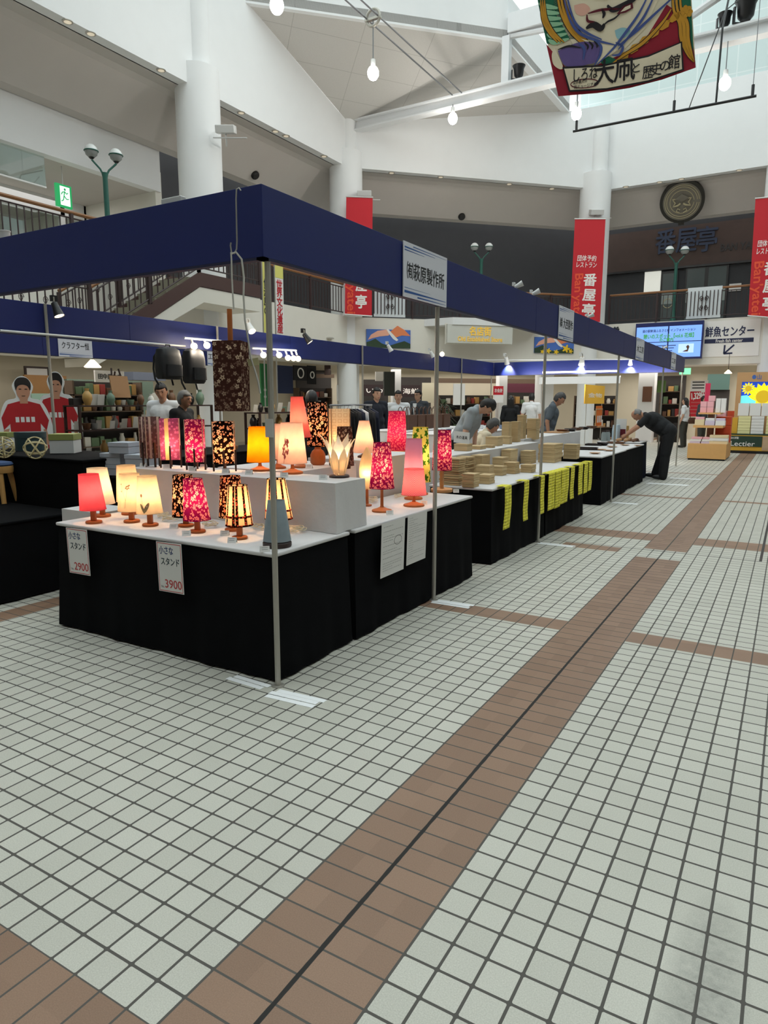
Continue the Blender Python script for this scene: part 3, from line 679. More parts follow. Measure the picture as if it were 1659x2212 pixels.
def pendant():
    P = at_y(503, 888, 1.44); k = depth(P)/FOC; t = thing('pendant_lamp', 'dark floral square lamp hanging from the front fascia on a wooden rod', 'lamp', P, rz=YAW-.1)
    z2 = at_v(503, 738, P).z-P.z; zr = at_v(503, 668, P).z-P.z; a = 60*k; c = [(-a/2, -a/2), (a/2, -a/2), (a/2, a/2), (-a/2, a/2)]
    MB().loft([[(x, y, z) for x, y in c] for z in (0, z2)], 0, True, False, True).build('lamp_shade', SH_brown, t, noflip=True)
    MB().tube([(0, 0, z2-.02), (0, 0, zr)], .012, 10).build('rod', M_wood, t, smooth=True)
    b = MB(); b.box(-a/2, a/2, -.003, .003, z2-.012, z2-.004); b.box(-.003, .003, -a/2, a/2, z2-.012, z2-.004); b.build('cross_frame', M_dwood, t)
    M_cord = mat('grey_white_cord', (196, 194, 186), .6)
    ip = lambda x, y: at_v(x, y, P)-P
    rot = Matrix.Rotation(-(YAW-.1), 3, 'Z')
    L = lambda *ps: [rot @ ip(*q) for q in ps]
    MB().tube(L((505, 668), (503, 640), (501, 600), (500, 560), (499, 545)), .004, 8).build('cord', M_cord, t, smooth=True)
    MB().tube(L((500, 548), (510, 545), (522, 560), (527, 600), (526, 640), (529, 690), (537, 740), (541, 770), (549, 795), (558, 825), (562, 850)), .0045, 8).build('cord', M_cord, t, smooth=True)
    q = L((520, 412), (516, 406), (511, 409), (510, 430), (511, 480), (512, 520), (511, 538), (506, 548), (500, 545), (498, 530), (499, 524)); MB().tube(q, .0035, 8).build('hook', mat('galvanised_wire', (170, 168, 160), .4, .6), t, smooth=True)
    M_tagp = mat('beige_label', (176, 170, 130), .8); b = MB(); M4 = frame(rot @ ip(547, 782), rot @ Vector((.9, .4, .15)), (0, 0, 1)); b.obox(M4, 24*k, 15*k, .004); b.build('label_tag', M_tagp, t)
pendant()

# price cards, cords, papers
M_card = mat('white_card', (226, 224, 220), .8); M_ink = mat('grey_ink', (120, 118, 116), .8)
def price_card(px, py, zt, label, w_=.05, h_=.03):
    P = at_z(px, py, zt); t = thing('price_card', label, 'price card', P+Vector((0, 0, .0005)), rz=YAW+random.uniform(-.3, .3), group='small folded price cards')
    mb = MB(); mb.slab([(-w_/2, -.014, 0), (w_/2, -.014, 0), (w_/2, 0, h_), (-w_/2, 0, h_)], (0, .0012, 0)); mb.slab([(-w_/2, .014, 0), (w_/2, .014, 0), (w_/2, 0, h_), (-w_/2, 0, h_)], (0, -.0012, 0)); mb.build('card', M_card, t)
    i = MB()
    for q in range(2): 
        v = .4+.3*q; i.quad((-w_*.32, -.0148*(1-v), h_*v), (w_*.3, -.0148*(1-v), h_*v), (w_*.3, -.0148*(1-v)+.0007, h_*(v+.07)), (-w_*.32, -.0148*(1-v)+.0007, h_*(v+.07)))
    i.build('print', M_ink, t, noflip=True)
for px, py, z, lb in ((376, 1142, TH, 'in front of the leaf lamp, right side'), (403, 1157, TH, 'in front of the purple floral lamp'), (486, 1157, TH, 'between the purple and the checked lamp'), (502, 1172, TH, 'in front of the checked lamp'), (572, 1192, TH, 'left of the corner pole'),
    (310, 1009, RZ, 'under the taupe striped lantern'), (360, 1012, RZ, 'under the purple striped lantern'), (416, 1017, RZ, 'under the magenta lantern'), (440, 1012, RZ, 'between the magenta and black lanterns'), (488, 1022, RZ, 'under the black floral lantern'), (538, 1025, RZ, 'left of the orange lamp'), (614, 1031, RZ, 'under the tree lamp'), (668, 1012, RZ, 'behind the tree lamp'), (698, 1036, RZ, 'in front of the petal lamp'),
    (842, 1112, TH, 'beside the magenta lamp on the side table'), (916, 1090, TH, 'right of the pink checked lamp'), (985, 1064, TH, 'beside the pale wooden post lamp')):
    price_card(px, py, z, 'small white folded price card '+lb)
def cable_coil(px, py, zt, label, r=.05, n=3, seed=0):
    rnd = random.Random(seed); P = at_z(px, py, zt); pts = []
    for k in range(n*14+1):
        a = 2*PI*k/14; rr = r*(1+.25*math.sin(a*.37+seed)); pts.append((rr*math.cos(a)*1.15, rr*math.sin(a)*.8, .005+.006*(k/14)+.010*abs(math.sin(a*1.7+seed))))
    pts += [(r*1.5, -r*.6, .006), (r*2.2, -r*.2, .004)]
    tag(MB().tube(pts, .0028, 6).build('coiled_cable', M_plug, smooth=True, loc=P, rz=seed), label, 'cord', 'coiled lamp cords')
cable_coil(372, 1125, TH, 'coiled cream cord behind the leaf lamp', .045, 4, 1)
cable_coil(352, 1118, TH, 'coiled cream cord left of the black floral lamp', .035, 3, 2)
cable_coil(455, 1138, TH, 'coiled cream cord between purple and red floral lamps', .045, 3, 3)
cable_coil(560, 1142, TH, 'coiled cream cord right of the checked lamp', .04, 3, 6)
cable_coil(640, 1150, TH, 'coiled cream cord right of the corner pole', .045, 4, 4)
cable_coil(800, 1086, TH, 'coiled cream cord beside the magenta side-table lamp', .055, 5, 5)
cable_coil(868, 1075, TH, 'coiled cream cord behind the pink checked lamp', .06, 3, 8)

# hand-written price signs on the front skirt, papers on the side skirt
M_paper = mat('white_paper', (224, 222, 218), .85, vary=.02); M_redp = mat('red_marker', (186, 58, 58), .8); M_bluep = mat('blue_marker', (44, 62, 110), .8); M_darkp = mat('dark_green_marker', (36, 54, 62), .8); M_txt = mat('black_print', (44, 44, 46), .8)
def price_sign(c, w_, h_, price, label, tilt=0.0):
    """c = centre on the front skirt"""
    t = thing('price_sign', label, 'sign', c, group='hand-written signs on the front skirt')
    M = frame((0, 0, 0), (math.cos(tilt), 0, math.sin(tilt)), (0, 0, 1)); b = MB(); b.obox(M, w_, h_, .002); b.build('paper', M_paper, t)
    M = M @ Matrix.Translation((0, 0, .0013)); f = MB(); e = .004
    for (a, bq) in (((-.46, -.48), (.46, -.475)), ((.46, -.475), (.465, .47)), ((.465, .47), (-.46, .48)), ((-.46, .48), (-.46, -.48))):
        A = Vector((a[0]*w_, a[1]*h_, 0)); B = Vector((bq[0]*w_, bq[1]*h_, 0)); d = (B-A).normalized(); n = Vector((-d.y, d.x, 0))*e/2; f.poly([M @ (A+n), M @ (A-n), M @ (B-n), M @ (B+n)])
    f.build('red_border', M_redp, t, noflip=True)
    text('lettering', '小さな', .05, M_bluep, M @ Matrix.Translation((-w_*.12, h_*.34, 0)), t, .0004, .0006, fit=w_*.56)
    text('lettering', 'スタンド', .05, M_darkp, M @ Matrix.Translation((w_*.02, h_*.12, 0)), t, .0004, .0006, fit=w_*.72)
    text('lettering', price, .07, M_redp, M @ Matrix.Translation((w_*.1, -h_*.33, 0)), t, .0004, .0003, fit=w_*.66)
    text('lettering', 'No.', .02, M_ink, M @ Matrix.Translation((-w_*.33, -h_*.4, 0)), t, .0003, 0, fit=w_*.12)
FS = 1.585
for (x0, x1, y0, y1, pr, lb) in ((149, 193, 1143, 1239, '2900', 'hand-written sign priced 2900 with red border, near the left end'), (343, 396, 1173, 1279, '3900', 'hand-written sign priced 3900 with red border, middle of the front skirt')):
    a = at_y(x0, (y0+y1)/2, FS); b = at_y(x1, (y0+y1)/2, FS); u = at_y((x0+x1)/2, y0, FS); d = at_y((x0+x1)/2, y1, FS); price_sign((a+b)/2+Vector((0, -.006, 0)), (b-a).length, (u-d).length, pr, lb, .02)
def info_paper(x0, x1, yt, yb, label, seed):
    xs = -1.003; a = at_x(x0, yb-8, xs); b = at_x(x1, yb-30, xs); u = at_x((x0+x1)/2, yt, xs); d = at_x((x0+x1)/2, yb-18, xs); w_ = b.y-a.y; h_ = u.z-d.z; c = Vector((xs, (a.y+b.y)/2, (u.z+d.z)/2))
    t = thing('info_paper', label, 'paper', c); M = frame((0, 0, 0), (0, 1, .0), (.03, 0, 1)); B = MB(); B.obox(M, w_, h_, .0016); B.build('paper', M_paper, t); M = M @ Matrix.Translation((0, 0, .0012)); r = random.Random(seed); i = MB()
    v = .42
    while v > -.42:
        n = r.choice((0, 2, 3, 4)) if seed == 1 else r.choice((1, 2, 4, 5)); x = -.42
        for _ in range(n*3):
            l = r.uniform(.03, .07)
            if x+l > .42: break
            for q in range(2):
                A = M @ Vector((x*w_, (v+q*.006)*h_, 0)); i.quad(A, M @ Vector(((x+l)*w_, (v+q*.006+.002)*h_, 0)), M @ Vector(((x+l)*w_, (v+q*.006+.005)*h_, 0)), M @ Vector((x*w_, (v+q*.006+.003)*h_, 0)))
            x += l+r.uniform(.012, .03)
        v -= .045
    if seed == 1:
        for k in range(16):
            a1 = 2*PI*k/16; a2 = 2*PI*(k+1)/16; i.poly([M @ Vector((w_*(.2+.17*math.cos(a))*1, h_*(.12+.09*math.sin(a)), 0.0002)) if True else 0 for a in (a1, a2)]+[M @ Vector((w_*(.2+.155*math.cos(a)), h_*(.12+.08*math.sin(a)), .0002)) for a in (a2, a1)])
    i.build('writing', M_ink, t, noflip=True)
info_paper(823, 873, 1125, 1258, 'white paper with a drawing and notes pinned to the side skirt, left one', 1)
info_paper(879, 920, 1108, 1232, 'white paper of typed lines pinned to the side skirt, right one', 2)
# company name signs on the aisle-side fascia
M_sign = mat('sign_white', (214, 214, 222), .6); M_sblue = mat('sign_blue', (40, 84, 150), .6)
def company_sign(y0, y1, s, label, facing='x', x=-.995, z0=FB-.01, z1=FT+.005, fitk=.86):
    t = thing('company_sign', label, 'sign', (x, (y0+y1)/2, (z0+z1)/2), group='stall name signs on the fascia'); w_ = y1-y0; h_ = z1-z0
    M = frame((0, 0, 0), (0, 1, 0), (0, 0, 1)); B = MB(); B.obox(M @ Matrix.Translation((0, 0, .003)), w_, h_, .006); B.build('plate', M_sign, t); M = M @ Matrix.Translation((0, 0, .0066)); f = MB()
    for (a, b, v, th) in ((-.48, .2, .40, .03), (-.48, -.05, .35, .02), (-.3, .48, .45, .018), (-.48, .48, -.40, .05), (-.2, .48, -.46, .03), (-.48, .1, -.33, .012)):
        f.poly([M @ Vector((a*w_, (v-th/2)*h_, 0)), M @ Vector((b*w_, v*h_, 0)), M @ Vector((b*w_, (v+th*.2)*h_, 0)), M @ Vector((a*w_, (v+th/2)*h_, 0))])
    f.build('brush_stripes', M_sblue, t, noflip=True)
    if s: text('lettering', s, h_*.34, M_txt, M, t, .0006, .0012, fit=w_*fitk)
company_sign(2.88, 3.51, '㈲萩原製作所', 'white company sign with blue brush stripes above the second pole')
company_sign(6.23, 6.79, '㈱ 大西製作', 'white company sign above the third pole, in front of the red banner')
company_sign(10.37, 11.02, '木工房', 'white company sign above the wooden trays, third along the fascia')
company_sign(13.99, 14.6, '工房', 'white company sign near the far end of the fascia')
A = at_x(125, 748, -8.3); B_ = at_x(198, 748, -8.3); company_sign(A.y, B_.y, 'クラフター恒', 'white sign with katakana name on the second stall row, above the footballer cutouts', x=-8.295, fitk=.8)
A = at_x(447, 770, -8.3); B_ = at_x(470, 770, -8.3); company_sign(A.y, B_.y, '工芸', 'white sign on the second stall row, half hidden by the hanging lamp', x=-8.295)

# ================================================================ GOODS ON THE STALLS
random.seed(11)
def wood_mat(name, a, b):
    m, nt, bs = new_mat(name); P = coord(nt, 'Object'); x, y, z = xyz(nt, P)
    f = noise(nt, 5, 6, comb(nt, x*1.5, y*2.0, z*16.0)); oi = nt.nodes.new('ShaderNodeObjectInfo'); r = E(nt, oi.outputs['Random'])
    nt.links.new(mixc(nt, f*.8+r*.35-.1, rgb(*a), rgb(*b)), bs.inputs['Base Color']); bs.inputs['Roughness'].default_value = .65; return m
M_kiri = wood_mat('paulownia_wood', (172, 142, 98), (216, 190, 144))
BOXG = 'paulownia wood boxes in stacks'
def wooden_box(x, y, z, sx, sy, h, label, rz=0.0, group=BOXG, lid=True):
    t = thing('wooden_box', label, 'box', (x, y, z), rz, group); g = .0012
    if lid and h > .03:
        lh = min(.022, h*.3)
        MB().box(-sx/2, sx/2, -sy/2, sy/2, g, h-lh-.0015).build('box_body', M_kiri, t, bevel=.0015); MB().box(-sx/2-.001, sx/2+.001, -sy/2-.001, sy/2+.001, h-lh, h).build('lid', M_kiri, t, bevel=.0015)
    else: MB().box(-sx/2, sx/2, -sy/2, sy/2, g, h).build('board', M_kiri, t, bevel=.0015)
    return t
def stack(px, xd, top, wpx, n, zb, dy, label, asp=.9, group=BOXG, bot=None):
    """n boxes on top of each other, front centre under pixel column px at distance x = xd"""
    P = at_x(px, top, xd-dy/2); k = depth(P)/FOC; s = wpx*k; H = (P.z-zb)/n; ends = ['bottom box', 'top box']
    for i in range(n):
        w_ = 'box' if n == 1 else 'lowest' if i == 0 else 'topmost' if i == n-1 else '%s from bottom' % ('second', 'third', 'fourth', 'fifth', 'sixth', 'seventh', 'eighth', 'ninth', 'tenth', 'eleventh', 'twelfth')[i-1]
        jt = .004 if n < 8 else .010; wooden_box(xd-dy/2+random.uniform(-jt, jt), P.y+random.uniform(-jt, jt), zb+H*i, dy*asp, s, H-(.0008 if n < 8 else .003), '%s of %s' % (w_, label) if n > 1 else label[0:] and 'wooden box, '+label, random.uniform(-.04, .04), group)
ZT = .701
stack(978, -1.42, 988, 34, 12, ZT, .20, 'the tall stack of thin boards behind the second pole', 1, 'thin paulownia boards')
stack(1002, -1.62, 985, 34, 10, ZT, .18, 'the rear stack of thin boards right of the post lamp', 1, 'thin paulownia boards')
stack(1018, -1.24, 1022, 30, 3, ZT, .13, 'the left small front stack')
stack(1051, -1.22, 1024, 33, 3, ZT, .13, 'the right small front stack, above the first yellow tape')
stack(1048, -1.40, 1004, 28, 2, ZT, .16, 'the left upright pair behind the small front stacks')
stack(1077, -1.38, 1006, 26, 2, ZT, .16, 'the right upright pair behind the small front stacks')
stack(1038, -1.60, 982, 46, 2, ZT, .14, 'the wide mid stack under the card')
stack(1081, -1.56, 987, 33, 2, ZT, .14, 'the mid stack above the front pair')
stack(1106, -1.33, 998, 30, 3, ZT, .14, 'the narrow stack above the second yellow tape')
stack(1122, -1.42, 1012, 22, 2, ZT, .12, 'the low stack right of the narrow one')
stack(1101, -1.62, 970, 42, 2, ZT, .13, 'the broad stack before the white riser')
stack(1142, -1.58, 973, 34, 5, ZT, .15, 'the stack of five shallow boxes before the third pole')
stack(1141, -1.22, 1003, 30, 3, ZT, .14, 'the stack at the edge left of the third pole')
stack(1190, -1.36, 958, 56, 4, ZT, .24, 'the biggest stack, right of the third pole')
stack(1235, -1.28, 959, 27, 4, ZT, .20, 'the tall narrow stack at the right end')
riser(-2.14, -1.76, 5.0, 8.1, .05, .93, 'long white draped riser behind the wooden boxes', 12)
RB = 'paulownia boxes on the white riser'
stack(1000, -1.88, 958, 28, 1, .931, .16, 'the cube holding the calligraphy card', 1, RB)
stack(1030, -1.86, 962, 34, 1, .931, .16, 'the flat box beside the calligraphy card', 1, RB)
stack(1055, -1.84, 961, 16, 1, .931, .14, 'the narrow box next to the flat box', 1, RB)
stack(1067, -1.92, 943, 32, 1, .931, .16, 'the tall left box in the middle of the riser', 1, RB)
stack(1091, -1.92, 942, 17, 1, .931, .16, 'the tall right box in the middle of the riser', 1, RB)
stack(1095, -2.05, 911, 17, 1, .931, .10, 'the upright slim box, first of the three tall ones', 1, RB)
stack(1115, -1.99, 910, 19, 1, .931, .10, 'the upright slim box, second of the three tall ones', 1, RB)
stack(1128, -2.09, 896, 22, 1, .931, .09, 'the tallest box on the riser', 1, RB)
stack(1153, -1.98, 904, 26, 2, .931, .14, 'the pair by the third pole on the riser', 1, RB)
def card_stand():
    P = at_x(997, 957, -1.84); k = depth(P)/FOC; t = thing('calligraphy_card', 'white card with brush calligraphy leaning on a wooden cube', 'card', P, rz=YAW+.25)
    M = frame((0, 0, 12*k), (1, 0, -.12), (.05, .25, 1)); MB().obox(M, 36*k, 25*k, .003).build('card', M_paper, t); text('lettering', '木の道具', .04, M_txt, M @ Matrix.Translation((0, 0, .002)), t, .0004, .0004, fit=26*k)
card_stand()
# yellow measuring tapes over the table edge
def tape_mat():
    m, nt, b = new_mat('yellow_cloth_tape'); P = coord(nt, 'Object'); f = noise(nt, 55, 4, P, .7); c = mixc(nt, f.gt(.60), rgb(232, 222, 66), rgb(128, 124, 40)); nt.links.new(c, b.inputs['Base Color']); b.inputs['Roughness'].default_value = .8; return m
M_ytape = tape_mat()
def yellow_tape(x0, x1, yt, yb, label, i):
    xs = -1.0+.004*(i % 3); a = at_x(x0, yt, xs); b = at_x(x1, yt, xs); u = at_x((x0+x1)/2, yb, xs); w_ = b.y-a.y; zt = .712; zb = u.z+.01; ph = i*1.3; rows = []
    for j in range(14):
        v = j/13; z = lerp(zt, zb, v); dx = .006*math.sin(v*5+ph)*v+.004; dyy = .012*math.sin(v*4+ph*2)*v; rows.append([(xs+dx, a.y+dyy, z), (xs+dx+.003, a.y+w_/2+dyy, z), (xs+dx, a.y+w_+dyy, z)])
    rows = [[(xs-.09, a.y, zt), (xs-.09, a.y+w_/2, zt+.001), (xs-.09, a.y+w_, zt)], [(xs-.02, a.y, zt+.001), (xs-.02, a.y+w_/2, zt+.002), (xs-.02, a.y+w_, zt+.001)]]+rows
    mb = MB()
    for r0, r1 in zip(rows, rows[1:]):
        for q in range(2): mb.quad(r0[q], r0[q+1], r1[q+1], r1[q])
    o = mb.build('yellow_tape', M_ytape, smooth=True, noflip=True); so = o.modifiers.new('thick', 'SOLIDIFY'); so.thickness = .0014
    tag(o, label, 'tape', 'yellow cloth tapes over the table edge')
for i, (q, lb) in enumerate(zip(((1090, 1104, 1052, 1143), (1132, 1142, 1040, 1125), (1168, 1176, 1029, 1110), (1185, 1199, 1022, 1101), (1200, 1212, 1018, 1097), (1213, 1229, 1012, 1087), (1233, 1241, 1011, 1078), (1250, 1259, 1003, 1068), (1262, 1270, 1001, 1065), (1272, 1279, 996, 1060)),
    ('alone at the near end, the longest', 'second from the near end, hanging alone', 'just right of the third pole', 'left one of the wide middle cluster', 'middle one of the wide cluster', 'widest one, right in the cluster', 'single one right of the wide cluster', 'left one of the last three', 'middle one of the last three', 'at the far corner of the table'))):
    yellow_tape(*q, 'yellow printed tape hanging over the black skirt, '+lb, i)
# trays and bowls on the third table
M_lacq = mat('dark_lacquer', (38, 26, 24), .3); M_tray = mat('turned_wood', (178, 134, 92), .45, vary=.2, scale=24); M_tray2 = mat('brown_wood_tray', (110, 72, 48), .45, vary=.2, scale=24)
def bowl(P, r, h, m, label, group='wooden trays and bowls on the far table', square=False):
    mb = MB()
    if square:
        mb.box(-r*1.4, r*1.4, -r, r, 0, .008)
        for a in ((-r*1.4, -r*1.4+.01, -r, r), (r*1.4-.01, r*1.4, -r, r), (-r*1.4, r*1.4, -r, -r+.01), (-r*1.4, r*1.4, r-.01, r)): mb.box(*a, 0, h)
    else: mb.lathe([(r*.5, 0), (r*.55, .004), (r*.92, h*.7), (r, h), (r*.96, h), (r*.85, h*.66), (r*.4, .012), (.001, .011)], 28)
    return tag(mb.build('tray' if h < .035 else 'bowl', m, smooth=not square, loc=P, rz=random.uniform(-.2, .2)), label, 'tray' if h < .035 else 'bowl', group)
for (px, py, r, h, m, sq, lb) in ((1285, 980, .085, .016, M_tray, 0, 'pale round wooden plate nearest the table corner'), (1297, 972, .09, .014, M_tray, 0, 'pale round plate behind the nearest one'), (1316, 974, .09, .014, M_tray, 0, 'pale plate beside the table edge, right of the nearest'), (1268, 971, .12, .035, M_lacq, 1, 'dark square tray at the left end'),
    (1283, 962, .10, .03, M_lacq, 1, 'dark lacquer tray behind the pale plates'), (1303, 962, .11, .05, M_lacq, 0, 'dark lacquer bowl in the middle of the table'), (1322, 966, .09, .016, M_tray, 0, 'pale plate in the middle near the edge'), (1305, 952, .13, .05, M_lacq, 0, 'largest dark bowl at the back'), (1330, 958, .11, .03, M_tray2, 1, 'brown tray right of the dark bowls'),
    (1336, 949, .16, .034, M_tray, 1, 'large pale tray at the back right'), (1350, 962, .085, .014, M_tray, 0, 'small pale plate at the far right edge'), (1365, 955, .1, .03, M_tray2, 1, 'brown tray at the far end of the table'), (1378, 963, .07, .012, M_tray, 0, 'last pale plate by the navy table')):
    bowl(at_z(px, py, TH+.003), r, h, m, lb, square=bool(sq))
riser(-2.44, -2.04, 8.3, 11.3, .05, .95, 'long white draped counter behind the wooden trays', 14)
for i, (px, lb) in enumerate(((1215, 'first'), (1232, 'second'), (1247, 'third'), (1262, 'fourth'), (1278, 'fifth'))):
    P = at_x(px, 930, -2.2); bowl(Vector((-2.2, P.y, .951)), .11, .05, M_lacq if i % 2 else M_tray2, lb+' bowl from the left on the white counter behind the trays', 'bowls on the white counter')
def board(px, xd, label): P = at_x(px, 928, xd); tag(MB().box(-.16, .16, -.22, .22, 0, .02).build('cutting_board', M_tray, loc=(xd, P.y, .951), bevel=.004), label, 'board')
board(1203, -2.25, 'pale wooden board on the white counter beside the man in dark grey')
M_orange = mat('orange_wood', (226, 122, 52), .5, vary=.12, scale=20); M_yel = mat('yellow_panel', (232, 178, 44), .7)
def scratcher_stand():
    P = at_x(1292, 925, -2.25); t = thing('scratcher_rack', 'rack of upright orange wooden sticks with white tags, behind the trays', 'rack', Vector((-2.25, P.y, .951)))
    MB().box(-.08, .08, -.26, .26, 0, .03).build('base', M_tray, t); MB().box(-.01, .01, -.26, .26, .36, .385).build('top_bar', M_kiri, t)
    for k in range(7): MB().tube([(0, -.22+k*.073, .03), (0, -.22+k*.073+.004, .44)], [.011, .014], 8).build('stick', M_orange, t, smooth=True)
    for k in range(3): MB().box(.018, .02, -.2+k*.15, -.1+k*.15, .1, .24).build('tag', M_paper, t)
    for y in (-.25, .25): MB().tube([(0, y, .03), (0, y, .37)], .008, 8).build('post', M_kiri, t)
scratcher_stand()
def panel_sign(name, label, px0, px1, py0, py1, xd, m, cat='sign', th=.02, leg=True):
    a = at_x(px0, (py0+py1)/2, xd); b = at_x(px1, (py0+py1)/2, xd); u = at_x((px0+px1)/2, py0, xd); d = at_x((px0+px1)/2, py1, xd)
    t = thing(name, label, cat, (xd, (a.y+b.y)/2, 0)); w_ = b.y-a.y; MB().box(-th/2, th/2, -w_/2, w_/2, d.z, u.z).build('panel', m, t)
    if leg:
        for s in (-1, 1): MB().tube([(0, s*w_*.4, 0), (0, s*w_*.4, d.z+.02)], .008, 8).build('leg', M_pole, t)
    return t, M_pole, w_, u.z-d.z, (u.z+d.z)/2
t, _, w_, h_, zc = panel_sign('shop_sign', 'yellow sign with white motif standing behind the orange sticks', 1263, 1305, 832, 872, -3.2, M_yel)
text('lettering', '金物', .12, M_paper, frame((.012, 0, zc-.02), (0, 1, 0), (0, 0, 1)), t, .001, .002, fit=w_*.7)
def paper_bag(px, top, bot, wpx, xd, m, label):
    P = at_x(px, bot, xd); k = depth(P)/FOC; w_ = wpx*k; h_ = (bot-top)*k; t = thing('paper_bag', label, 'bag', P, rz=random.uniform(-.2, .2)); mb = MB()
    mb.loft([[(-.05*s, -w_/2*s, z), (.05*s, -w_/2*s, z), (.05*s, w_/2*s, z), (-.05*s, w_/2*s, z)] for s, z in ((1, 0), (1.0, h_*.6), (.85, h_))]); mb.build('bag_body', m, t)
paper_bag(1330, 918, 949, 30, -1.75, mat('pale_blue_paper', (196, 214, 226), .7), 'pale blue paper bag standing behind the trays'); paper_bag(1352, 920, 950, 16, -1.78, mat('kraft_paper', (166, 132, 74), .7), 'brown paper bag right of the pale blue bag')
# goods on the navy table
def jar(P, r, h, m, label, group=None, lidm=None):
    t = thing('jar', label, 'jar', P, group=group); MB().lathe([(r, 0), (r, h*.7), (r*.75, h*.85), (r*.75, h*.9)], 18).build('body', m, t, smooth=True); MB().lathe([(r*.8, h*.9), (r*.8, h)], 18).build('lid', lidm or M_dwood, t, smooth=True)
M_glassy = mat('greyish_glass', (150, 160, 160), .12)
for i, (dx, dy, lb) in enumerate(((-1.9, 12.5, 'left'), (-1.86, 12.64, 'middle'), (-1.9, 12.8, 'right'))): jar(Vector((dx, dy, .721)), .05, .2, M_glassy, 'grey glass jar on the navy table, %s of three' % lb, 'jars on the navy table')
for i in range(9):
    tag(MB().sphere((0, 0, .03), (.045, .05, .03), n=12, k=8).build('wooden_ball', M_tray if i % 3 else M_tray2, smooth=True, loc=(-1.36-.14*(i % 3), 12.55+.16*(i//3), .721)), 'small rounded wooden ornament under the hands of the bending man', 'ornament', 'rounded ornaments on the navy table')
tt = thing('card_display', 'clear card display of papers on the navy table in front of the bending man', 'display', (-1.7, 13.0, .721)); MB().box(-.12, .12, -.01, .01, 0, .02).build('base', M_dwood, tt); MB().box(-.11, .11, -.004, .004, .02, .42).build('board', M_paper, tt); MB().box(-.1, .1, -.008, -.0045, .05, .22).build('picture', mat('wine_red_print', (110, 24, 40), .7), tt)

# ---------------------------------------------------------------- left stall
draped_table(-5.55, -3.70, 1.66, 2.37, .60, 'low black draped table at the left edge, under the stool', top=M_black, seed=21)
draped_table(-5.55, -3.72, 2.46, 3.15, 1.005, 'high black draped table at the left edge, under the green-lidded box', top=M_black, seed=22)
def stool():
    P = at_z(30, 1080, .601); t = thing('wooden_stool', 'small wooden stool with blue cushion at the left edge of the photo', 'stool', (P.x+.02, P.y-.14, .601), rz=.5); h = .32
    M_beech = mat('beech_wood', (214, 164, 96), .5, vary=.1, scale=20)
    MB().lathe([(.128, h-.06), (.132, h-.03), (.13, h)], 32).build('seat_frame', M_beech, t, smooth=True); MB().lathe([(.125, h), (.132, h+.012), (.12, h+.03), (.06, h+.04), (.001, h+.041)], 32).build('cushion', mat('blue_denim', (52, 74, 112), .9), t, smooth=True)
    for k in range(4):
        a = PI/4+k*PI/2; MB().tube([(.145*math.cos(a), .145*math.sin(a), 0), (.095*math.cos(a), .095*math.sin(a), h-.03)], [.02, .024], 12).build('leg', M_beech, t, smooth=True)
stool()
def lidded_box(P, sx, sy, h, lid, body, lm, label, rz=0, group=None):
    t = thing('lidded_box', label, 'box', P, rz, group); MB().box(-sx/2, sx/2, -sy/2, sy/2, .001, h-lid-.001).build('box_body', body, t, bevel=.002); MB().box(-sx/2-.004, sx/2+.004, -sy/2-.004, sy/2+.004, h-lid, h).build('lid', lm, t, bevel=.002)
M_pgrey = mat('pale_grey_box', (206, 206, 204), .7); M_olive = mat('olive_green_lid', (136, 142, 78), .7); M_gbox = mat('blue_grey_box', (168, 172, 180), .7)
lidded_box(at_z(143, 978, 1.006), .21, .21, .175, .055, M_pgrey, M_olive, 'pale grey square box with olive green lid on the high black table', YAW+.1)
def round_box():
    P = at_z(68, 972, 1.006); t = thing('round_box', 'dark teal round box behind the woven ball', 'box', P); M = mat('dark_teal_box', (40, 62, 66), .6); MB().lathe([(.138, 0), (.138, .12)], 36).build('box_body', M, t, smooth=True); MB().lathe([(.142, .121), (.142, .175)], 36).build('lid', M, t, smooth=True)
round_box()
M_bamboo = mat('split_bamboo', (196, 182, 136), .5)
def woven_ball(px, py, R, label, seed):
    P = at_z(px, py, 1.006); t = thing('woven_ball', label, 'ornament', P, rz=seed); r = random.Random(seed)
    gphi = 1.618; ax_ = [(0, 1, gphi), (0, -1, gphi), (1, gphi, 0), (-1, gphi, 0), (gphi, 0, 1), (gphi, 0, -1)]
    for k in range(6):
        a = Vector(ax_[k]).normalized(); x = a.orthogonal().normalized(); y = a.cross(x); off = Vector(); rr = R*.97
        MB().tube([off+(x*math.cos(2*PI*i/28)+y*math.sin(2*PI*i/28))*rr+Vector((0, 0, R+.003)) for i in range(29)], .0055, 6, cap=False).build('bamboo_hoop', M_bamboo, t, smooth=True)
woven_ball(78, 992, .090, 'woven bamboo ball in front of the teal round box', 1); woven_ball(10, 990, .088, 'woven bamboo ball at the far left edge', 2)
lidded_box(at_z(8, 968, 1.006), .19, .19, .16, .05, M_pgrey, M_olive, 'pale box with olive lid behind the leftmost woven ball', YAW)
draped_table(-3.61, -2.98, 2.64, 3.1, .86, 'black draped stand behind the front table, under the grey boxes', top=M_black, seed=23)
gz = .861
for (px, py, zz, n, lb) in ((244, 1028, 0, 0, 'lower row, left'), (297, 1026, 0, 0, 'lower row, right'), (243, 1005, 1, 0, 'second row, left'), (296, 1003, 1, 0, 'second row, right'), (262, 982, 2, 0, 'single one on top')):
    P = at_y(px, 1028, 2.72); lidded_box(Vector((P.x, 2.78, gz+zz*.0935)), .19, .19, .092, .034, M_gbox, M_gbox, 'blue-grey lidded gift box, '+lb+' of the pyramid', YAW*.5, 'pyramid of grey gift boxes')
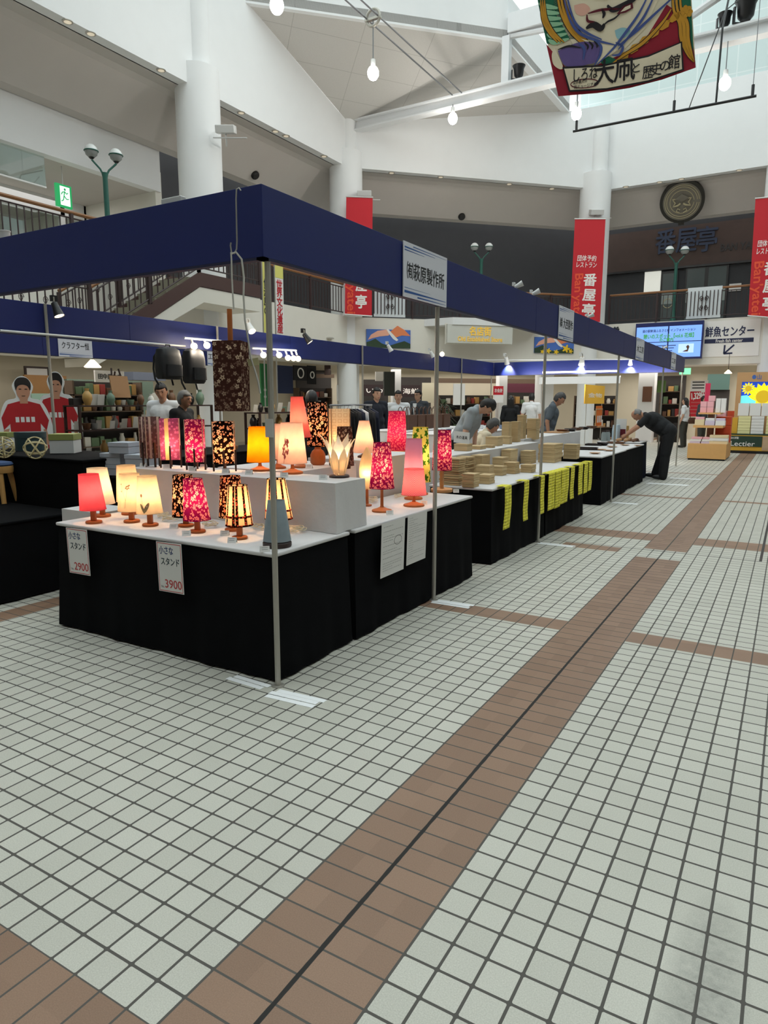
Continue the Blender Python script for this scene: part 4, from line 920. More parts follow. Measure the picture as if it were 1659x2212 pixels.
# hanging backpacks
def backpack(px, top, bot, wpx, label, xs=-5.40):
    P = at_x(px, top, xs); k = depth(P)/FOC; h = (bot-top)*k; w_ = wpx*k; t = thing('backpack', label, 'backpack', P, group='black backpacks hanging from the inner fascia'); M = mat('black_nylon', (24, 24, 26), .6, vary=.3, scale=14)
    rings = []
    for z, s, d in ((-h*.06, .55, .5), (-h*.12, .9, .8), (-h*.3, 1, 1), (-h*.6, 1.02, 1.05), (-h*.8, 1, 1), (-h*.86, .9, .7)):
        rings.append([(math.copysign(abs(math.cos(a))**.5, math.cos(a))*.09*d, math.copysign(abs(math.sin(a))**.5, math.sin(a))*w_/2*s, z) for a in [2*PI*i/24 for i in range(24)]])
    MB().loft(rings).build('pack_body', M, t, smooth=True)
    MB().loft([[(math.copysign(abs(math.cos(a))**.5, math.cos(a))*.03+.10, math.copysign(abs(math.sin(a))**.5, math.sin(a))*w_*.36, z) for a in [2*PI*i/20 for i in range(20)]] for z in (-h*.5, -h*.78)]).build('front_pocket', M, t, smooth=True)
    for s in (-1, 1): MB().tube([(-.08, s*w_*.2, -h*.12), (-.14, s*w_*.3, -h*.3), (-.15, s*w_*.32, -h*.6), (-.1, s*w_*.4, -h*.85), (-.06, s*w_*.35, -h)], .012, 6).build('shoulder_strap', M, t, smooth=True)
    MB().tube([(0, -.04, -h*.07), (0, -.03, 0), (0, .03, 0), (0, .04, -h*.07)], .008, 6).build('carry_loop', M, t, smooth=True)
backpack(362, 745, 830, 58, 'larger black backpack hanging from the rail, left one'); backpack(417, 748, 840, 50, 'black backpack hanging right of the larger one, straps dangling')
# spot lamps
M_spotb = mat('black_spot_housing', (22, 22, 24), .4); M_spotw = mat('white_spot_housing', (226, 226, 224), .4); M_lens = mat('glowing_lens', (255, 236, 200), .4, emit=5.0); M_gl = mat('glowing_globe', (255, 232, 190), .4, emit=7.0)
def clip_spot(P, aim, label, m, s=1.0, energy=0, down=0):
    P = Vector(P); aim = Vector(aim).normalized(); t = thing('clip_spotlight', label, 'spotlight', P, group='clip spotlights on the fascia rails')
    M = frame((0, 0, 0), aim.orthogonal(), aim.cross(aim.orthogonal())); R = M.to_3x3(); q = lambda r, d, n=20: [R @ Vector((r*math.cos(2*PI*i/n), r*math.sin(2*PI*i/n), d)) for i in range(n)]
    c = Vector((0, 0, -.03)); L = [(.018, -.01), (.03, .0), (.034, .05), (.048, .13)]
    if R.col[2].dot(aim) < 0: L = [(r, -d) for r, d in L]
    MB().loft([[p*s for p in q(r, d)] for r, d in L], cap=False).build('shade', m, t, smooth=True)
    e = .125 if L[-1][1] > 0 else -.125; MB().loft([[p*s for p in q(.042, e)], [p*s for p in q(.043, e*.96)]]).build('lamp', M_lens, t, smooth=True)
    MB().tube([Vector((0, 0, 0)), Vector((0, 0, .05))*s, Vector((-.03, .02, .06))*s], .007*s, 6).build('arm', M_pole, t, smooth=True); MB().box(-.05*s, -.015*s, -.01, .05*s, .02*s, .075*s).build('clip', m, t)
    if energy:
        l = bpy.data.lights.new('spot_beam', 'SPOT'); l.energy = energy; l.spot_size = 1.5; l.spot_blend = .6; l.color = (1, .9, .78); l.shadow_soft_size = .03; o = bpy.data.objects.new('spot_beam', l); COL.objects.link(o); o.parent = t; o.location = aim*.14*s; o.rotation_euler = aim.to_track_quat('-Z', 'Y').to_euler()
    return t
clip_spot(at_x(117, 655, -5.44), (.35, .1, -.9), 'black clip spotlight on the left pole, shining down', M_spotb, 1.1, 45)
clip_spot(at_x(657, 722, -5.46), (.5, .3, -.8), 'black clip spotlight on the inner fascia, right of the bulb row', M_spotb, 1.2, 60)
clip_spot(at_x(537, 700, -5.46), (.6, -.2, -.75), 'white clip spotlight behind the hanging floral lamp', M_spotw, 1.1, 30)
clip_spot(at_x(838, 746, -5.46), (.4, .3, -.85), 'white clip spotlight below the left bird picture', M_spotw, 1.0, 30)
clip_spot(at_x(930, 760, -5.46), (.4, .3, -.85), 'white clip spotlight left of the second pole', M_spotw, 1.0, 30)
clip_spot(at_y(1093, 772, 15.7), (.0, .5, -.85), 'round white spotlight in front of the far fascia, left one', M_spotw, 1.4, 110)
clip_spot(at_y(1258, 772, 15.7), (-.2, .5, -.8), 'white spotlight in front of the far fascia, above the white banner', M_spotw, 1.6, 110)
clip_spot(at_y(1362, 776, 15.7), (-.1, .5, -.85), 'small white spotlight near the right end of the far fascia', M_spotw, 1.1, 90)
for (px, yy, m, lb) in ((1150, 5.62, M_spotw, 'white clip spotlight on top of the fascia, near the black screen'), (1112, 5.1, M_spotw, 'small white adaptor clipped on top of the fascia'), (1272, 8.05, M_spotw, 'white clip spotlight on top of the fascia, in front of the red banner'), (1340, 9.9, M_spotb, 'black clip spotlight on top of the fascia, left of the info screen'), (1440, 13.6, M_spotw, 'white clip spotlights at the far end of the fascia')):
    clip_spot((-1.03, at_x(px, 650, -1.03).y, FT+.02), (.6, .2, .3) if m is M_spotw else (-.7, .1, .25), lb, m, .55)
def globe_rail(px0, px1, py0, py1, xs, lamps, label):
    a = at_x(px0, py0, xs); b = at_x(px1, py1, xs); t = thing('lamp_rail', label, 'lamp rail', a, group='white rails with globe bulbs'); d = b-a
    MB().tube([Vector(), d], .014, 8).build('rail', M_alu, t, smooth=True)
    for px, py in lamps:
        c = at_x(px, py, xs+.05)-a; f = (c.y)/d.y; s = d*f; MB().tube([s, s+(c-s)*.55], .014, 8).build('socket', M_alu, t, smooth=True); MB().sphere(c, .042, n=16, k=10).build('bulb', M_gl, t, smooth=True); point('bulb_light', c+Vector((.07, 0, -.02)), 7, (1, .86, .68), .05, t)
globe_rail(398, 478, 730, 737, -5.40, ((419, 748), (447, 746), (474, 749)), 'white rail with three globe bulbs left of the hanging floral lamp')
globe_rail(545, 640, 752, 757, -5.40, ((569, 767), (603, 767), (622, 773), (634, 774), (644, 775)), 'white rail with five bright globe bulbs behind the corner pole')
P = at_x(955, 765, -5.4); g = thing('globe_bulb', 'bright globe bulb beside the second pole', 'bulb', P); MB().sphere((0, 0, 0), .05, n=16, k=10).build('globe', M_gl, g, smooth=True); MB().lathe([(.014, .04), (.014, .10)], 12).build('socket', M_alu, g, smooth=True)
def alu_rail(p, q, label, r=.012):
    tag(MB().tube([p, q], r, 8).build('rail_bar', M_alu, smooth=True), label, 'rail')
alu_rail(at_x(0, 714, -5.50), at_x(400, 748, -5.50), 'long white bar under the inner fascia at the left')
alu_rail(at_y(1030, 778, 15.75), at_y(1395, 776, 15.75), 'long white bar along the far fascia')
tag(MB().box(-.9, .9, -.03, .03, -.02, .02).build('tube_light', mat('tube_light_glow', (255, 252, 244), .4, emit=3), loc=at_y(1252, 803, 15.6)), 'white tube light hanging in front of the far fascia', 'lamp')
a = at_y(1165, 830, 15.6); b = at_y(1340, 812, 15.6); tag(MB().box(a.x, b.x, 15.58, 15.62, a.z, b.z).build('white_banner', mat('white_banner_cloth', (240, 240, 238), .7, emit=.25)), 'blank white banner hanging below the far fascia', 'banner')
l_ = area('far_fascia_tube', (-3.0, 15.6, 2.06), 3.6, .06, 42, (1, .97, .92), (math.radians(118), 0, 0))

# inner tables and goods
draped_table(-5.2, -4.35, 9.1, 11.8, .98, 'white draped table with brown leather bags, in front of the three men', skirt=M_wcloth, seed=31)
draped_table(-4.2, -3.3, 8.6, 11.4, .97, 'white draped inner table with small cups behind the man in grey', skirt=M_wcloth, seed=32)
draped_table(-5.3, -4.5, 3.3, 6.6, .88, 'black draped inner table behind the tall lanterns', skirt=M_black, top=M_black, seed=33)
M_leather = mat('brown_leather', (84, 52, 34), .55, vary=.25, scale=12)
for i, px in enumerate((872, 889, 907, 925, 944, 962)):
    P = at_x(px, 920, -4.6); t = thing('leather_bag', 'brown leather tote bag with arched handles, %s from the left on the white table' % ('first', 'second', 'third', 'fourth', 'fifth', 'sixth')[i], 'bag', (-4.62, P.y, .981), group='row of leather tote bags'); h = .26; w_ = .30
    MB().loft([[(-.06*s, -w_/2*s, z), (.06*s, -w_/2*s, z), (.06*s, w_/2*s, z), (-.06*s, w_/2*s, z)] for s, z in ((.94, .001), (1, h*.5), (.97, h))]).build('bag_body', M_leather, t, bevel=.01)
    for s in (-1, 1): MB().tube([(s*.05, .09*math.cos(PI*k/10), h-.01+.15*math.sin(PI*k/10)) for k in range(11)], .007, 6).build('handle', M_leather, t, smooth=True)
M_cup = mat('white_porcelain', (224, 228, 232), .25); M_cupb = mat('blue_porcelain', (120, 138, 170), .25)
for i in range(14):
    y = 8.8+i*.19; P = Vector((-3.45-.16*(i % 3), y, .971)); tag(MB().lathe([(.025, 0), (.03, .004), (.042, .05), (.044, .075), (.040, .075), (.034, .01), (.001, .009)], 16).build('cup', M_cup if i % 4 else M_cupb, smooth=True, loc=P), 'small porcelain cup on the inner white table behind the man in grey', 'cup', 'cups on the inner white table')
def clothes_rack():
    a = at_x(712, 870, -4.75); b = at_x(803, 868, -4.75); t = thing('clothes_rack', 'chrome clothes rail with dark garments left of the man in the black jacket', 'clothes rack', (a.x, a.y, 0)); L = b.y-a.y; z = 1.42
    M_chr = mat('chrome', (190, 190, 192), .2, .9); MB().tube([(0, 0, z), (0, L, z)], .014, 8).build('rail', M_chr, t, smooth=True)
    for y in (.02, L-.02): MB().tube([(0, y, 0), (0, y, z)], .012, 8).build('upright', M_chr, t, smooth=True); MB().tube([(-.25, y, .02), (.25, y, .02)], .014, 8).build('foot', M_chr, t, smooth=True)
    for k in range(11):
        y = .08+(L-.16)*k/10; M = mat(('garment_black', 'garment_charcoal', 'garment_indigo', 'garment_white')[k % 4 if k != 3 else 0], ((20, 20, 22), (44, 44, 48), (30, 36, 56), (200, 200, 204))[k % 4 if k != 3 else 0], .9); mb = MB()
        mb.loft([[(x*.9, y+d, zz) for x, d in ((-wx, -.012), (wx, -.012), (wx, .012), (-wx, .012))] for wx, zz in ((.06, z-.06), (.2, z-.12), (.22, z-.4), (.24, z-.8))]); mb.build('garment', M, t, bevel=.006); MB().tube([(0, y, z+.014), (.012, y, z), (0, y, z-.03), (0, y, z-.06)], .003, 6).build('hanger', M_chr, t)
clothes_rack()
# shelf of crafts at the left, behind the footballer cutouts and the white boxes
def craft_shelf(x, y0, y1, label, levels, seed):
    t = thing('craft_shelf', label, 'shelf', (x, y0, 0)); L = y1-y0
    for z in levels: MB().box(-.16, .16, 0, L, z-.02, z).build('shelf_board', M_dwood, t)
    for xx in (-.15, .15):
        for y in (.02, L-.02): MB().box(xx-.015, xx+.015, y-.015, y+.015, 0, levels[-1]).build('post', M_dwood, t)
    r = random.Random(seed); pal = [mat('glaze_white', (214, 212, 204), .3), mat('glaze_brown', (112, 78, 52), .4), mat('glaze_grey', (150, 150, 146), .4), mat('glaze_ochre', (188, 148, 84), .4), mat('glaze_black', (34, 32, 32), .3), mat('glaze_green', (108, 132, 112), .4)]
    for li, z in enumerate(levels):
        y = y0+.08
        while y < y1-.1:
            m = r.choice(pal); k = r.random(); s = r.uniform(.7, 1.25); P = Vector((x+r.uniform(-.05, .08), y, z+.001))
            lb = 'on the %s of the dark craft shelf' % ('lowest board', 'middle board', 'top board')[li]
            if k < .35: tag(MB().lathe([(.03*s, 0), (.034*s, .004), (.048*s, .07*s), (.044*s, .07*s), (.03*s, .01), (.001, .009)], 16).build('cup', m, smooth=True, loc=P), 'small glazed cup '+lb, 'cup', 'cups '+lb)
            elif k < .6: tag(MB().lathe([(.03*s, 0), (.055*s, .07*s), (.05*s, .12*s), (.022*s, .16*s), (.028*s, .19*s), (.02*s, .19*s), (.001, .18*s)], 18).build('vase', m, smooth=True, loc=P), 'small glazed vase '+lb, 'vase', 'vases '+lb)
            elif k < .8: tag(MB().box(-.04*s, .04*s, -.06*s, .06*s, 0, .08*s).build('small_box', m, loc=P, bevel=.004, rz=r.uniform(-.3, .3)), 'small craft box '+lb, 'box', 'small boxes '+lb)
            else: 
                o = MB(); o.obox(Matrix.Translation((0, 0, .075*s)) @ Matrix.Rotation(.2, 4, 'Y'), .006, .11*s, .15*s); tag(o.build('display_card', pal[0], loc=P), 'pale upright display card '+lb, 'card', 'display cards '+lb)
            y += r.uniform(.085, .15)
craft_shelf(-6.9, 4.6, 7.0, 'dark open shelf of small craft goods behind the left stall', (.75, 1.10, 1.42), 5)
craft_shelf(-6.2, 7.3, 9.3, 'dark open shelf of craft goods right of the grey-haired man', (.72, 1.05, 1.3), 9)
r5 = random.Random(3)
for i in range(16):
    P = Vector((-4.65-.22*(i % 3), 3.5+i*.19, .881)); m = (M_cup, M_tray, M_lacq, M_tray2)[i % 4]
    tag(MB().lathe([(.03, 0), (.05, .03), (.055, .06), (.05, .06), (.03, .012), (.001, .011)], 16).build('small_bowl', m, smooth=True, loc=P), 'small bowl on the black inner table behind the lanterns', 'bowl', 'bowls on the black inner table')
def easel():
    P = at_x(255, 870, -6.4); t = thing('easel', 'small wooden easel holding a brown board on the top shelf', 'easel', (-6.9, at_x(255, 870, -6.9).y, 1.421), rz=.2)
    for s in (-1, 1): MB().tube([(.06, s*.16, 0), (-.02, s*.07, .5)], .012, 8).build('leg', M_dwood, t)
    MB().tube([(-.14, 0, 0), (-.02, 0, .46)], .012, 8).build('leg', M_dwood, t); o = MB(); o.obox(Matrix.Translation((.05, 0, .25)) @ Matrix.Rotation(-.15, 4, 'Y'), .012, .36, .30); o.build('board', mat('tan_board', (150, 112, 74), .6), t)
easel()
# cardboard cutouts of players
M_redshirt = mat('red_shirt_print', (176, 28, 34), .6, vary=.15, scale=5); M_skinp = mat('printed_skin', (190, 138, 110), .6); M_hairp = mat('printed_hair', (28, 22, 20), .6); M_cutw = mat('white_card_edge', (226, 226, 224), .6)
def cutout(px, top, xs, label, rz, wk=1.0):
    P = at_x(px, top, xs); t = thing('cardboard_cutout', label, 'cutout', (xs, P.y, 0), rz); H = P.z; s = H/1.8; q = lambda pts: [(0, y*s*wk, z*s) for y, z in pts]
    out = [(-.17, 0), (-.2, .85), (-.33, .95), (-.30, 1.3), (-.22, 1.5), (-.09, 1.55), (-.13, 1.7), (-.05, 1.82), (.05, 1.82), (.13, 1.7), (.09, 1.55), (.22, 1.5), (.33, 1.25), (.34, .9), (.2, .85), (.17, 0)]
    MB().slab(q(smooth_(out, 4)), (.008, 0, 0)).build('card_outline', M_cutw, t); lay = lambda n, pts, m, k=1: MB().slab([(x+.0085+.0012*k, y, z) for x, y, z in q(pts)], (.001, 0, 0)).build(n, m, t)
    lay('printed_shirt', [(-.18, .86), (-.19, 1.2), (-.27, 1.12), (-.29, 1.28), (-.2, 1.46), (-.06, 1.5), (.06, 1.5), (.2, 1.46), (.3, 1.24), (.26, 1.1), (.19, 1.2), (.18, .86)], M_redshirt)
    lay('printed_shorts', [(-.18, .5), (-.18, .86), (.18, .86), (.18, .5)], M_redshirt)
    lay('printed_arm', [(-.27, 1.12), (-.31, .98), (-.2, .9), (-.2, .95), (-.24, 1.0), (-.2, 1.14)], M_skinp); lay('printed_arm', [(.26, 1.12), (.3, .92), (.24, .9), (.22, 1.12)], M_skinp); lay('printed_leg', [(-.16, .02), (-.17, .5), (-.02, .5), (-.03, .02)], M_skinp); lay('printed_leg', [(.03, .02), (.02, .5), (.17, .5), (.16, .02)], M_skinp)
    lay('printed_face', smooth_([(-.05, 1.47), (-.05, 1.53), (-.082, 1.6), (-.08, 1.72), (.0, 1.76), (.08, 1.72), (.082, 1.6), (.05, 1.53), (.05, 1.47)], 3), M_skinp, 2); [lay('printed_eye', [(e-.018, 1.655), (e+.018, 1.655), (e+.014, 1.667), (e-.014, 1.667)], M_hairp, 4) for e in (-.036, .036)]; lay('printed_mouth', [(-.025, 1.575), (.025, 1.575), (.018, 1.568), (-.018, 1.568)], M_hairp, 4); lay('printed_hair', smooth_([(-.088, 1.64), (-.1, 1.74), (-.05, 1.81), (.05, 1.81), (.1, 1.74), (.088, 1.64), (.06, 1.70), (.0, 1.72), (-.06, 1.70), (-.088, 1.64)], 3), M_hairp, 3)
    for k in range(4): lay('printed_block', [(-.12+k*.065, 1.22), (-.12+k*.065, 1.29), (-.075+k*.065, 1.29), (-.075+k*.065, 1.22)], M_cutw, 2)
    MB().tube([(-.2, 0, .005), (0, 0, .9)], .008, 6).build('rear_strut', M_cutw, t)
cutout(47, 818, -7.6, 'cardboard cutout of a player in a red shirt, hand on hip, at the left edge', -.3); cutout(119, 808, -7.6, 'narrow angled cardboard cutout of a player in red, behind the pole', -1.0, .9)

# ================================================================ PEOPLE
def capsule(mb, a, b, ra, rb, n=14):
    a = Vector(a); b = Vector(b); d = b-a; L = max(d.length, 1e-5); d = d/L; x = d.orthogonal().normalized(); y = d.cross(x); rings = []
    for j in range(5):
        th = PI/2*(1-(j+.05)/5.05); rings.append((a-d*ra*math.sin(th), ra*math.cos(th)))
    for j in range(1, 4): rings.append((a.lerp(b, j/4), lerp(ra, rb, j/4)))
    for j in range(5):
        th = PI/2*(j+.0)/5.05; rings.append((b+d*rb*math.sin(th), rb*math.cos(th)))
    mb.loft([[c+x*r*math.cos(2*PI*k/n)+y*r*math.sin(2*PI*k/n) for k in range(n)] for c, r in rings])
def ellipsoid(mb, c, r, R=None, n=18, k=12):
    t = MB(); t.sphere((0, 0, 0), tuple(r), n=n, k=k); R = R or Matrix.Identity(3); mb.add([Vector(c)+R @ Vector(p) for p in t.v], t.f)
def remesh(mb, name, m, parent, vox=.011, it=3, cut=None):
    me = bpy.data.meshes.new('tmp'); me.from_pydata(mb.v, [], mb.f); bm = bmesh.new(); bm.from_mesh(me); bmesh.ops.recalc_face_normals(bm, faces=bm.faces); bm.to_mesh(me); bm.free()
    o = bpy.data.objects.new('tmp', me); COL.objects.link(o); r = o.modifiers.new('r', 'REMESH'); r.mode = 'VOXEL'; r.voxel_size = vox; s = o.modifiers.new('s', 'SMOOTH'); s.factor = .5; s.iterations = it
    dg = bpy.context.evaluated_depsgraph_get(); me2 = bpy.data.meshes.new_from_object(o.evaluated_get(dg)); bpy.data.objects.remove(o); bpy.data.meshes.remove(me)
    me2.name = name; me2.materials.clear(); me2.materials.append(m); me2.shade_smooth(); q = bpy.data.objects.new(name, me2); COL.objects.link(q); q.parent = parent; return q
M_skin = mat('skin', (206, 160, 134), .55, vary=.04, scale=12); M_skin2 = mat('tanned_skin', (184, 134, 106), .55, vary=.04, scale=12)
M_hair = mat('black_hair', (26, 22, 21), .55, vary=.3, scale=60); M_hairg = mat('grey_hair', (128, 126, 124), .6, vary=.3, scale=60); M_hairm = mat('dark_grey_hair', (70, 68, 67), .6, vary=.3, scale=60)
M_eye = mat('eye_dark', (30, 24, 22), .3); M_lip = mat('lip', (168, 96, 86), .5); M_shoe = mat('black_shoe', (20, 20, 22), .45)
def cloth(name, c): return mat(name, c, .9, vary=.08, scale=10)
def person(label, loc, heading, H, shirt, trousers, hair=M_hair, skin=M_skin, bend=0.0, head=(0.0, 0.0), arms=None, legs=None, sit=None, sleeve='short', bald=False, long=False, glasses=False, jacket=None, vox=.012, twist=0.0, group=None, woman=False, girth=1.0):
    """heading: direction the person faces, radians from +x; local frame: x right, y forward, z up"""
    t = thing('person', label, 'person', loc, heading-PI/2, group); s = H/1.70; g_ = girth; V = lambda x, y, z: Vector((x, y, z))*s
    hipz = .90 if sit is None else sit; piv = V(0, 0, hipz)
    B = Matrix.Rotation(-bend, 3, 'X') @ Matrix.Rotation(twist, 3, 'Z')
    up = lambda x, y, z: piv+B @ (V(x, y, z-.90))
    sw = .165 if woman else .185
    neck, chest, belly, pelv = up(0, -.01, 1.435), up(0, 0, 1.27), up(0, 0, 1.08), up(0, 0, .93)
    # head
    hr = B @ Matrix.Rotation(-head[0], 3, 'X') @ Matrix.Rotation(head[1], 3, 'Z'); hb = up(0, .0, 1.47); hc = hb+hr @ V(0, .022, .115)
    h = lambda x, y, z: hc+hr @ V(x, y, z)
    sh = [up(sx*sw, -.01, 1.385) for sx in (-1, 1)]
    A = arms or {}
    el, wr = [], []
    for i, sx in enumerate((-1, 1)):
        if i in A: e, w_ = A[i]; el.append(up(*e) if len(e) == 3 else V(*e[1:])); wr.append(up(*w_) if len(w_) == 3 else V(*w_[1:]))
        else: el.append(up(sx*(sw+.05), -.03, 1.11)); wr.append(up(sx*(sw+.06), .06, .87))
    hip = [V(sx*.09, 0, hipz) for sx in (-1, 1)]; kn, an = [], []
    for i, sx in enumerate((-1, 1)):
        if legs: k_, a_ = legs[i]; kn.append(V(*k_)); an.append(V(*a_))
        elif sit is not None: kn.append(V(sx*.13, .40, hipz+.02)); an.append(V(sx*.13, .38, .08))
        else: kn.append(V(sx*.095, .015, .49)); an.append(V(sx*.10, -.02, .085))
    fd = [V(0, .11, -.045)]*2
    mb = MB()
    # torso
    capsule(mb, pelv+B @ V(-.06, 0, 0), pelv+B @ V(.06, 0, 0), .11*s, .11*s); capsule(mb, pelv, chest, .115*s, .125*s); capsule(mb, chest+B @ V(-.07, 0, .02), chest+B @ V(.07, 0, .02), .105*s, .105*s); capsule(mb, sh[0], sh[1], .058*s, .058*s); capsule(mb, up(0, 0, 1.36), hb+hr @ V(0, .01, .05), .056*s, .05*s)
    # head, jaw, nose, ears, brow
    ellipsoid(mb, hc, V(.074, .092, .108), hr); ellipsoid(mb, h(0, .03, -.055), V(.055, .062, .055), hr); ellipsoid(mb, h(0, .055, -.095), V(.028, .025, .02), hr)
    capsule(mb, h(0, .088, .02), h(0, .105, -.018), .009*s, .014*s); ellipsoid(mb, h(0, .082, .035), V(.05, .014, .012), hr)
    for sx in (-1, 1): ellipsoid(mb, h(sx*.075, -.005, -.005), V(.012, .02, .032), hr)
    # arms and hands
    for i, sx in enumerate((-1, 1)):
        capsule(mb, sh[i], el[i], .05*s, .041*s); capsule(mb, el[i], wr[i], .040*s, .027*s)
        d = (wr[i]-el[i]).normalized(); side = d.cross(Vector((0, 0, 1)) if abs(d.z) < .8 else Vector((0, 1, 0))).normalized(); nrm = side.cross(d)
        pm = wr[i]+d*.045*s; capsule(mb, wr[i], pm+d*.02*s, .026*s, .034*s)
        for f, (o, l) in enumerate(((-.03, .062), (-.010, .074), (.010, .07), (.03, .054))):
            b0 = pm+d*.035*s+side*o*s; k1 = b0+(d*.9-nrm*.25)*l*.5*s; k2 = k1+(d*.6-nrm*.6)*l*.5*s; capsule(mb, b0, k1, .010*s, .009*s, 8); capsule(mb, k1, k2, .009*s, .008*s, 8)
        tb = wr[i]+d*.02*s-side*.02*s*(1 if i else -1); capsule(mb, tb, tb+(d*.5-side*.7*(1 if i else -1)-nrm*.2)*.05*s, .012*s, .010*s, 8)
    # legs
    for i in range(2):
        capsule(mb, hip[i], kn[i], .082*s, .056*s); capsule(mb, kn[i], an[i], .054*s, .036*s); capsule(mb, an[i], an[i]+fd[i], .036*s, .03*s)
    body = remesh(mb, 'body', skin, t, vox)
    # face details
    for sx in (-1, 1):
        MB().sphere(h(sx*.031, .079, .012), .0085*s, n=10, k=6).build('eye', M_eye, t, smooth=True)
        MB().tube([h(sx*.016, .090, .034), h(sx*.034, .090, .038), h(sx*.05, .078, .032)], .0035*s, 5).build('eyebrow', hair if not bald else M_hairm, t, smooth=True)
    MB().tube([h(-.022, .086, -.058), h(0, .094, -.060), h(.022, .086, -.058)], .0045*s, 6).build('mouth', M_lip, t, smooth=True)
    if glasses:
        g = MB()
        for sx in (-1, 1): g.tube([h(sx*.033+.022*math.cos(2*PI*k/12), .104, .012+.016*math.sin(2*PI*k/12)) for k in range(13)], .0025*s, 5); g.tube([h(sx*.055, .10, .018), h(sx*.082, .01, .018)], .0025*s, 5)
        g.tube([h(-.011, .106, .016), h(.011, .106, .016)], .0025*s, 5); g.build('glasses', M_eye, t, smooth=True)
    # hair cap
    n, k = 24, 14; hm = MB(); pts = []; R = (.084, .103, .118)
    for j in range(k+1):
        for i in range(n):
            th = PI*j/k; ph = 2*PI*i/n; w_ = 1+.03*math.sin(ph*7+j)+.02*math.sin(ph*13); pts.append(h(R[0]*math.sin(th)*math.cos(ph)*w_, -.006+R[1]*math.sin(th)*math.sin(ph)*w_, .008+R[2]*math.cos(th)*w_))
    F = []
    for j in range(k):
        for i in range(n):
            th = PI*(j+.5)/k; ph = 2*PI*(i+.5)/n; z = math.cos(th); y = math.sin(th)*math.sin(ph); x = abs(math.sin(th)*math.cos(ph))
            if bald: keep = (y < .1 and -.55 < z < .35)
            else: keep = (z > .52 or (y < .35 and z > -.25) or (y < -.05 and z > -.75)) and not (x > .8 and y > -.1 and z < .0 and not long)
            if keep: F.append((j*n+i, j*n+(i+1) % n, (j+1)*n+(i+1) % n, (j+1)*n+i))
    hm.add(pts, F); ho = hm.build('hair', hair, t, smooth=True); so = ho.modifiers.new('thick', 'SOLIDIFY'); so.thickness = .012*s; so.offset = -1
    if long:
        lm = MB(); capsule(lm, h(-.03, -.06, .0), h(-.04, -.07, -.22), .06*s, .05*s); capsule(lm, h(.03, -.06, .0), h(.04, -.07, -.22), .06*s, .05*s); remesh(lm, 'long_hair', hair, t, .014)
    # shirt
    c = MB(); e = .014*s
    capsule(c, pelv+B @ V(-.055, 0, .0), pelv+B @ V(.055, 0, .0), .113*s*g_+e, .113*s*g_+e); capsule(c, pelv, chest, .118*s*g_+e, .128*s*g_+e); capsule(c, belly+B @ V(-.04, .01, 0), belly+B @ V(.04, .01, 0), .115*s*g_+e, .115*s*g_+e); capsule(c, chest+B @ V(-.075, 0, .02), chest+B @ V(.075, 0, .02), .106*s*g_+e, .106*s*g_+e); capsule(c, sh[0], sh[1], .058*s+e, .058*s+e); capsule(c, up(0, -.01, 1.37), up(0, -.005, 1.44), .068*s, .062*s)
    for i in range(2):
        q = el[i] if sleeve == 'long' else sh[i].lerp(el[i], .72); capsule(c, sh[i], q, .052*s+e, .05*s+e)
        if sleeve == 'long': capsule(c, el[i], el[i].lerp(wr[i], .9), .046*s+e*.7, .036*s+e*.6)
    remesh(c, 'jacket' if jacket else 'shirt', shirt, t, vox)
    if jacket: MB().slab([up(-.05, .155, 1.40), up(.05, .155, 1.40), up(.012, .172, 1.15), up(-.012, .172, 1.15)], B @ V(0, -.02, 0)).build('shirt_front', jacket, t)
    # trousers
    c = MB(); e = .012*s; capsule(c, pelv+B @ V(-.055, 0, -.02), pelv+B @ V(.055, 0, -.02), .112*s*g_+e, .112*s*g_+e)
    for i in range(2): capsule(c, hip[i], kn[i], (.085*s+e)*g_, (.064*s+e)*g_); capsule(c, kn[i], an[i]+V(0, 0, -.015), (.062*s+e)*g_, (.052*s+e)*g_)
    remesh(c, 'trousers', trousers, t, vox)
    for i in range(2):
        f = MB(); ellipsoid(f, an[i]+V(0, .07, -.035), V(.045, .13, .042)); o = f.build('shoe', M_shoe, t, smooth=True)
    return t
C_blk = cloth('black_shirt_cloth', (26, 27, 30)); C_gry = cloth('grey_marl_shirt', (150, 156, 160)); C_wht = cloth('white_shirt_cloth', (226, 228, 230)); C_trs = cloth('black_trousers', (22, 22, 25)); C_chr = cloth('charcoal_jacket', (62, 66, 72)); C_dgr = cloth('dark_grey_tee', (88, 96, 104)); C_bei = cloth('beige_shirt_cloth', (196, 184, 160)); C_nav = cloth('navy_jacket', (26, 30, 42)); C_olv = cloth('olive_trousers', (62, 62, 56))
hd = math.radians
# man bending over the navy table
person('person in black shirt and black trousers bending far over the navy table', (-.80, 13.02, 0), hd(188), 1.72, C_blk, C_trs, M_hairg, M_skin2, bend=.98, head=(.45, 0), bald=True, vox=.010, girth=1.24,
       arms={0: (('a', -.26, .56, .98), ('a', -.14, .76, .82)), 1: (('a', .26, .58, 1.0), ('a', .10, .80, .82))}, legs=[((-.14, .04, .48), (-.17, .06, .085)), ((.14, .09, .48), (.16, .20, .085))])
a = at_x(1003, 900, -2.75)
person('person in grey marl t-shirt bending forward behind the wooden boxes', (-2.85, a.y, 0), hd(8), 1.72, C_gry, C_trs, M_hair, M_skin, bend=.55, head=(.75, .1), arms={0: ((-.25, .08, 1.12), (-.16, .22, .93)), 1: ((.25, .08, 1.12), (.16, .22, .93))})
a = at_x(1040, 935, -2.89)
person('person crouching with dark cropped hair and beige shirt, only the head showing between the boxes', (-2.95, a.y, 0), hd(35), 1.68, C_bei, C_trs, M_hairm, M_skin2, sit=.50, bend=.25, head=(.5, .2))
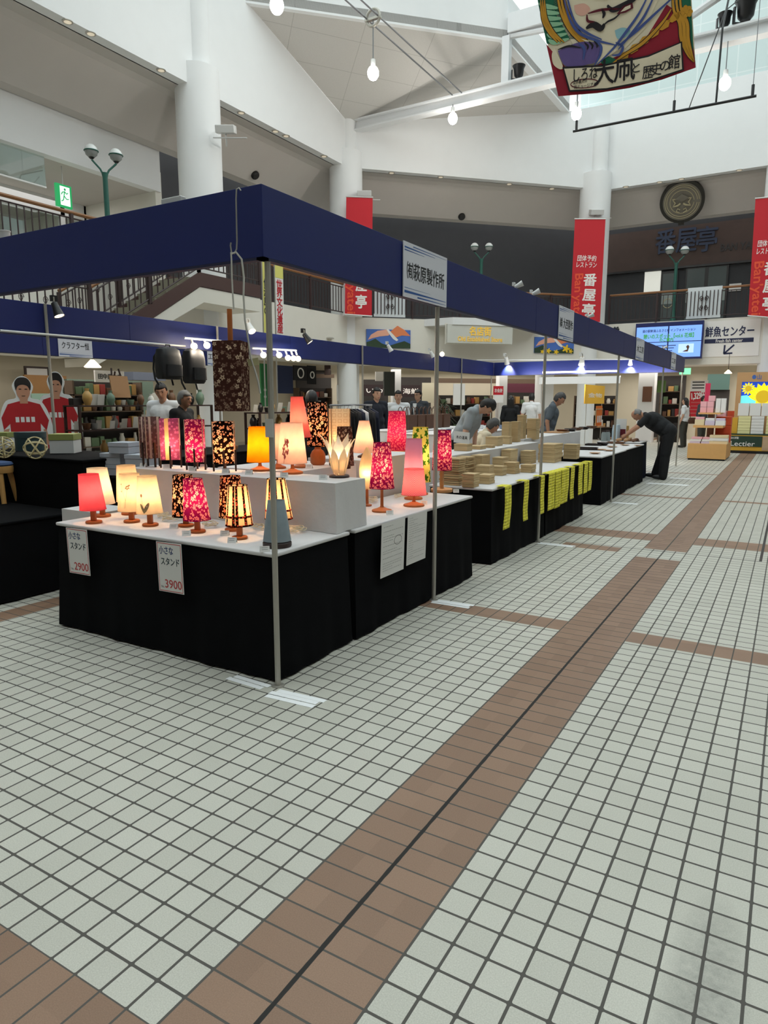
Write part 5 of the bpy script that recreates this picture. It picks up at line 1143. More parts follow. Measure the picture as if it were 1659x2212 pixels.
st = thing('folding_stool', 'small folding stool under the crouching person, hidden by the box table', 'stool', (-2.95, a.y, 0)); MB().box(-.17, .17, -.17, .17, .375, .395).build('seat', M_dwood, st)
for sx in (-1, 1):
    for sy in (-1, 1): MB().tube([(sx*.15, sy*.15, 0), (sx*.1, sy*.15, .375)], .012, 8).build('leg', M_pole, st)
a = at_x(1188, 880, -2.7)
person('person in dark grey t-shirt looking down, right of the third pole', (-2.75, a.y, 0), hd(15), 1.70, C_dgr, C_trs, M_hairm, M_skin2, bend=.22, head=(.5, 0))
for px, xs, hdg, H, sh, jk, gl, lb, hr in ((812, -5.75, -30, 1.74, C_nav, None, False, 'person in black jacket turned to the right, by the clothes rail', M_hair), (860, -5.95, -55, 1.70, C_wht, None, False, 'smiling person in white shirt, middle of the three behind the leather bags', M_hair), (905, -6.2, -100, 1.74, C_chr, C_wht, True, 'person in charcoal jacket and glasses, right of the three behind the leather bags', M_hair)):
    a = at_x(px, 850, xs); person(lb, (xs, a.y, 0), hd(hdg), H, sh, C_trs, hr, M_skin, sleeve='long' if sh is not C_wht else 'short', jacket=jk, glasses=gl, head=(.12, 0))
a = at_x(392, 850, -5.78)
person('grey-haired person in black top facing right, behind the tall lanterns', (-5.78, a.y, 0), hd(15), 1.62, C_blk, C_trs, M_hairg, M_skin2, head=(.2, 0), sleeve='long')
a = at_x(352, 840, -6.42)
person('dark-haired person in white shirt looking left, behind the grey-haired person', (-6.42, a.y, 0), hd(-70), 1.74, C_wht, C_trs, M_hair, M_skin2, head=(.35, .3))
a = at_x(672, 870, -4.05)
person('person with black hair seen from behind, above the orange-flowered cylinder lamp', (-4.05, a.y, 0), hd(120), 1.62, C_nav, C_trs, M_hair, M_skin, head=(.3, 0))
a = at_x(1103, 880, -5.0)
person('person with long black hair in a black coat, by the red checkout sign', (-5.0, a.y, 0), hd(110), 1.62, C_blk, C_trs, M_hair, M_skin, long=True, woman=True, sleeve='long')
a = at_x(1140, 880, -5.0)
person('person with black hair in a white t-shirt, seen from behind by the far counter', (-5.0, a.y+.3, 0), hd(100), 1.70, C_wht, C_trs, M_hair, M_skin, head=(.2, .3))
P = at_z(1476, 967); 
pw = person('person in white t-shirt and dark olive trousers carrying a bag, beyond the far pole', (P.x-.02, P.y, 0), hd(165), 1.60, C_wht, C_olv, M_hair, M_skin, woman=True, long=True, arms={1: ((.22, .05, 1.12), (.12, .22, 1.10))})
hb_ = thing('shoulder_bag', 'brown and white shoulder bag at the hip of the person in white t-shirt', 'bag', (P.x+.26, P.y-.1, .78), .3); MB().loft([[(-.16*s, -.06*s, z), (.16*s, -.06*s, z), (.16*s, .06*s, z), (-.16*s, .06*s, z)] for s, z in ((.9, 0), (1, .1), (.8, .2))]).build('bag_body', M_leather, hb_, bevel=.01); MB().tube([(-.1, 0, .19), (-.16, 0, .5), (-.2, 0, .62)], .01, 6).build('strap', M_leather, hb_)
P = at_y(1517, 900, 22.4); person('person in grey clothes behind the pink boxes of the kiosk, half hidden', (P.x, 22.4, 0), hd(-20), 1.65, C_chr, C_olv, M_hair, M_skin, vox=.016, sleeve='long')

# ================================================================ HALL: steel, lamps, gallery, signs
def stroke(mb, pts, wd, m=0, N=None, tap=True):
    N = N or Vector((0, -1, 0)); pts = [Vector(p) for p in pts]; n = len(pts); L = []; R = []
    for i, p in enumerate(pts):
        d = (pts[min(i+1, n-1)]-pts[max(i-1, 0)]).normalized(); s = d.cross(N).normalized(); k = wd/2*((.25+.75*math.sin(PI*(i+.5)/n)) if tap else 1); L.append(p+s*k); R.append(p-s*k)
    for i in range(n-1): mb.quad(L[i], L[i+1], R[i+1], R[i], m)
# white roof beam from the pillar across the hall, post and struts
bm_ = MB(); y0 = 17.47
bm_.box(-10.9, 13.6, y0-.14, y0+.14, 9.74, 9.78); bm_.box(-10.9, 13.6, y0-.02, y0+.02, 9.5, 9.74); bm_.box(-10.9, 13.6, y0-.14, y0+.14, 9.46, 9.5)
struct(bm_.build('roof_beam', M_steel))
b2 = MB(); b2.box(-6.15, -5.95, y0-.1, y0+.1, 9.78, 10.9); b2.box(-6.0, 13.6, y0-.12, y0+.12, 10.95, 11.4)
b2.tube([(-2.6, y0, 9.8), (.6, y0, 11.2)], .09, 8); b2.tube([(-6.0, y0, 10.9), (-4.2, y0, 10.75), (-3.2, y0, 10.2)], .07, 8)
struct(b2.build('roof_beam', M_steel))
def flood(P, label, s=1.0):
    t = thing('floodlight', label, 'floodlight', P, rz=.6, group='black floodlights on the roof beam'); M = M_spotb
    MB().lathe([(.08*s, -.16*s), (.13*s, -.1*s), (.15*s, .08*s), (.19*s, .16*s), (.17*s, .16*s), (.05, .02)], 18, (0, 0, .22*s)).build('housing', M, t, smooth=True); MB().box(-.2*s, .2*s, -.02, .02, 0, .03).build('bracket', M, t); MB().box(-.22*s, -.19*s, -.03, .03, 0, .26*s).build('yoke', M, t)
a = at_y(1120, 180, y0); flood((a.x, y0, 9.79), 'black floodlight on the roof beam left of the kite', .9)
a = at_y(1563, 80, y0); flood((a.x, y0, 9.79), 'black floodlight on the roof beam, left of the pair right of the kite', .85)
a = at_y(1608, 70, y0); flood((a.x, y0, 9.79), 'larger black floodlight at the top right of the photo', 1.3)
# hanging bulbs
M_hot = mat('white_hot_bulb', (255, 250, 240), .3, emit=30.0); M_cable = mat('steel_cable', (120, 122, 124), .4, .6)
def hang_bulb(P, top, label, e=60):
    t = thing('pendant_bulb', label, 'lamp', P, group='bare bulbs hanging under the roof'); r = .125
    MB().sphere((0, 0, 0), (r, r, r*1.2), n=20, k=12).build('glass_bulb', M_hot, t, smooth=True); MB().lathe([(.05, r*1.0), (.055, r*1.5), (.05, r*2.2)], 14).build('socket', M_alu, t, smooth=True)
    MB().tube([(0, 0, r*2.2), (0, 0, top-P.z)], .012, 6).build('wire', M_cable, t); point('bulb_light', (0, 0, -.25), e, (1, .97, .92), .14, t)
c3 = at_y(985, 225, 17.25); cd_ = Vector((0, -1, 0))
for (px, py, lb) in ((978, 256, 'bright bulb hanging at the steel beam, at the end of the two cables'), (806, 158, 'bright bulb hanging from the ring on the two cables'), (598, 12, 'bright bulb at the top edge of the photo')):
    P = at_x(px, py, c3.x); hang_bulb(P, 9.72 if px < 970 else 9.4, lb)
for (px, py, lb) in ((1245, 246, 'bright bulb hanging below the kite, left'), (1566, 180, 'bright bulb hanging at the right below the floodlights')): hang_bulb(at_y(px, py, 17.3), 9.45, lb)
for k, dx in enumerate((-.14, .14)): tag(MB().tube([(c3.x+dx, 17.3, 9.75), (c3.x+dx, 12, 9.73), (c3.x+dx, 4, 9.75)], .018, 6).build('steel_cable', M_cable), 'steel cable carrying the bulbs, %s of the two' % ('left' if k == 0 else 'right'), 'cable')
P = at_x(806, 84, c3.x); ring = thing('cable_ring', 'steel ring clamp on the cables above the middle bulb', 'ring', (c3.x, P.y, 9.74)); MB().tube([(.17*math.cos(2*PI*k/20), 0, .17*math.sin(2*PI*k/20)) for k in range(21)], .03, 8, cap=False).build('ring', M_pole, ring, smooth=True); MB().box(-.2, .2, -.04, .04, -.05, .0).build('clamp', M_pole, ring)
# lighting batten
a = at_y(1238, 284, 15.5); b = at_y(1634, 207, 15.5); bt = thing('stage_batten', 'thin black rod hung on wires below the kite', 'rod', a)
MB().tube([Vector(), b-a], .028, 8).build('rod', M_spotb, bt)
for f in (.02, .58, .98): q = (b-a)*f; MB().tube([q, q+Vector((0, 0, .22))], .03, 8).build('clamp', M_spotb, bt); MB().tube([q+Vector((0, 0, .2)), Vector((q.x, q.y, 11.7-a.z))], .008, 6).build('wire', M_cable, bt)
q = (b-a)*.80; MB().tube([q, q+Vector((.02, 0, 1.4)), q+Vector((.1, .5, 2.6)), q+Vector((.35, 1.6, 3.1))], .022, 6).build('power_cable', M_spotb, bt); q = (b-a)*.66; MB().tube([q, q+Vector((.5, .6, 2.0)), q+Vector((1.1, 1.6, 2.9))], .012, 6).build('power_cable', M_spotb, bt)

# the big kite
KP = CAM+ray(1340, 150)*11.0; KN = Vector((-ray(1340, 150).x, -ray(1340, 150).y, -.25)).normalized()
kite = thing('painted_kite', 'large painted kite with fierce face and lettered white panel, hanging at top right', 'kite', KP)
def K(x, y, l=0): return on(x, y, KP, KN)-KP+KN*(.004+.0025*l)
def kpoly(name, pts, m, l): return MB().poly([K(x, y, l) for x, y in pts]).build(name, m, kite, noflip=True)
def kline(name, pts, wpx, m, l, tap=True):
    mb = MB(); stroke(mb, [K(x, y, l) for x, y in smooth_(pts)], wpx*11/FOC, 0, KN, tap); mb.build(name, m, kite, noflip=True)
    if m is k_gold: mb = MB(); stroke(mb, [K(x, y, l-.5) for x, y in smooth_(pts)], (wpx+2.6)*11/FOC, 0, KN, tap); mb.build('gold_band_outline', k_ink, kite, noflip=True)
kc = lambda n, c: mat(n, c, .85, vary=.06, scale=6)
k_cream, k_red, k_green, k_mint, k_gold, k_purp, k_blue, k_ink, k_pink, k_sky = kc('kite_cream', (236, 224, 196), ), kc('kite_red', (150, 28, 48)), kc('kite_green', (26, 104, 76)), kc('kite_mint', (150, 200, 160)), kc('kite_gold', (206, 150, 46)), kc('kite_purple', (104, 88, 146)), kc('kite_blue', (70, 88, 150)), kc('kite_ink', (34, 30, 34)), kc('kite_pink', (232, 180, 160)), kc('kite_sky', (150, 196, 206))
BL, BR, TL, TR = (1206, 208), (1503, 146), (1110, -260), (1478, -260)
o = MB(); o.slab([K(*p) - KN*.004 for p in (BL, (1290, 201), (1360, 190), (1430, 172), BR, TR, TL)], -KN*.012); o.build('kite_sheet', k_cream, kite)
kpoly('red_field', [BL, (1290, 201), (1360, 190), (1430, 172), BR, (1497, 95), (1470, 30), (1440, 10), (1400, 75), (1360, 110), (1290, 140), (1225, 150), (1180, 95)], k_red, 0)
kpoly('face_field', [(1215, -260), (1195, 20), (1240, 100), (1300, 118), (1350, 105), (1395, 60), (1430, -20), (1440, -260)], k_cream, 1)
kpoly('green_field', [(1112, -260), (1163, 10), (1181, 95), (1215, 92), (1230, 85), (1255, 84), (1235, 50), (1215, -10), (1205, -260)], k_green, 1)
kpoly('green_field', [(1440, -260), (1462, 0), (1470, 40), (1498, 110), (1492, 0), (1477, -260)], k_green, 1)
kpoly('green_field', [(1300, 138), (1325, 140), (1330, 128), (1310, 120), (1295, 128)], k_green, 2)
for i in range(7): kline('mint_stripe', [(1164+i*3.5, 8+i*13), (1180+i*3, 14+i*13), (1205+i*4, 18+i*11)], 7, k_mint, 2)
for d in (0, 7, 14): kline('gold_band', [(1200+d, -40), (1210+d, 20), (1228+d, 60), (1250+d, 86), (1262+d, 96)], 5, k_gold, 3)
for d in (0, 7, 14): kline('gold_band', [(1168+d*.6, 0), (1172+d*.6, 40), (1186+d*.7, 70), (1205+d, 92)], 4, k_gold, 3)
for d in (0, 8, 16): kline('gold_band', [(1452+d, -40), (1455+d, 20), (1468+d, 50), (1472+d*.9, 85), (1486+d*.5, 118), (1499, 134)], 5, k_gold, 3)
for i in range(6): x = 1332+i*22; y = 132-i*17; kpoly('gold_petal', [(x, y), (x+12, y-18), (x+28, y-22), (x+24, y-6), (x+10, y+2)], k_gold, 3)
kline('gold_band', [(1322, 138), (1350, 118), (1390, 92), (1430, 50), (1450, 20)], 5, k_gold, 4)
for k in range(7): a = 2*PI*k/7; kpoly('gold_flower', [(1483+9*math.cos(a)+5*math.cos(b), 25+9*math.sin(a)+5*math.sin(b)) for b in [2*PI*j/8 for j in range(8)]], k_gold, 4)
kpoly('gold_flower', [(1483+5*math.cos(b), 25+5*math.sin(b)) for b in [2*PI*j/8 for j in range(8)]], k_gold, 5)
kpoly('purple_sleeve', smooth_([(1205, 110), (1250, 92), (1285, 92), (1296, 104), (1290, 132), (1268, 140), (1240, 146), (1218, 140), (1205, 110)]), k_purp, 4)
kpoly('white_cuff', smooth_([(1197, 104), (1205, 118), (1216, 144), (1210, 150), (1196, 140), (1192, 120), (1197, 104)]), k_cream, 5)
kpoly('pale_robe', [(1255, 84), (1300, 95), (1335, 95), (1330, 112), (1300, 130), (1286, 140), (1297, 104), (1268, 92)], k_cream, 4)
for p in ([(1215, -20), (1230, 40), (1252, 72), (1290, 88), (1330, 98)], [(1222, -20), (1240, 45), (1265, 70), (1300, 86)], [(1405, -20), (1380, 30), (1352, 70), (1325, 105), (1290, 140)], [(1418, -20), (1392, 35), (1360, 78), (1335, 108)], [(1470, -20), (1410, 35), (1370, 72), (1335, 100)], [(1330, 92), (1345, 102), (1338, 118), (1322, 120)], [(1285, 90), (1298, 100), (1296, 120), (1284, 142)], [(1250, 94), (1262, 106), (1260, 130)]): kline('blue_outline', p, 4.5, k_blue, 6)
for p in ([(1262, 92), (1270, 100), (1268, 108)], [(1272, 90), (1280, 99), (1278, 107)], [(1283, 89), (1290, 97), (1289, 104)], [(1205, 108), (1230, 100), (1255, 104)]): kline('ink_outline', p, 3, k_ink, 6)
kline('ink_brush', [(1312, 12), (1322, 22), (1340, 16), (1365, 2), (1380, -8)], 9, k_ink, 6); kline('ink_brush', [(1266, 62), (1282, 54), (1298, 62), (1306, 52)], 10, k_ink, 6); kline('ink_outline', [(1300, 60), (1312, 48), (1328, 40), (1345, 24)], 3, k_ink, 6); kline('ink_brush', [(1300, 20), (1305, 30), (1302, 40)], 5, k_ink, 6)
kpoly('open_mouth', [(1332, 32), (1345, 14), (1366, 6), (1368, 18), (1352, 28)], kc('kite_maroon', (96, 20, 36)), 6); kpoly('teeth', [(1340, 27), (1350, 16), (1362, 11), (1362, 18), (1350, 24)], k_cream, 7)
for p in ([(1268, 32), (1270, 46), (1285, 48)], [(1285, 0), (1298, -8), (1312, 0)], [(1270, 30), (1300, 22), (1340, 20)]): kline('red_outline', p, 4, kc('kite_maroon', (96, 20, 36)), 6)
kpoly('cheek_pink', smooth_([(1240, 12), (1262, 8), (1275, 20), (1262, 34), (1245, 30), (1240, 12)]), k_pink, 2); kpoly('sky_patch', smooth_([(1328, 66), (1345, 60), (1362, 66), (1352, 80), (1334, 84), (1328, 66)]), k_sky, 2)
kpoly('title_border', [(1215, 145), (1300, 141), (1400, 120), (1473, 90), (1477, 152), (1400, 178), (1310, 195), (1229, 199)], k_ink, 8); kpoly('title_panel', [(1219, 149), (1300, 145), (1400, 124), (1470, 94), (1473, 150), (1400, 174), (1310, 191), (1232, 195)], k_cream, 9)
def ktext(s, x, y, fit, size, bold, m=k_ink, tilt=None):
    a = K(x-10, y+1.6, 11); b = K(x+10, y-1.6, 11); c = K(x, y, 11); text('title_lettering', s, size, m, frame(c, b-a, K(x, y-10, 11)-c), kite, .001, bold, fit=fit)
px_ = 11/FOC
ktext('しろね', 1265, 160, 40*px_, .17, .001); ktext('大', 1305, 157, 33*px_, .30, .004); ktext('凧', 1349, 152, 34*px_, .28, .004); ktext('と', 1374, 147, 12*px_, .13, .001); ktext('歴', 1399, 157, 17*px_, .16, .001); ktext('史', 1418, 150, 16*px_, .15, .001); ktext('の', 1436, 143, 15*px_, .14, .001); ktext('館', 1456, 134, 18*px_, .17, .001); ktext('世界最大の', 1253, 177, 24*px_, .05, 0); ktext('凧ミュージアム', 1264, 186, 38*px_, .05, 0)
MB_ = MB(); stroke(MB_, [K(1263+30*math.cos(2*PI*k/30), 181+9.5*math.sin(2*PI*k/30)-math.cos(2*PI*k/30)*2, 11) for k in range(31)], 1.4*px_, 0, KN, False); MB_.build('red_oval', kc('kite_maroon', (96, 20, 36)), kite, noflip=True)
MB().tube([K(1290, -200)-KN*.05, Vector((0, 0, 11.6-KP.z))+K(1290, -200)*.2], .006, 6).build('hanging_line', M_cable, kite)

# red banners beside the pillars
M_red = mat('banner_red', (198, 28, 42), .7, vary=.03, scale=2); M_orng = mat('banner_orange_red', (232, 84, 52), .7); M_bw = mat('banner_white', (240, 236, 232), .7)
def red_banner(P, q, label, upto=True):
    """q: top-left, top-right, bottom-right, bottom-left pixels"""
    n = Vector((CAM.x-P[0], CAM.y-P[1], 0)); w = lambda p: on(p[0], p[1], (P[0], P[1], 0), n); pts = [w(p) for p in q]; c = sum(pts, Vector())/4; t = thing('red_banner', label, 'banner', c, group='red restaurant banners on the pillars')
    n.normalize(); mb = MB(); mb.slab([p-c for p in pts], -n*.03); mb.build('banner_cloth', M_red, t)
    bi = lambda u, v: (pts[0].lerp(pts[1], u)).lerp(pts[3].lerp(pts[2], u), v)-c+n*.004
    ux = (pts[1]-pts[0]); W = ux.length; up_ = (pts[0]-pts[3])
    L = lambda s, u, v, size, fit, m, bold=.004: text('lettering', s, size, m, frame(bi(u, v), ux, up_), t, .002, bold, fit=fit)
    L('団体予約', .46, .375, .2, W*.62, M_bw, .002); L('レストラン', .46, .44, .2, W*.66, M_bw, .002)
    for s, v in (('番', .585), ('屋', .735), ('亭', .88)): L(s, .60, v, .42, W*.42, M_bw, .010)
    text('lettering', "Ban'yatei", .36, M_orng, frame(bi(.20, .76), -up_, ux), t, .002, .008, fit=up_.length*.46)
    MB().tube([bi(-.02, -.005), bi(1.02, -.005)], .02, 8).build('top_rod', M_alu, t); MB().tube([bi(-.02, 1.0), bi(1.02, 1.0)], .02, 8).build('bottom_rod', M_alu, t)
red_banner((-10.3, 17.0), ((748, 426), (805, 428), (803, 683), (745, 679)), 'red banner with white characters left of centre, half hidden by the blue fascia')
red_banner((-4.7, 22.55), ((1242, 474), (1308, 474), (1296, 697), (1231, 692)), 'red banner with white characters beside the middle pillar')
red_banner((.75, 22.9), ((1632, 430), (1700, 424), (1690, 688), (1616, 682)), 'red banner cut off by the right edge of the photo')
# little bracket lights on pillars
def pillar_light(px, py, P, label):
    c = at_v(px, py, P); t = thing('pillar_light', label, 'light', c, rz=YAW); MB().obox(Matrix.Translation((0, 0, .05)) @ Matrix.Rotation(.25, 4, 'X'), .42, .3, .16).build('housing', M_alu, t, bevel=.01); MB().tube([(0, 0, -.05), (-.1, .5, -.12)], .02, 6).build('arm', M_alu, t); o = MB(); o.obox(Matrix.Translation((.1, -.05, -.14)) @ Matrix.Rotation(.15, 4, 'X'), .75, .05, .02); o.build('visor', M_alu, t)
pillar_light(488, 285, (-10.45, 11.0), 'box light on the left pillar'); pillar_light(787, 422, (-10.55, 17.1), 'box light above the left red banner'); pillar_light(1288, 462, (-4.82, 22.75), 'box light above the middle red banner')
# gallery railings
M_rail = mat('dark_maroon_iron', (52, 34, 34), .5); M_hand = mat('wooden_handrail', (138, 92, 52), .5); M_slat = mat('white_rail_screen', (220, 226, 230), .7)
def railing(a, b, label, z=4.08, h=.94, step=.14, posts=1.55, slope=0.0, scroll=False):
    a = Vector(a+(0,)); b = Vector(b+(0,)); L = (b-a).length; d = (b-a)/L; t = thing('gallery_railing', label, 'railing', (a.x, a.y, z), math.atan2(d.y, d.x), 'iron railings of the gallery and stair'); zz = lambda x: x*slope
    MB().tube([(0, 0, h), (L, 0, h+zz(L))], .036, 8).build('handrail', M_hand, t, smooth=True)
    for zr in (.1, h-.1): MB().tube([(0, 0, zr), (L, 0, zr+zz(L))], .016, 6).build('rail_bar', M_rail, t)
    mb = MB(); n = int(L/step)
    for k in range(1, n):
        x = L*k/n; mb.box(x-.009, x+.009, -.009, .009, .1+zz(x), h-.1+zz(x))
        if scroll and k % 3 == 0: mb.tube([(x+.05*math.cos(q)*(1-q/14), 0, h*.6+zz(x)+.07*math.sin(q)*(1-q/14)) for q in [i*.6 for i in range(16)]], .006, 5)
    mb.build('balusters', M_rail, t); m = max(1, round(L/posts))
    for k in range(m+1): x = L*k/m; MB().box(x-.03, x+.03, -.03, .03, 0+zz(x), h+zz(x)-.02).build('newel_post', M_rail, t)
    return t
railing((XL, 3.0), (XL, 9.3), 'dark iron railing on the gallery at the left edge, wooden handrail')
railing((XL, 11.85), (XL, 17.0), 'dark iron railing left of the left red banner')
d45 = lambda f, off=0: (lerp(XL, XC, f)-.707*off, lerp(YB, YF, f)+.707*off)
railing(d45(.05), d45(.97), 'dark iron railing on the slanting gallery front above the gold-lettered sign')
railing((XC+.3, YF), (.1, YF), 'dark iron railing in front of the restaurant doors'); railing((.9, YF), (6, YF), 'dark iron railing beyond the right red banner')
def rail_screen(f0, f1, fn, label):
    t = thing('rail_screen', label, 'screen'); a, b = fn(f0), fn(f1); a = Vector(a+(0,)); b = Vector(b+(0,)); d = (b-a).normalized(); n = Vector((d.y, -d.x, 0)); t.location = a; L = (b-a).length; o = -n*.02
    MB().slab([Vector((0, 0, .02))+o, d*L+Vector((0, 0, .02))+o, d*L+Vector((0, 0, .98))+o, Vector((0, 0, .98))+o], -n*.02).build('white_panel', M_slat, t); t.location.z = 4.09
    fr = MB()
    for k in range(10): x = L*k/9; fr.slab([d*(x-.012)+Vector((0, 0, .1)), d*(x+.012)+Vector((0, 0, .1)), d*(x+.012)+Vector((0, 0, .86)), d*(x-.012)+Vector((0, 0, .86))], n*.02)
    fr.build('iron_bars', M_rail, t)
    c = d*L/2+n*.03; sc = MB()
    for s in (-1, 1):
        for q in (-1, 1): MB().tube([c+d*s*(.07+.06*math.cos(i*.5)*(1-i/20))+Vector((0, 0, .48+q*(.13+.10*math.sin(i*.5)*(1-i/20)))) for i in range(18)], .012, 5).build('iron_scroll', M_rail, t)
a = at_c(807, 660); b = at_c(875, 660); F = lambda p: (p.x-XL)/(XC-XL); rail_screen(F(a), F(b), lambda f: d45(f, -.06), 'white screen with iron bars and scrollwork right of the left red banner')
a = at_y(1484, 660, YF); b = at_y(1558, 660, YF); rail_screen(a.x, b.x, lambda x: (x, YF-.06), 'white screen with iron bars and scrollwork before the restaurant doors')
# twin-globe lamp posts on the gallery
M_green = mat('green_painted_post', (42, 96, 84), .5); M_globe = mat('opal_globe', (226, 228, 226), .25); M_globeb = mat('clear_grey_globe', (150, 154, 152), .2)
def lamp_post(px, top, base_xy, label, scale, z0=4.08, rz=YAW):
    t = thing('lamp_post', label, 'lamp post', (base_xy[0], base_xy[1], z0), rz, 'green lamp posts with two globes'); zt = at_v(px, top, base_xy).z-z0; H = zt-.49*scale
    MB().lathe([(.10, 0), (.07, .2), (.055, .4), (.05, H-.1), (.07, H)], 14).build('post', M_green, t, smooth=True)
    for s in (-1, 1):
        R = .125*scale; x = .225*scale*s; zc = H+.36*scale
        MB().tube([(0, 0, H-.1), (s*.08*scale, 0, H+.06*scale), (s*.16*scale, 0, H+.14*scale), (x, 0, zc-R-.03)], .02, 8).build('arm', M_green, t, smooth=True)
        g = MB(); g.lathe([(.005, R), (R*.5, R*.87), (R*.87, R*.5), (R, 0)], 24, (x, 0, zc)); g.build('globe_top', M_globe, t, smooth=True); g = MB(); g.lathe([(R*.99, 0), (R*.84, -R*.55), (R*.45, -R*.9)], 24, (x, 0, zc)); g.build('globe_bowl', M_globeb, t, smooth=True)
        MB().tube([(x+R*1.01*math.cos(2*PI*k/24), R*1.01*math.sin(2*PI*k/24), zc) for k in range(25)], .012, 6, cap=False).build('globe_band', M_green, t); MB().lathe([(R*.45, -R*.92), (.03, -R*1.15)], 14, (x, 0, zc)).build('cup', M_spotb, t, smooth=True)
a = at_x(228, 400, -11.3); lamp_post(228, 316, (-11.3, a.y), 'green lamp post with two globes at the upper left', 1.05, rz=YAW+.55)
a = at_c(1040, 560, .4); lamp_post(1040, 524, (a.x, a.y), 'green lamp post with two globes before the charcoal wall', 1.05)
a = at_y(1459, 600, YF+.35); lamp_post(1459, 531, (a.x, YF+.35), 'green lamp post with two globes before the restaurant sign', 1.1)
# round speakers and downlights in the soffit
def soff(px, py, side):
    # point on the sloping soffit face (45 degrees)
    n = {'l': Vector((1, 0, -1.07)), 'c': Vector((.707, -.707, -1.07)), 'f': Vector((0, -1, -1.07))}[side]; P = {'l': (XL-.75, 12, 8.38), 'c': (XL-.53, YB+.53, 8.38), 'f': (0, YF+.75, 8.38)}[side]; return on(px, py, P, n), n.normalized()
M_black = mat('black_plastic', (24, 24, 25), .4)
for px, py, sd, r, lb in ((550, 377, 'l', .12, 'round black speaker on the left soffit'), (997, 467, 'c', .12, 'round black speaker on the soffit over the charcoal wall')):
    P, n = soff(px, py, sd); t = thing('soffit_speaker', lb, 'speaker', P); q = n.to_track_quat('Z', 'Y').to_matrix(); mb = MB(); mb.loft([[q @ Vector((r*k*math.cos(a), r*k*math.sin(a), z)) for a in [2*PI*i/20 for i in range(20)]] for k, z in ((1, 0), (1, .06), (.8, .09))]); mb.build('speaker_body', M_black, t, smooth=True)
M_dl = mat('downlight_metal', (196, 192, 184), .3, .4); M_dlg = mat('downlight_lens', (255, 240, 214), .4, emit=.35)
k = 0
for sd, L in (('l', ((146, 46), (196, 72), (348, 151), (521, 243), (595, 283), (618, 293), (700, 337))), ('c', ((846, 373), (952, 382), (1100, 397), (1192, 407))), ('f', ((1352, 403), (1425, 393), (1472, 386), (1597, 367)))):
    for px, py in L:
        P = at_z(px, py, ZB); t = thing('downlight', 'round downlight in the %s soffit strip' % {'l': 'left', 'c': 'slanting middle', 'f': 'far'}[sd], 'downlight', P, group='downlights in the %s soffit' % sd if False else 'downlights in the %s soffit' % {'l': 'left', 'c': 'middle', 'f': 'far'}[sd]); MB().lathe([(.10, 0), (.10, -.012), (.07, -.015)], 20).build('trim_ring', M_dl, t, smooth=True); MB().lathe([(.068, -.018), (.001, -.02)], 16).build('lens', M_dlg, t, smooth=True)
# round medallion
P, n = soff(1475, 428, 'f'); n = (n+(CAM-P).normalized()).normalized(); t = thing('wall_medallion', 'round dark medallion with gilt relief on the far soffit', 'medallion', P+n*.32); q = n.to_track_quat('Z', 'Y').to_matrix(); M_br = mat('dark_bronze', (46, 44, 40), .45, .3); M_gilt = mat('dull_gilt', (176, 166, 134), .5, .1); M_wdg = mat('grey_relief', (112, 107, 96), .6)
def disc(r0, r1, z0, z1, m, nm): mb = MB(); mb.loft([[q @ Vector((r*math.cos(a), r*math.sin(a), z)) for a in [2*PI*i/40 for i in range(40)]] for r, z in ((r0, z0), (r0, z1), (r1, z1+.005))]); mb.build(nm, m, t, smooth=True)
disc(.68, .60, -.12, .05, M_br, 'rim'); disc(.58, .54, .05, .06, M_wdg, 'dial')
for r in (.52, .46, .36): MB().tube([q @ Vector((r*math.cos(a), r*math.sin(a), .07)) for a in [PI*.02+2*PI*i/40*.97 for i in range(41)]], .012, 5).build('gilt_ring', M_gilt, t)
for s in (-1, 1):
    MB().tube([q @ Vector((s*x, y, .09)) for x, y in ((0, .20), (.12, .12), (.27, .10), (.2, -.02), (.26, -.12), (.12, -.1), (.04, -.04))], .03, 6).build('relief_scroll', M_gilt, t); MB().tube([q @ Vector((s*x, y, .09)) for x, y in ((.05, -.24), (.12, -.2), (.16, -.28), (.06, -.34))], .02, 6).build('relief_scroll', M_gilt, t)
o = MB(); o.slab([q @ Vector((x, y, .08)) for x, y in ((-.22, .12), (0, .02), (.22, .12), (0, .26))], q @ Vector((0, 0, .04))); o.build('diamond_relief', M_wdg, t); o = MB(); o.slab([q @ Vector((x, y, 0)) for x, y in ((-.1, -.62), (.1, -.62), (.09, -.74), (-.09, -.74))], q @ Vector((0, 0, .08))); o.build('pendulum_box', M_br, t)

# restaurant front on the far gallery
YR = YF+2.85
M_brown = mat('dark_brown_boards', (74, 58, 52), .7, vary=.2, scale=3); M_sgn = mat('slate_blue_letters', (48, 60, 84), .6); M_dglass = mat('dim_door_glass', (84, 92, 92), .15); M_frost = mat('frosted_band', (140, 150, 146), .5)
a = at_y(1300, 505, YR-.1); b = at_y(1660, 560, YR-.1); rs = thing('restaurant_sign', 'dark brown sign board with slate blue characters above the gallery doors', 'sign', (0, YR, 0)); z0_, z1_ = 6.25, 7.62
MB().box(-5.8, 4.5, -.12, -.005, z0_, z1_).build('board', M_brown, rs); MB().box(-5.8, 4.5, -.16, -.005, z0_-.07, z0_).build('lower_trim', M_black, rs)
for s, px, py in (('番', 1438, 522), ('屋', 1483, 519), ('亭', 1527, 516)): c = at_y(px, py, YR-.13); text('lettering', s, .9, M_sgn, frame((c.x, -.14, c.z), (1, 0, 0), (0, 0, 1)), rs, .03, .012, fit=.66)
c = at_y(1590, 532, YR-.13); text('lettering', 'BAN YA', .35, M_black, frame((c.x, -.13, c.z), (1, 0, 0), (0, 0, 1)), rs, .012, .002, fit=.95)
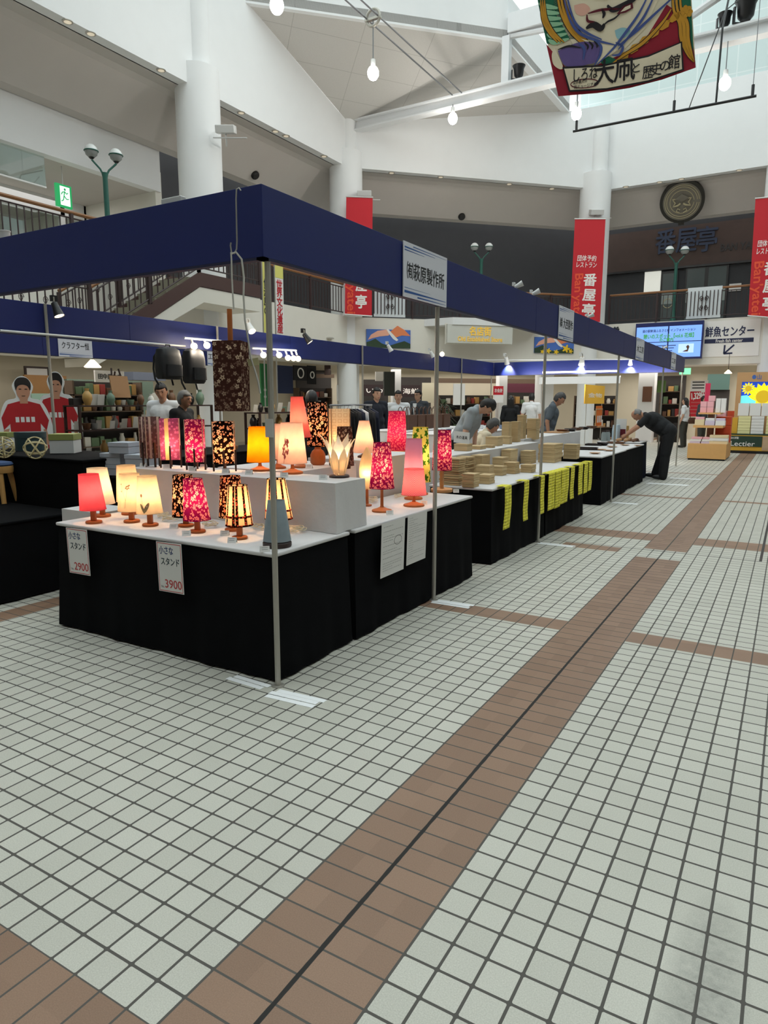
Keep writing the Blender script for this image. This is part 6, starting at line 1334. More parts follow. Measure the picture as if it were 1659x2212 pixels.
def gdoor(px0, px1, py0, label, n=1, lit=False):
    a = at_y(px0, 640, YR-.05); b = at_y(px1, 640, YR-.05); zt = at_y(px0, py0, YR-.05).z; t = thing('glass_door', label, 'door', (a.x, YR-.03, 4.08)); W = b.x-a.x; H = zt-4.08
    MB().box(0, W, -.06, -.0, 0, H).build('door_frame', M_black, t)
    for i in range(n):
        x0 = W*i/n+.06; x1 = W*(i+1)/n-.06; MB().box(x0, x1, -.075, -.061, .1, H-.08).build('pane', M_dglass, t); MB().box(x0, x1, -.082, -.076, .9, H*.62).build('frosted_band', M_frost, t); MB().tube([((x0+x1)/2+.16*math.cos(2*PI*k/20), -.086, H*.45+.16*math.sin(2*PI*k/20)) for k in range(21)], .014, 5).build('round_crest', M_gilt, t)
gdoor(1426, 1462, 588, 'single glass door with round crest, left of the lamp post'); gdoor(1478, 1570, 578, 'double glass doors with round crests behind the white rail screen', 2); gdoor(1145, 1216, 600, 'glass doors with crest at the end of the charcoal wall, left of the middle pillar', 2)
a = at_y(1393, 588, YR-.1); b = at_y(1425, 632, YR-.1); tag(MB().box(a.x, b.x, YR-.1, YR-.02, b.z, a.z).build('menu_lightbox', mat('lit_menu_panel', (226, 226, 216), .5, emit=.5)), 'pale lit panel left of the single glass door', 'panel')
a = at_y(1575, 613, YR-.1); b = at_y(1600, 627, YR-.1); tag(MB().box(a.x, b.x, YR-.05, YR-.02, b.z, a.z).build('paper_notice', M_paper), 'white notice on the wall right of the double doors', 'notice')
# left gallery: glazing, exit sign
M_cglass = mat('corridor_glass', (150, 166, 162), .08)
def glass2(name, tint):
    m = bpy.data.materials.new(name); m.use_nodes = True; nt = m.node_tree; nt.nodes.clear(); o = nt.nodes.new('ShaderNodeOutputMaterial'); t = nt.nodes.new('ShaderNodeBsdfTransparent'); g = nt.nodes.new('ShaderNodeBsdfGlossy'); x = nt.nodes.new('ShaderNodeMixShader'); t.inputs[0].default_value = tint; g.inputs[1].default_value = .02; x.inputs[0].default_value = .18; nt.links.new(t.outputs[0], x.inputs[1]); nt.links.new(g.outputs[0], x.inputs[2]); nt.links.new(x.outputs[0], o.inputs[0]); return m
M_g2 = glass2('clear_pane_glass', (.86, .93, .92, 1))
wf = MB(); xg = -15.6
for y in (2, 4.2, 6.4, 8.6, 10.8, 11.5): wf.box(xg-.05, xg+.05, y-.06, y+.06, 4.08, 6.62)
wf.box(xg-.05, xg+.05, -2, 11.6, 6.2, 6.62); wf.box(xg-.05, xg+.05, -2, 11.6, 4.08, 4.3); struct(wf.build('window_2', M_steel))
struct(MB().box(xg-.01, xg+.01, -2, 11.5, 4.3, 6.2).build('window_3', M_g2)); struct(MB().box(-18.6, -18.4, -9, 12, 3.9, 7).build('wall_corridor_back', M_cream))
a = at_x(0, 330, -12.95); b = at_x(98, 385, -12.95)
hs = thing('smoke_screen', 'hanging clear glass smoke screen at the upper left', 'glass screen', (-12.95, 2, 0)); MB().box(-.01, .01, 0, b.y-2, 6.0, 6.60).build('pane', M_g2, hs); MB().box(-.02, .02, 0, b.y-2, 5.97, 6.0).build('edge_rail', M_alu, hs)
P = at_x(137, 424, -13.2); ex = thing('exit_sign', 'green and white exit sign with a running figure, hanging under the left gallery ceiling', 'sign', P); M_exg = mat('exit_green', (24, 150, 84), .5, emit=.8); M_exw = mat('exit_white', (232, 246, 238), .5, emit=.9); w_ = .32
MB().box(-.03, .03, -w_/2-.03, w_/2+.03, -.24, .24).build('casing', M_exg, ex); MB().box(.031, .034, -w_/2+.06, w_/2-.02, -.20, .20).build('white_face', M_exw, ex); MB().tube([(0, 0, .24), (0, 0, 6.62-P.z)], .012, 6).build('stem', M_alu, ex)
F_ = lambda *p: [(.037, y, z) for y, z in p]
fg = MB(); fg.sphere((.036, .02, .14), (.003, .026, .026), n=12, k=6)
for p in (((.01, .10), (-.01, .0)), ((-.01, .0), (.05, -.06), (.10, -.05)), ((-.01, 0), (-.03, -.09), (-.08, -.12)), ((.01, .09), (.06, .05), (.09, .08)), ((.01, .09), (-.05, .07), (-.07, .02))): fg.tube(F_(*p), .011, 6)
fg.build('running_figure', M_exg, ex)
P = at_x(375, 435, XL+.5); 
tag(MB().box(-.12, .12, -.3, .3, 0, .14).build('adaptor_box', M_alu, loc=at_y(375, 441, 1.62), rz=1.57), 'long pale adaptor box lying on top of the front fascia', 'box') if False else None
P = at_y(375, 439, 1.60); ab = thing('adaptor_box', 'pale power adaptor on top of the front fascia', 'adaptor', (P.x, 1.60, FT+.002)); MB().box(-.07, .07, -.02, .02, 0, .035).build('body', M_alu, ab, bevel=.004)
P = at_y(8, 508, 1.60); ab = thing('cable_reel', 'white round fitting on top of the front fascia at the left edge', 'reel', (P.x, 1.61, FT+.002)); MB().lathe([(.03, 0), (.03, .05)], 20).build('reel_body', M_alu, ab, smooth=True); MB().lathe([(.033, .05), (.033, .056), (.012, .058)], 20).build('face', M_spotw, ab, smooth=True)

# stair to the gallery
M_string = mat('maroon_stringer', (74, 50, 46), .55); M_tread = mat('stair_tread', (150, 146, 128), .8)
xs = -9.8; sa = at_x(275, 690, xs); sb = at_x(432, 588, xs); stair = thing('staircase', 'staircase with maroon stringer rising to the gallery, behind the front fascia', 'staircase', (xs, 0, 0)); slope = (sb.z-sa.z)/(sb.y-sa.y)
lo_y = sa.y-(sa.z-2.55)/slope; nst = 9
for x in (0, -.88): MB().slab([(x, lo_y, 2.27), (x, lo_y, 2.57), (x, sb.y, sb.z), (x, 11.8, sb.z), (x, 11.8, sb.z-.28), (x, sb.y, sb.z-.28)], (-.06, 0, 0)).build('stringer', M_string, stair)
tr = MB()
for k in range(nst): y = lerp(lo_y, sb.y, k/nst); z = lerp(2.5, sb.z-.05, k/nst); tr.box(-.92, -.06, y, y+(sb.y-lo_y)/nst+.03, z-.02, z+.10)
tr.build('treads', M_tread, stair)
MB().slab([(-.02, lo_y, 2.26), (-.02, sb.y, sb.z-.3), (-.02, 11.8, sb.z-.3), (-.02, 11.8, sb.z-.6), (-.02, sb.y+.1, sb.z-.6), (-.02, lo_y, 2.1)], (-.88, 0, 0)).build('plaster_underside', M_cream, stair)
t = railing((xs-.03, lo_y), (xs-.03, sb.y), 'dark iron stair railing with scrolls, between the two blue fascias', z=2.55, slope=slope, scroll=True, posts=1.2); t = railing((xs-.03, sb.y), (xs-.03, 11.8), 'dark iron railing at the top of the stair', z=sb.z, scroll=True)
t = railing((xs-.92, lo_y), (xs-.92, sb.y), 'dark iron railing on the far side of the stair', z=2.55, slope=slope, scroll=True, posts=1.2)
railing((-9.78, 2.0), (-9.78, lo_y-.05), 'dark iron railing left of the stair, seen under the front fascia', z=2.55, h=1.0, scroll=True); struct(MB().box(-10.9, -9.72, 1.5, lo_y-.02, 2.27, 2.55).build('trim_4', M_cream))

# gallery front: protruding lip, pictures and signs
lip = MB(); A_, B2_ = d45(.28), d45(.75); A2, B3 = d45(.36, -.75), d45(.68, -.75); lip.slab([(A_[0], A_[1], 3.86), (A2[0], A2[1], 3.86), (B3[0], B3[1], 3.86), (B2_[0], B2_[1], 3.86)], (0, 0, .22)); struct(lip.build('trim_5', M_white))
def sign_on(fn, q, label, name, m, cat='sign', th=.12):
    """board on a vertical face; fn(px,py)->point on that face, q = x0,x1,y0,y1"""
    c = fn((q[0]+q[1])/2, (q[2]+q[3])/2); a = fn(q[0], (q[2]+q[3])/2); b = fn(q[1], (q[2]+q[3])/2); u = fn((q[0]+q[1])/2, q[2]); d = fn((q[0]+q[1])/2, q[3]); W = Vector((b.x-a.x, b.y-a.y, 0)).length; H = u.z-d.z; ux = Vector((b.x-a.x, b.y-a.y, 0)).normalized()
    t = thing(name, label, cat, c, math.atan2(ux.y, ux.x)); MB().box(-W/2, W/2, 0, th, -H/2, H/2).build('board', m, t); return t, W, H
fr_ = lambda x, z, y=-.004: frame((x, y, z), (1, 0, 0), (0, 0, 1))
t, W, H = sign_on(lambda x, y: at_c(x, y, -.72), (967, 1108, 702, 742), 'grey sign with gold characters hanging under the white gallery lip', 'hall_sign', mat('pale_grey_sign', (206, 206, 198), .6), th=.1); M_gold = mat('gold_letters', (226, 184, 74), .5, emit=.3); MB().box(-W/2-.03, W/2+.03, .1, .14, -H/2-.03, H/2+.03).build('back_plate', M_cream, t)
text('lettering', '名店街', .3, M_gold, fr_(0, H*.16), t, .01, .006, fit=W*.33); text('lettering', 'Old Established Store', .2, M_gold, fr_(0, -H*.27), t, .008, .003, fit=W*.68)
M_pblue = mat('picture_blue', (74, 112, 190), .6, vary=.15, scale=3); M_phill = mat('picture_dark_green', (44, 66, 44), .6, vary=.3, scale=6); M_pbird = mat('picture_pink_wing', (238, 176, 150), .6); M_pbirdo = mat('picture_orange_wing', (228, 132, 86), .6); M_pyel = mat('picture_yellow_flower', (240, 196, 40), .6); M_pwh = mat('picture_white', (236, 232, 228), .6)
def bird_picture(q, label, fl, fn):
    t, W, H = sign_on(fn, q, label, 'wall_picture', M_pblue, 'picture', .03); P = lambda n, pts, m, l: MB().slab([(x*W, -.002-.002*l, z*H) for x, z in pts], (0, -.0015, 0)).build(n, m, t)
    P('hills', [(-.5, -.5), (-.5, -.2), (-.4, -.12), (-.3, .0), (-.16, -.25), (0, -.38), (.2, -.22), (.36, -.1), (.5, -.25), (.5, -.5)], M_phill, 0); P('wing', [(-.47, -.08), (-.4, .2), (-.25, .42), (-.05, .5), (.05, .36), (.0, .18), (-.2, .12), (-.36, .02)], M_pbird, 1); P('wing', [(.02, .36), (.14, .6), (.2, .72), (.36, .5), (.5, .18), (.3, .2), (.14, .06)], M_pbirdo, 1)
    P('bird_body', [(-.05, .5), (-.02, .54), (.12, .2), (.22, -.05), (.18, -.12), (.1, .0), (0, .3)], M_pwh, 2)
    if fl:
        for x, z, r in ((.3, -.2, .14), (-.15, -.36, .1), (.05, -.42, .09), (.42, -.36, .08), (-.3, -.42, .07)): P('flower', [(x+r*(.7+.3*math.cos(5*a))*math.cos(a)*.8, z+r*2.0*(.7+.3*math.cos(5*a))*math.sin(a)) for a in [2*PI*i/24 for i in range(24)]], M_pyel, 3)
bird_picture((792, 887, 712, 752), 'picture of a pink crested ibis flying over hills, left of the gold-lettered sign', False, lambda x, y: at_c(x, y, -.04)); bird_picture((1155, 1240, 729, 763), 'picture of a pink crested ibis over yellow flowers, right of the gold-lettered sign', True, lambda x, y: at_c(x, y, -.04))
# information screen, fish centre sign
M_scr = mat('screen_blue_glow', (126, 170, 244), .3, emit=.7); M_scrf = mat('screen_frame', (24, 34, 96), .4); M_scg = mat('screen_green_text', (70, 160, 70), .4, emit=.5); M_scd = mat('screen_dark_text', (44, 56, 110), .4); M_scw = mat('screen_pale_block', (176, 204, 250), .4, emit=.9)
t, W, H = sign_on(lambda x, y: at_y(x, y, YF-.3), (1370, 1516, 696, 776), 'blue information screen made of four panels under the far gallery', 'info_screen', M_scrf, 'screen', .2)
for sx in (-1, 1):
    for sz in (-1, 1): MB().box(sx*W*.245-W*.235, sx*W*.245+W*.235, -.012, -.001, sz*H*.215-H*.205-H*.03, sz*H*.215+H*.205-H*.03).build('screen_panel', M_scr, t)
text('lettering', '道の駅新潟ふるさと村 インフォメーション', .1, M_scd, fr_(-.0, H*.28, -.016), t, .002, .001, fit=W*.78); text('lettering', '憩いのスポット【vol.6 花畑】', .16, M_scg, fr_(0, H*.13, -.016), t, .002, .004, fit=W*.74); text('lettering', 'のご案内', .12, M_scg, fr_(-.05, H*.03, -.016), t, .002, .004, fit=W*.2)
ln = MB()
for k in range(3): ln.box(-W*.22, W*.12-k*.05, -.016, -.014, -H*(.14+.07*k), -H*(.12+.07*k))
ln.build('text_lines', M_scd, t); MB().box(W*.16, W*.38, -.018, -.014, -H*.34, -H*.1).build('picture_block', M_scw, t); MB().slab([(W*(.27+x), -.02, -H*(.23+z)) for x, z in ((-.05, .08), (.03, .08), (.05, -.05), (.03, -.1), (.0, -.06), (.02, .02), (-.02, .05))], (0, -.002, 0)).build('chair_icon', M_tray2, t)
t, W, H = sign_on(lambda x, y: at_y(x, y, YF-.02), (1514, 1640, 692, 770), 'white wall sign for the fresh fish centre with a diagonal arrow', 'direction_sign', M_bw, 'sign', .04); M_navt = mat('navy_letters', (34, 40, 76), .6)
text('lettering', '鮮魚センター', .34, M_navt, fr_(-W*.02, H*.20), t, .004, .006, fit=W*.83); MB().box(-W*.44, W*.40, -.006, -.002, -H*.12, H*.0).build('navy_bar', M_navt, t); text('lettering', 'Fresh fish center', .14, M_bw, fr_(-.02, -H*.06, -.008), t, .002, .002, fit=W*.46)
ar = MB(); N_ = Vector((0, -1, 0))
for p in (((.08, -.18), (-.07, -.40)), ((-.08, -.18), (-.085, -.42)), ((-.09, -.42), (.06, -.41))): stroke(ar, [Vector((x*W, -.006, z*H)) for x, z in p], .05, 0, N_, False)
ar.build('arrow', M_navt, t, noflip=True)
# hanging yellow cloth flags behind the corner pole
def flag(px0, px1, y0, y1, s, label, mm, lm):
    xp = -8.6; a = at_x(px0, 600, xp); b = at_x(px1, 600, xp); u = at_x(px0, y0, xp); d = at_x(px0, y1, xp); t = thing('vertical_flag', label, 'flag', (xp, (a.y+b.y)/2, d.z), group='tall cloth flags behind the corner pole'); W = b.y-a.y; H = u.z-d.z
    MB().box(-.006, .006, -W/2, W/2, 0, H).build('cloth', mm, t); MB().box(.007, .009, -W/2, W/2, H*.78, H).build('yellow_top', M_yflag, t); MB().tube([(0, -W/2, -d.z), (0, -W/2, H)], .014, 8).build('pole', M_pole, t)
    for i, ch in enumerate(s): text('lettering', ch, .2, lm, frame((.011, 0, H*(.70-.125*i)), (0, 1, 0), (0, 0, 1)), t, .001, .004, fit=W*.66)
M_yflag = mat('pale_yellow_cloth', (226, 220, 120), .8); flag(566, 581, 560, 722, '佐渡島の', 'pale yellow vertical flag with black characters, left of the corner pole', M_yflag, M_txt); flag(593, 611, 564, 720, '世界文化遺産', 'white vertical flag with red characters, right of the corner pole', M_bw, M_red)
for px, sd in ((712, 1),):
    P = at_x(712, 732, XL+.02); tag(MB().lathe([(.14, 0), (.14, .03), (.10, .05)], 20).build('round_vent', M_dl, smooth=True, loc=P), 'small round vent on the white gallery front, left of the bird picture', 'vent')

# ================================================================ SHOPS UNDER THE GALLERY AND THE RIGHT SIDE
random.seed(5)
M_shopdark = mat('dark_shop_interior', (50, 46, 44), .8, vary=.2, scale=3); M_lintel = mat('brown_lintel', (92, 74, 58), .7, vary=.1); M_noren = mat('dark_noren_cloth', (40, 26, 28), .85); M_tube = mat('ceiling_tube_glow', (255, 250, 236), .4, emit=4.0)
def oct_pt(px, py, d):
    """point on the vertical face d behind the atrium edge, whichever side the pixel falls on"""
    for f in (lambda: at_x(px, py, XL-d), lambda: at_c(px, py, d), lambda: at_y(px, py, YF+d)):
        P = f()
        if f is None: continue
        e = oct_(d)
        if P.y <= e[1][1]+1e-3 and abs(P.x-(XL-d)) < 1e-3: return P, Vector((0, 1, 0))
        if P.x <= e[2][0]+1e-3 and P.x >= e[1][0]-1e-3 and P.y < YF+d-1e-3 and abs(P.x-(XL-d)) > 1e-3: return P, Vector((.7071, .7071, 0))
    return at_y(px, py, YF+d), Vector((1, 0, 0))
def shop_panel(name, x0, x1, y0, y1, d, m, label, cat, th=.06, group=None, txt=None, tm=None):
    a, u = oct_pt((x0+x1)/2, (y0+y1)/2, d); n = Vector((u.y, -u.x, 0)); w = lambda x, y: on(x, y, a, n); W = (w(x1, (y0+y1)/2)-w(x0, (y0+y1)/2)).dot(u); zt = w((x0+x1)/2, y0).z; zb = max(.01, w((x0+x1)/2, y1).z); t = thing(name, label, cat, (a.x, a.y, 0), math.atan2(u.y, u.x), group); MB().box(-W/2, W/2, -th/2, th/2, zb, zt).build('panel', m, t)
    if txt: text('lettering', txt, (zt-zb)*.5, tm or M_txt, frame((0, -th/2-.004, (zt+zb)/2), (1, 0, 0), (0, 0, 1)), t, .003, .002, fit=W*.8)
    return t, W, zb, zt
# dark shop openings
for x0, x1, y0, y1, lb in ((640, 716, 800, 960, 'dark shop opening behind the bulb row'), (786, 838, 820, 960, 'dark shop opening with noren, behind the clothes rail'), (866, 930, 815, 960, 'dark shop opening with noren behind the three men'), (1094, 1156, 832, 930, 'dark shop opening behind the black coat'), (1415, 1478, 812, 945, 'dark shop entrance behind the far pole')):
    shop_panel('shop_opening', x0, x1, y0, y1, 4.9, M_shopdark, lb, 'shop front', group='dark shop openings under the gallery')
for x0, x1, y0, y1, tx, lb in ((786, 838, 831, 856, 'いか', 'dark hanging noren with white characters, left one'), (866, 908, 832, 858, '海鮮', 'dark hanging noren with white characters, right one')): shop_panel('noren', x0, x1, y0, y1, 4.2, M_noren, lb, 'noren', .02, 'noren curtains of the shops', tx, M_bw)
shop_panel('noren', 1094, 1155, 828, 848, 4.2, mat('wine_cloth', (96, 44, 60), .85), 'wine red hanging cloth behind the black coat', 'noren', .02)
shop_panel('lintel_board', 640, 722, 808, 816, 3.6, M_lintel, 'brown lintel board left of the white shop pillar', 'board'); shop_panel('lintel_board', 950, 1160, 818, 828, 3.6, M_lintel, 'long brown lintel board behind the person in grey', 'board')
# lattice of shop columns
for i, (px, d, w_) in enumerate(((752, 1.0, .62), (855, 2.4, .30), (1083, 2.4, .32), (1175, 1.6, .5), (1398, 2.2, .55))):
    P, u = oct_pt(px, 850, d); struct(MB().box(-w_/2, w_/2, -w_/2, w_/2, 0, 2.98).build('pillar', M_white, loc=(P.x, P.y, 0), rz=math.atan2(u.y, u.x)))
for i, (px, py, d) in enumerate(((600, 790, 3), (672, 788, 3), (805, 797, 3), (882, 800, 3), (1500, 786, 2.2), (1537, 790, 2.8), (1590, 784, 1.8))):
    P = at_z(px, py, 2.96); 
    if P.y > 30 or P.x < -17: continue
    tag(MB().box(-.6, .6, -.05, .05, -.03, 0).build('ceiling_tube', M_tube, loc=P, rz=.3), 'glowing strip light in the shop ceiling under the gallery', 'lamp', 'strip lights in the shop ceiling')
# left shop wall: cream panels, framed picture, wood board, shop sign
t, W, zb, zt = shop_panel('framed_picture', 57, 101, 796, 812, 4.6, M_paper, 'small framed picture on the cream wall above the footballer cutouts', 'picture'); MB().box(-W/2-.05, W/2+.05, -.02, .02, zb-.05, zt+.05).build('frame', M_dwood, t)
shop_panel('wood_panel', 56, 146, 811, 905, 4.0, mat('ochre_board', (136, 98, 54), .7, vary=.1), 'ochre wooden panel behind the footballer cutouts', 'panel')
shop_panel('green_panel', 70, 112, 850, 940, 3.6, mat('pale_green_panel', (128, 158, 142), .6), 'pale green panel between the footballer cutouts', 'panel')
shop_panel('shop_sign', 205, 268, 801, 826, 1.2, M_bw, 'white shop sign with brushed characters behind the easel', 'sign', .04, None, '田中屋本店')
shop_panel('glass_case', 146, 330, 822, 905, 3.9, mat('greenish_case_glass', (112, 130, 118), .2), 'long greenish glass case behind the craft shelf', 'case', .3)
shop_panel('tiled_eave', 275, 345, 805, 822, 3.0, mat('slate_eave', (92, 100, 116), .6), 'small slate eave of the shop left of the backpacks', 'eave', .5)
for i in range(9): 
    P, u = oct_pt(160+i*20, 880, 3.5); tag(MB().box(-.1, .1, -.03, .03, 0, random.uniform(.15, .3)).build('packet', (M_paper, M_kiri, mat('packet_green', (110, 150, 110), .7))[i % 3], loc=(P.x+.4, P.y, 1.0+.0)), 'small upright packet in the shop behind the craft shelf', 'packet', 'packets behind the craft shelf'); 
bk = thing('shop_counter', 'long brown shop counter behind the craft shelf', 'counter', (XL-3.2, 3.5, 0)); MB().box(-.3, .3, 0, 4.4, 0, .96).build('counter_body', M_lintel, bk); MB().box(-.34, .34, -.03, 4.43, .96, 1.0).build('counter_top', M_dwood, bk)
P = at_x(200, 790, -9.2); pl = thing('pendant_lamp', 'small glowing pendant lamp above the white shop sign', 'lamp', P); MB().lathe([(.03, .1), (.14, -.02), (.13, -.03)], 18).build('shade', M_gl, pl, smooth=True); MB().tube([(0, 0, .1), (0, 0, 2.66-P.z)], .006, 6).build('cord', M_black, pl)
# t-shirt and poster wall behind the bulb row
M_tgreen = mat('green_cloth', (40, 108, 60), .85); M_tnavy = mat('navy_cloth_print', (34, 44, 76), .85); M_tblk = mat('black_cloth_print', (28, 28, 32), .85)
for x0, x1, y0, y1, m, lb, tx in ((563, 588, 786, 878, M_tgreen, 'green hanging cloth with white print, left of the corner pole', None), (600, 632, 790, 850, M_tnavy, 'navy hanging t-shirt right of the corner pole', None), (634, 662, 790, 822, M_tblk, 'black hanging t-shirt with a round white print', None), (664, 682, 790, 830, M_tblk, 'dark hanging t-shirt right of the round-print one', None)):
    t, W, zb, zt = shop_panel('hanging_shirt' if 'shirt' in lb else 'hanging_cloth', x0, x1, y0, y1, 1.2, m, lb, 'cloth', .04)
    if 'round' in lb: MB().tube([(W*.22*math.cos(a), -.03, (zb+zt)/2+W*.22*math.sin(a)) for a in [2*PI*k/20 for k in range(21)]], .02, 6).build('round_print', M_bw, t)
    if 'green' in lb:
        for k in range(4): MB().sphere((W*.2*(-1)**k, -.03, zb+(zt-zb)*(.15+.08*k)), (.05, .004, .05), n=10, k=6).build('white_spot', M_bw, t)
shop_panel('wood_pillar_board', 701, 714, 789, 810, 2.6, M_dwood, 'dark wooden plank hanging left of the white shop pillar', 'board')
shop_panel('cart_sign', 728, 750, 832, 866, .4, M_bw, 'white standing sign with black characters before the white shop pillar', 'sign', .03, None, 'カート')
shop_panel('red_price_sign', 1066, 1087, 834, 853, -.6, M_red, 'red checkout sign with white characters right of the person in grey', 'sign', .03, None, 'お会計', M_bw); shop_panel('white_poster', 1066, 1087, 853, 870, -.6, M_bw, 'white poster under the red checkout sign', 'poster', .03)
shop_panel('poster', 979, 1004, 829, 875, -.4, M_bw, 'tall white poster with pictures left of the person in grey', 'poster', .03); shop_panel('framed_relief', 912, 940, 827, 870, 3.4, mat('pale_relief', (196, 190, 166), .6), 'pale framed relief with a warm lamp behind the second pole', 'relief', .06)
shop_panel('dark_hanging_sign', 829, 852, 803, 855, 1.8, mat('charcoal_sign', (58, 62, 58), .7), 'charcoal hanging sign left of the thin white shop pillar', 'sign', .12); shop_panel('white_hanging_sign', 811, 827, 803, 823, 1.8, M_bw, 'small white hanging sign left of the charcoal one', 'sign', .06)
def plant(px, py, d, label):
    P, u = oct_pt(px, py, d); t = thing('potted_plant', label, 'plant', (P.x, P.y, 0)); MB().lathe([(.16, 0), (.2, .35), (.18, .36)], 18).build('pot', M_dwood, t, smooth=True); mb = MB(); r = random.Random(2)
    MB().tube([(0, 0, .3), (0, 0, 1.35)], .03, 8).build('stem', M_tray2, t)
    for k in range(40):
        a = r.uniform(0, 6.28); el_ = r.uniform(-.3, 1.2); z = r.uniform(1.0, 1.4); L = r.uniform(.35, .6); pts = [Vector((0, 0, z))+Vector((math.cos(a)*math.cos(el_)*L*s, math.sin(a)*math.cos(el_)*L*s, math.sin(el_)*L*s-.25*s*s)) for s in (0, .35, .7, 1)]; stroke(mb, pts, .04, 0, Vector((0, 0, 1)))
    mb.build('leaves', mat('dark_leaf', (44, 70, 40), .6), t, noflip=True)
plant(957, 860, .6, 'spiky dark green plant behind the second pole')
# far opening to the fish market under the sign
M_teal = mat('dim_teal_board', (74, 104, 98), .7)
shop_panel('menu_board', 1528, 1576, 808, 842, 4.6, M_teal, 'dim teal board inside the fish market opening', 'board'); shop_panel('dark_doorway', 1528, 1574, 842, 900, 4.8, M_shopdark, 'dark doorway below the teal board', 'doorway')
t, W, zb, zt = shop_panel('poster_stand', 1490, 1527, 822, 900, 1.0, M_red, 'tall red poster with white price lettering, left of the pink flag', 'poster', .05)
MB().box(-W/2, W/2, -.031, -.026, zt-(zt-zb)*.30, zt).build('white_header', M_bw, t); text('lettering', '1,329円', .3, M_bw, frame((0, -.034, zt-(zt-zb)*.42), (1, 0, .1), (0, 0, 1)), t, .004, .008, fit=W*.8)
for k in range(4): MB().box(-W*.4, W*.4, -.031, -.027, zb+(zt-zb)*(.08+.1*k), zb+(zt-zb)*(.11+.1*k)).build('text_line', mat('faded_red_line', (196, 96, 96), .7), t)
for k in range(3): MB().box(-W*.4, W*.3, -.035, -.031, zt-(zt-zb)*(.06+.08*k), zt-(zt-zb)*(.03+.08*k)).build('text_line', M_txt, t)
shop_panel('vertical_flag', 1523, 1534, 828, 868, -1.4, mat('pink_flag', (226, 60, 96), .8), 'narrow pink vertical flag above the pink boxes', 'flag', .02)
shop_panel('sunflower_fan', 1420, 1438, 822, 848, 1.2, mat('green_fan', (90, 120, 60), .7), 'round fan decorated with a sunflower behind the far pole', 'fan', .03); shop_panel('brown_poster', 1388, 1408, 835, 868, 1.9, M_tray2, 'brown poster on the white shop pillar left of the far pole', 'poster', .02)
P = at_y(1573, 804, 23); pl = thing('pendant_lamp', 'white cone pendant lamp before the fish market opening', 'lamp', P); MB().lathe([(.02, .07), (.11, -.03), (.10, -.04)], 18).build('shade', M_gl, pl, smooth=True); MB().tube([(0, 0, .07), (0, 0, 2.98-P.z)], .008, 6).build('cord', M_black, pl)
tag(MB().box(-.15, .15, -.03, .03, -.09, .09).build('exit_light', mat('exit_green_far', (120, 226, 160), .5, emit=1.2), loc=at_y(1480, 802, 21)), 'small green exit light beyond the far end of the fascia', 'sign')
# wooden kiosk
KX = at_z(1483, 993); KX2 = at_z(1567, 996)
M_kio = mat('kiosk_wood', (222, 170, 106), .5, vary=.06, scale=10); kw = KX2.x-KX.x; ky = (KX.y+KX2.y)/2; kd = 1.5
kio = thing('sales_kiosk', 'pale wooden sales kiosk with stepped shelves on the right', 'kiosk', (KX.x, ky, 0)); MB().box(.02, kw-.02, .02, kd, 0, .04).build('plinth', M_black, kio); MB().box(0, kw, 0, kd, .04, .42).build('base_box', M_kio, kio, bevel=.004)
MB().box(kw*.42, kw*.56, kd*.3, kd*.6, .42, 1.30).build('post', M_tray2, kio); MB().box(.08, kw*.86, .12, kd*.8, .82, .88).build('shelf', M_kio, kio); MB().box(.16, kw*.76, .3, kd*.75, 1.16, 1.2).build('shelf', M_kio, kio)
M_pbox = mat('pink_box', (240, 178, 186), .6); M_wbox = mat('white_box', (236, 234, 232), .6); M_obox = mat('orange_red_box', (214, 78, 40), .6); M_lbox = mat('lilac_box', (214, 200, 222), .6); M_cbox = mat('cream_box', (232, 212, 172), .6); M_gold_b = mat('golden_box', (216, 166, 52), .6); M_ybox = mat('yellow_white_box', (236, 230, 170), .6)
def gift(x, y, z, sx, sy, h, m, label, group): tag(MB().box(-sx/2, sx/2, -sy/2, sy/2, .001, h).build('gift_box', m, loc=(x, y, z), bevel=.003), label, 'box', group)
for i in range(3):
    for j in range(3): gift(KX.x+.15+.27*(i % 2)+.02*j, ky+.24, .42+.055*j, .25, .3, .052, (M_lbox, M_wbox, M_pbox)[j], 'flat lilac and white box on the base of the kiosk, left pile', 'boxes on the kiosk base') if i < 2 else None
    gift(KX.x+kw*.78, ky+.24, .42+.075*i, .42, .32, .07, (M_cbox, M_wbox, M_cbox)[i], 'cream folded cloth box on the base of the kiosk, right pile', 'boxes on the kiosk base')
for i in range(3): gift(KX.x+.22+.24*i, ky+.26, .881, .22, .24, .12 if i else .15, (M_cbox, M_lbox, M_wbox)[i], ('cream box with gold slats on the middle kiosk shelf', 'lilac box in the middle of the kiosk shelf', 'white box at the right of the kiosk shelf')[i], 'boxes on the middle kiosk shelf'); gift(KX.x+.22+.24*i, ky+.26, 1.032 if i == 0 else 1.002, .2, .22, .06, (M_pbox, M_wbox, M_lbox)[i], ('pink lid box on the cream one', 'white flat box on the lilac one', 'lilac flat box on the white one')[i]+' on the kiosk shelf', 'boxes on the middle kiosk shelf')
for i, (dx, dz, lb) in enumerate(((.26, 0, 'lower left'), (.42, 0, 'lower right'), (.26, .145, 'middle left'), (.42, .145, 'middle right'), (.44, .29, 'topmost'))): gift(KX.x+dx, ky+.5, 1.201+dz, .15, .2, .14, M_pbox, 'pink gift box on the top kiosk shelf, %s' % lb, 'pink gift boxes on top of the kiosk')
for i in range(2): gift(KX.x+.60+.12*i, ky+.5, 1.201, .11, .2, .36, M_wbox, 'tall white box with grey stripe on top of the kiosk, %s' % ('left' if i == 0 else 'right'), 'tall white boxes on top of the kiosk')
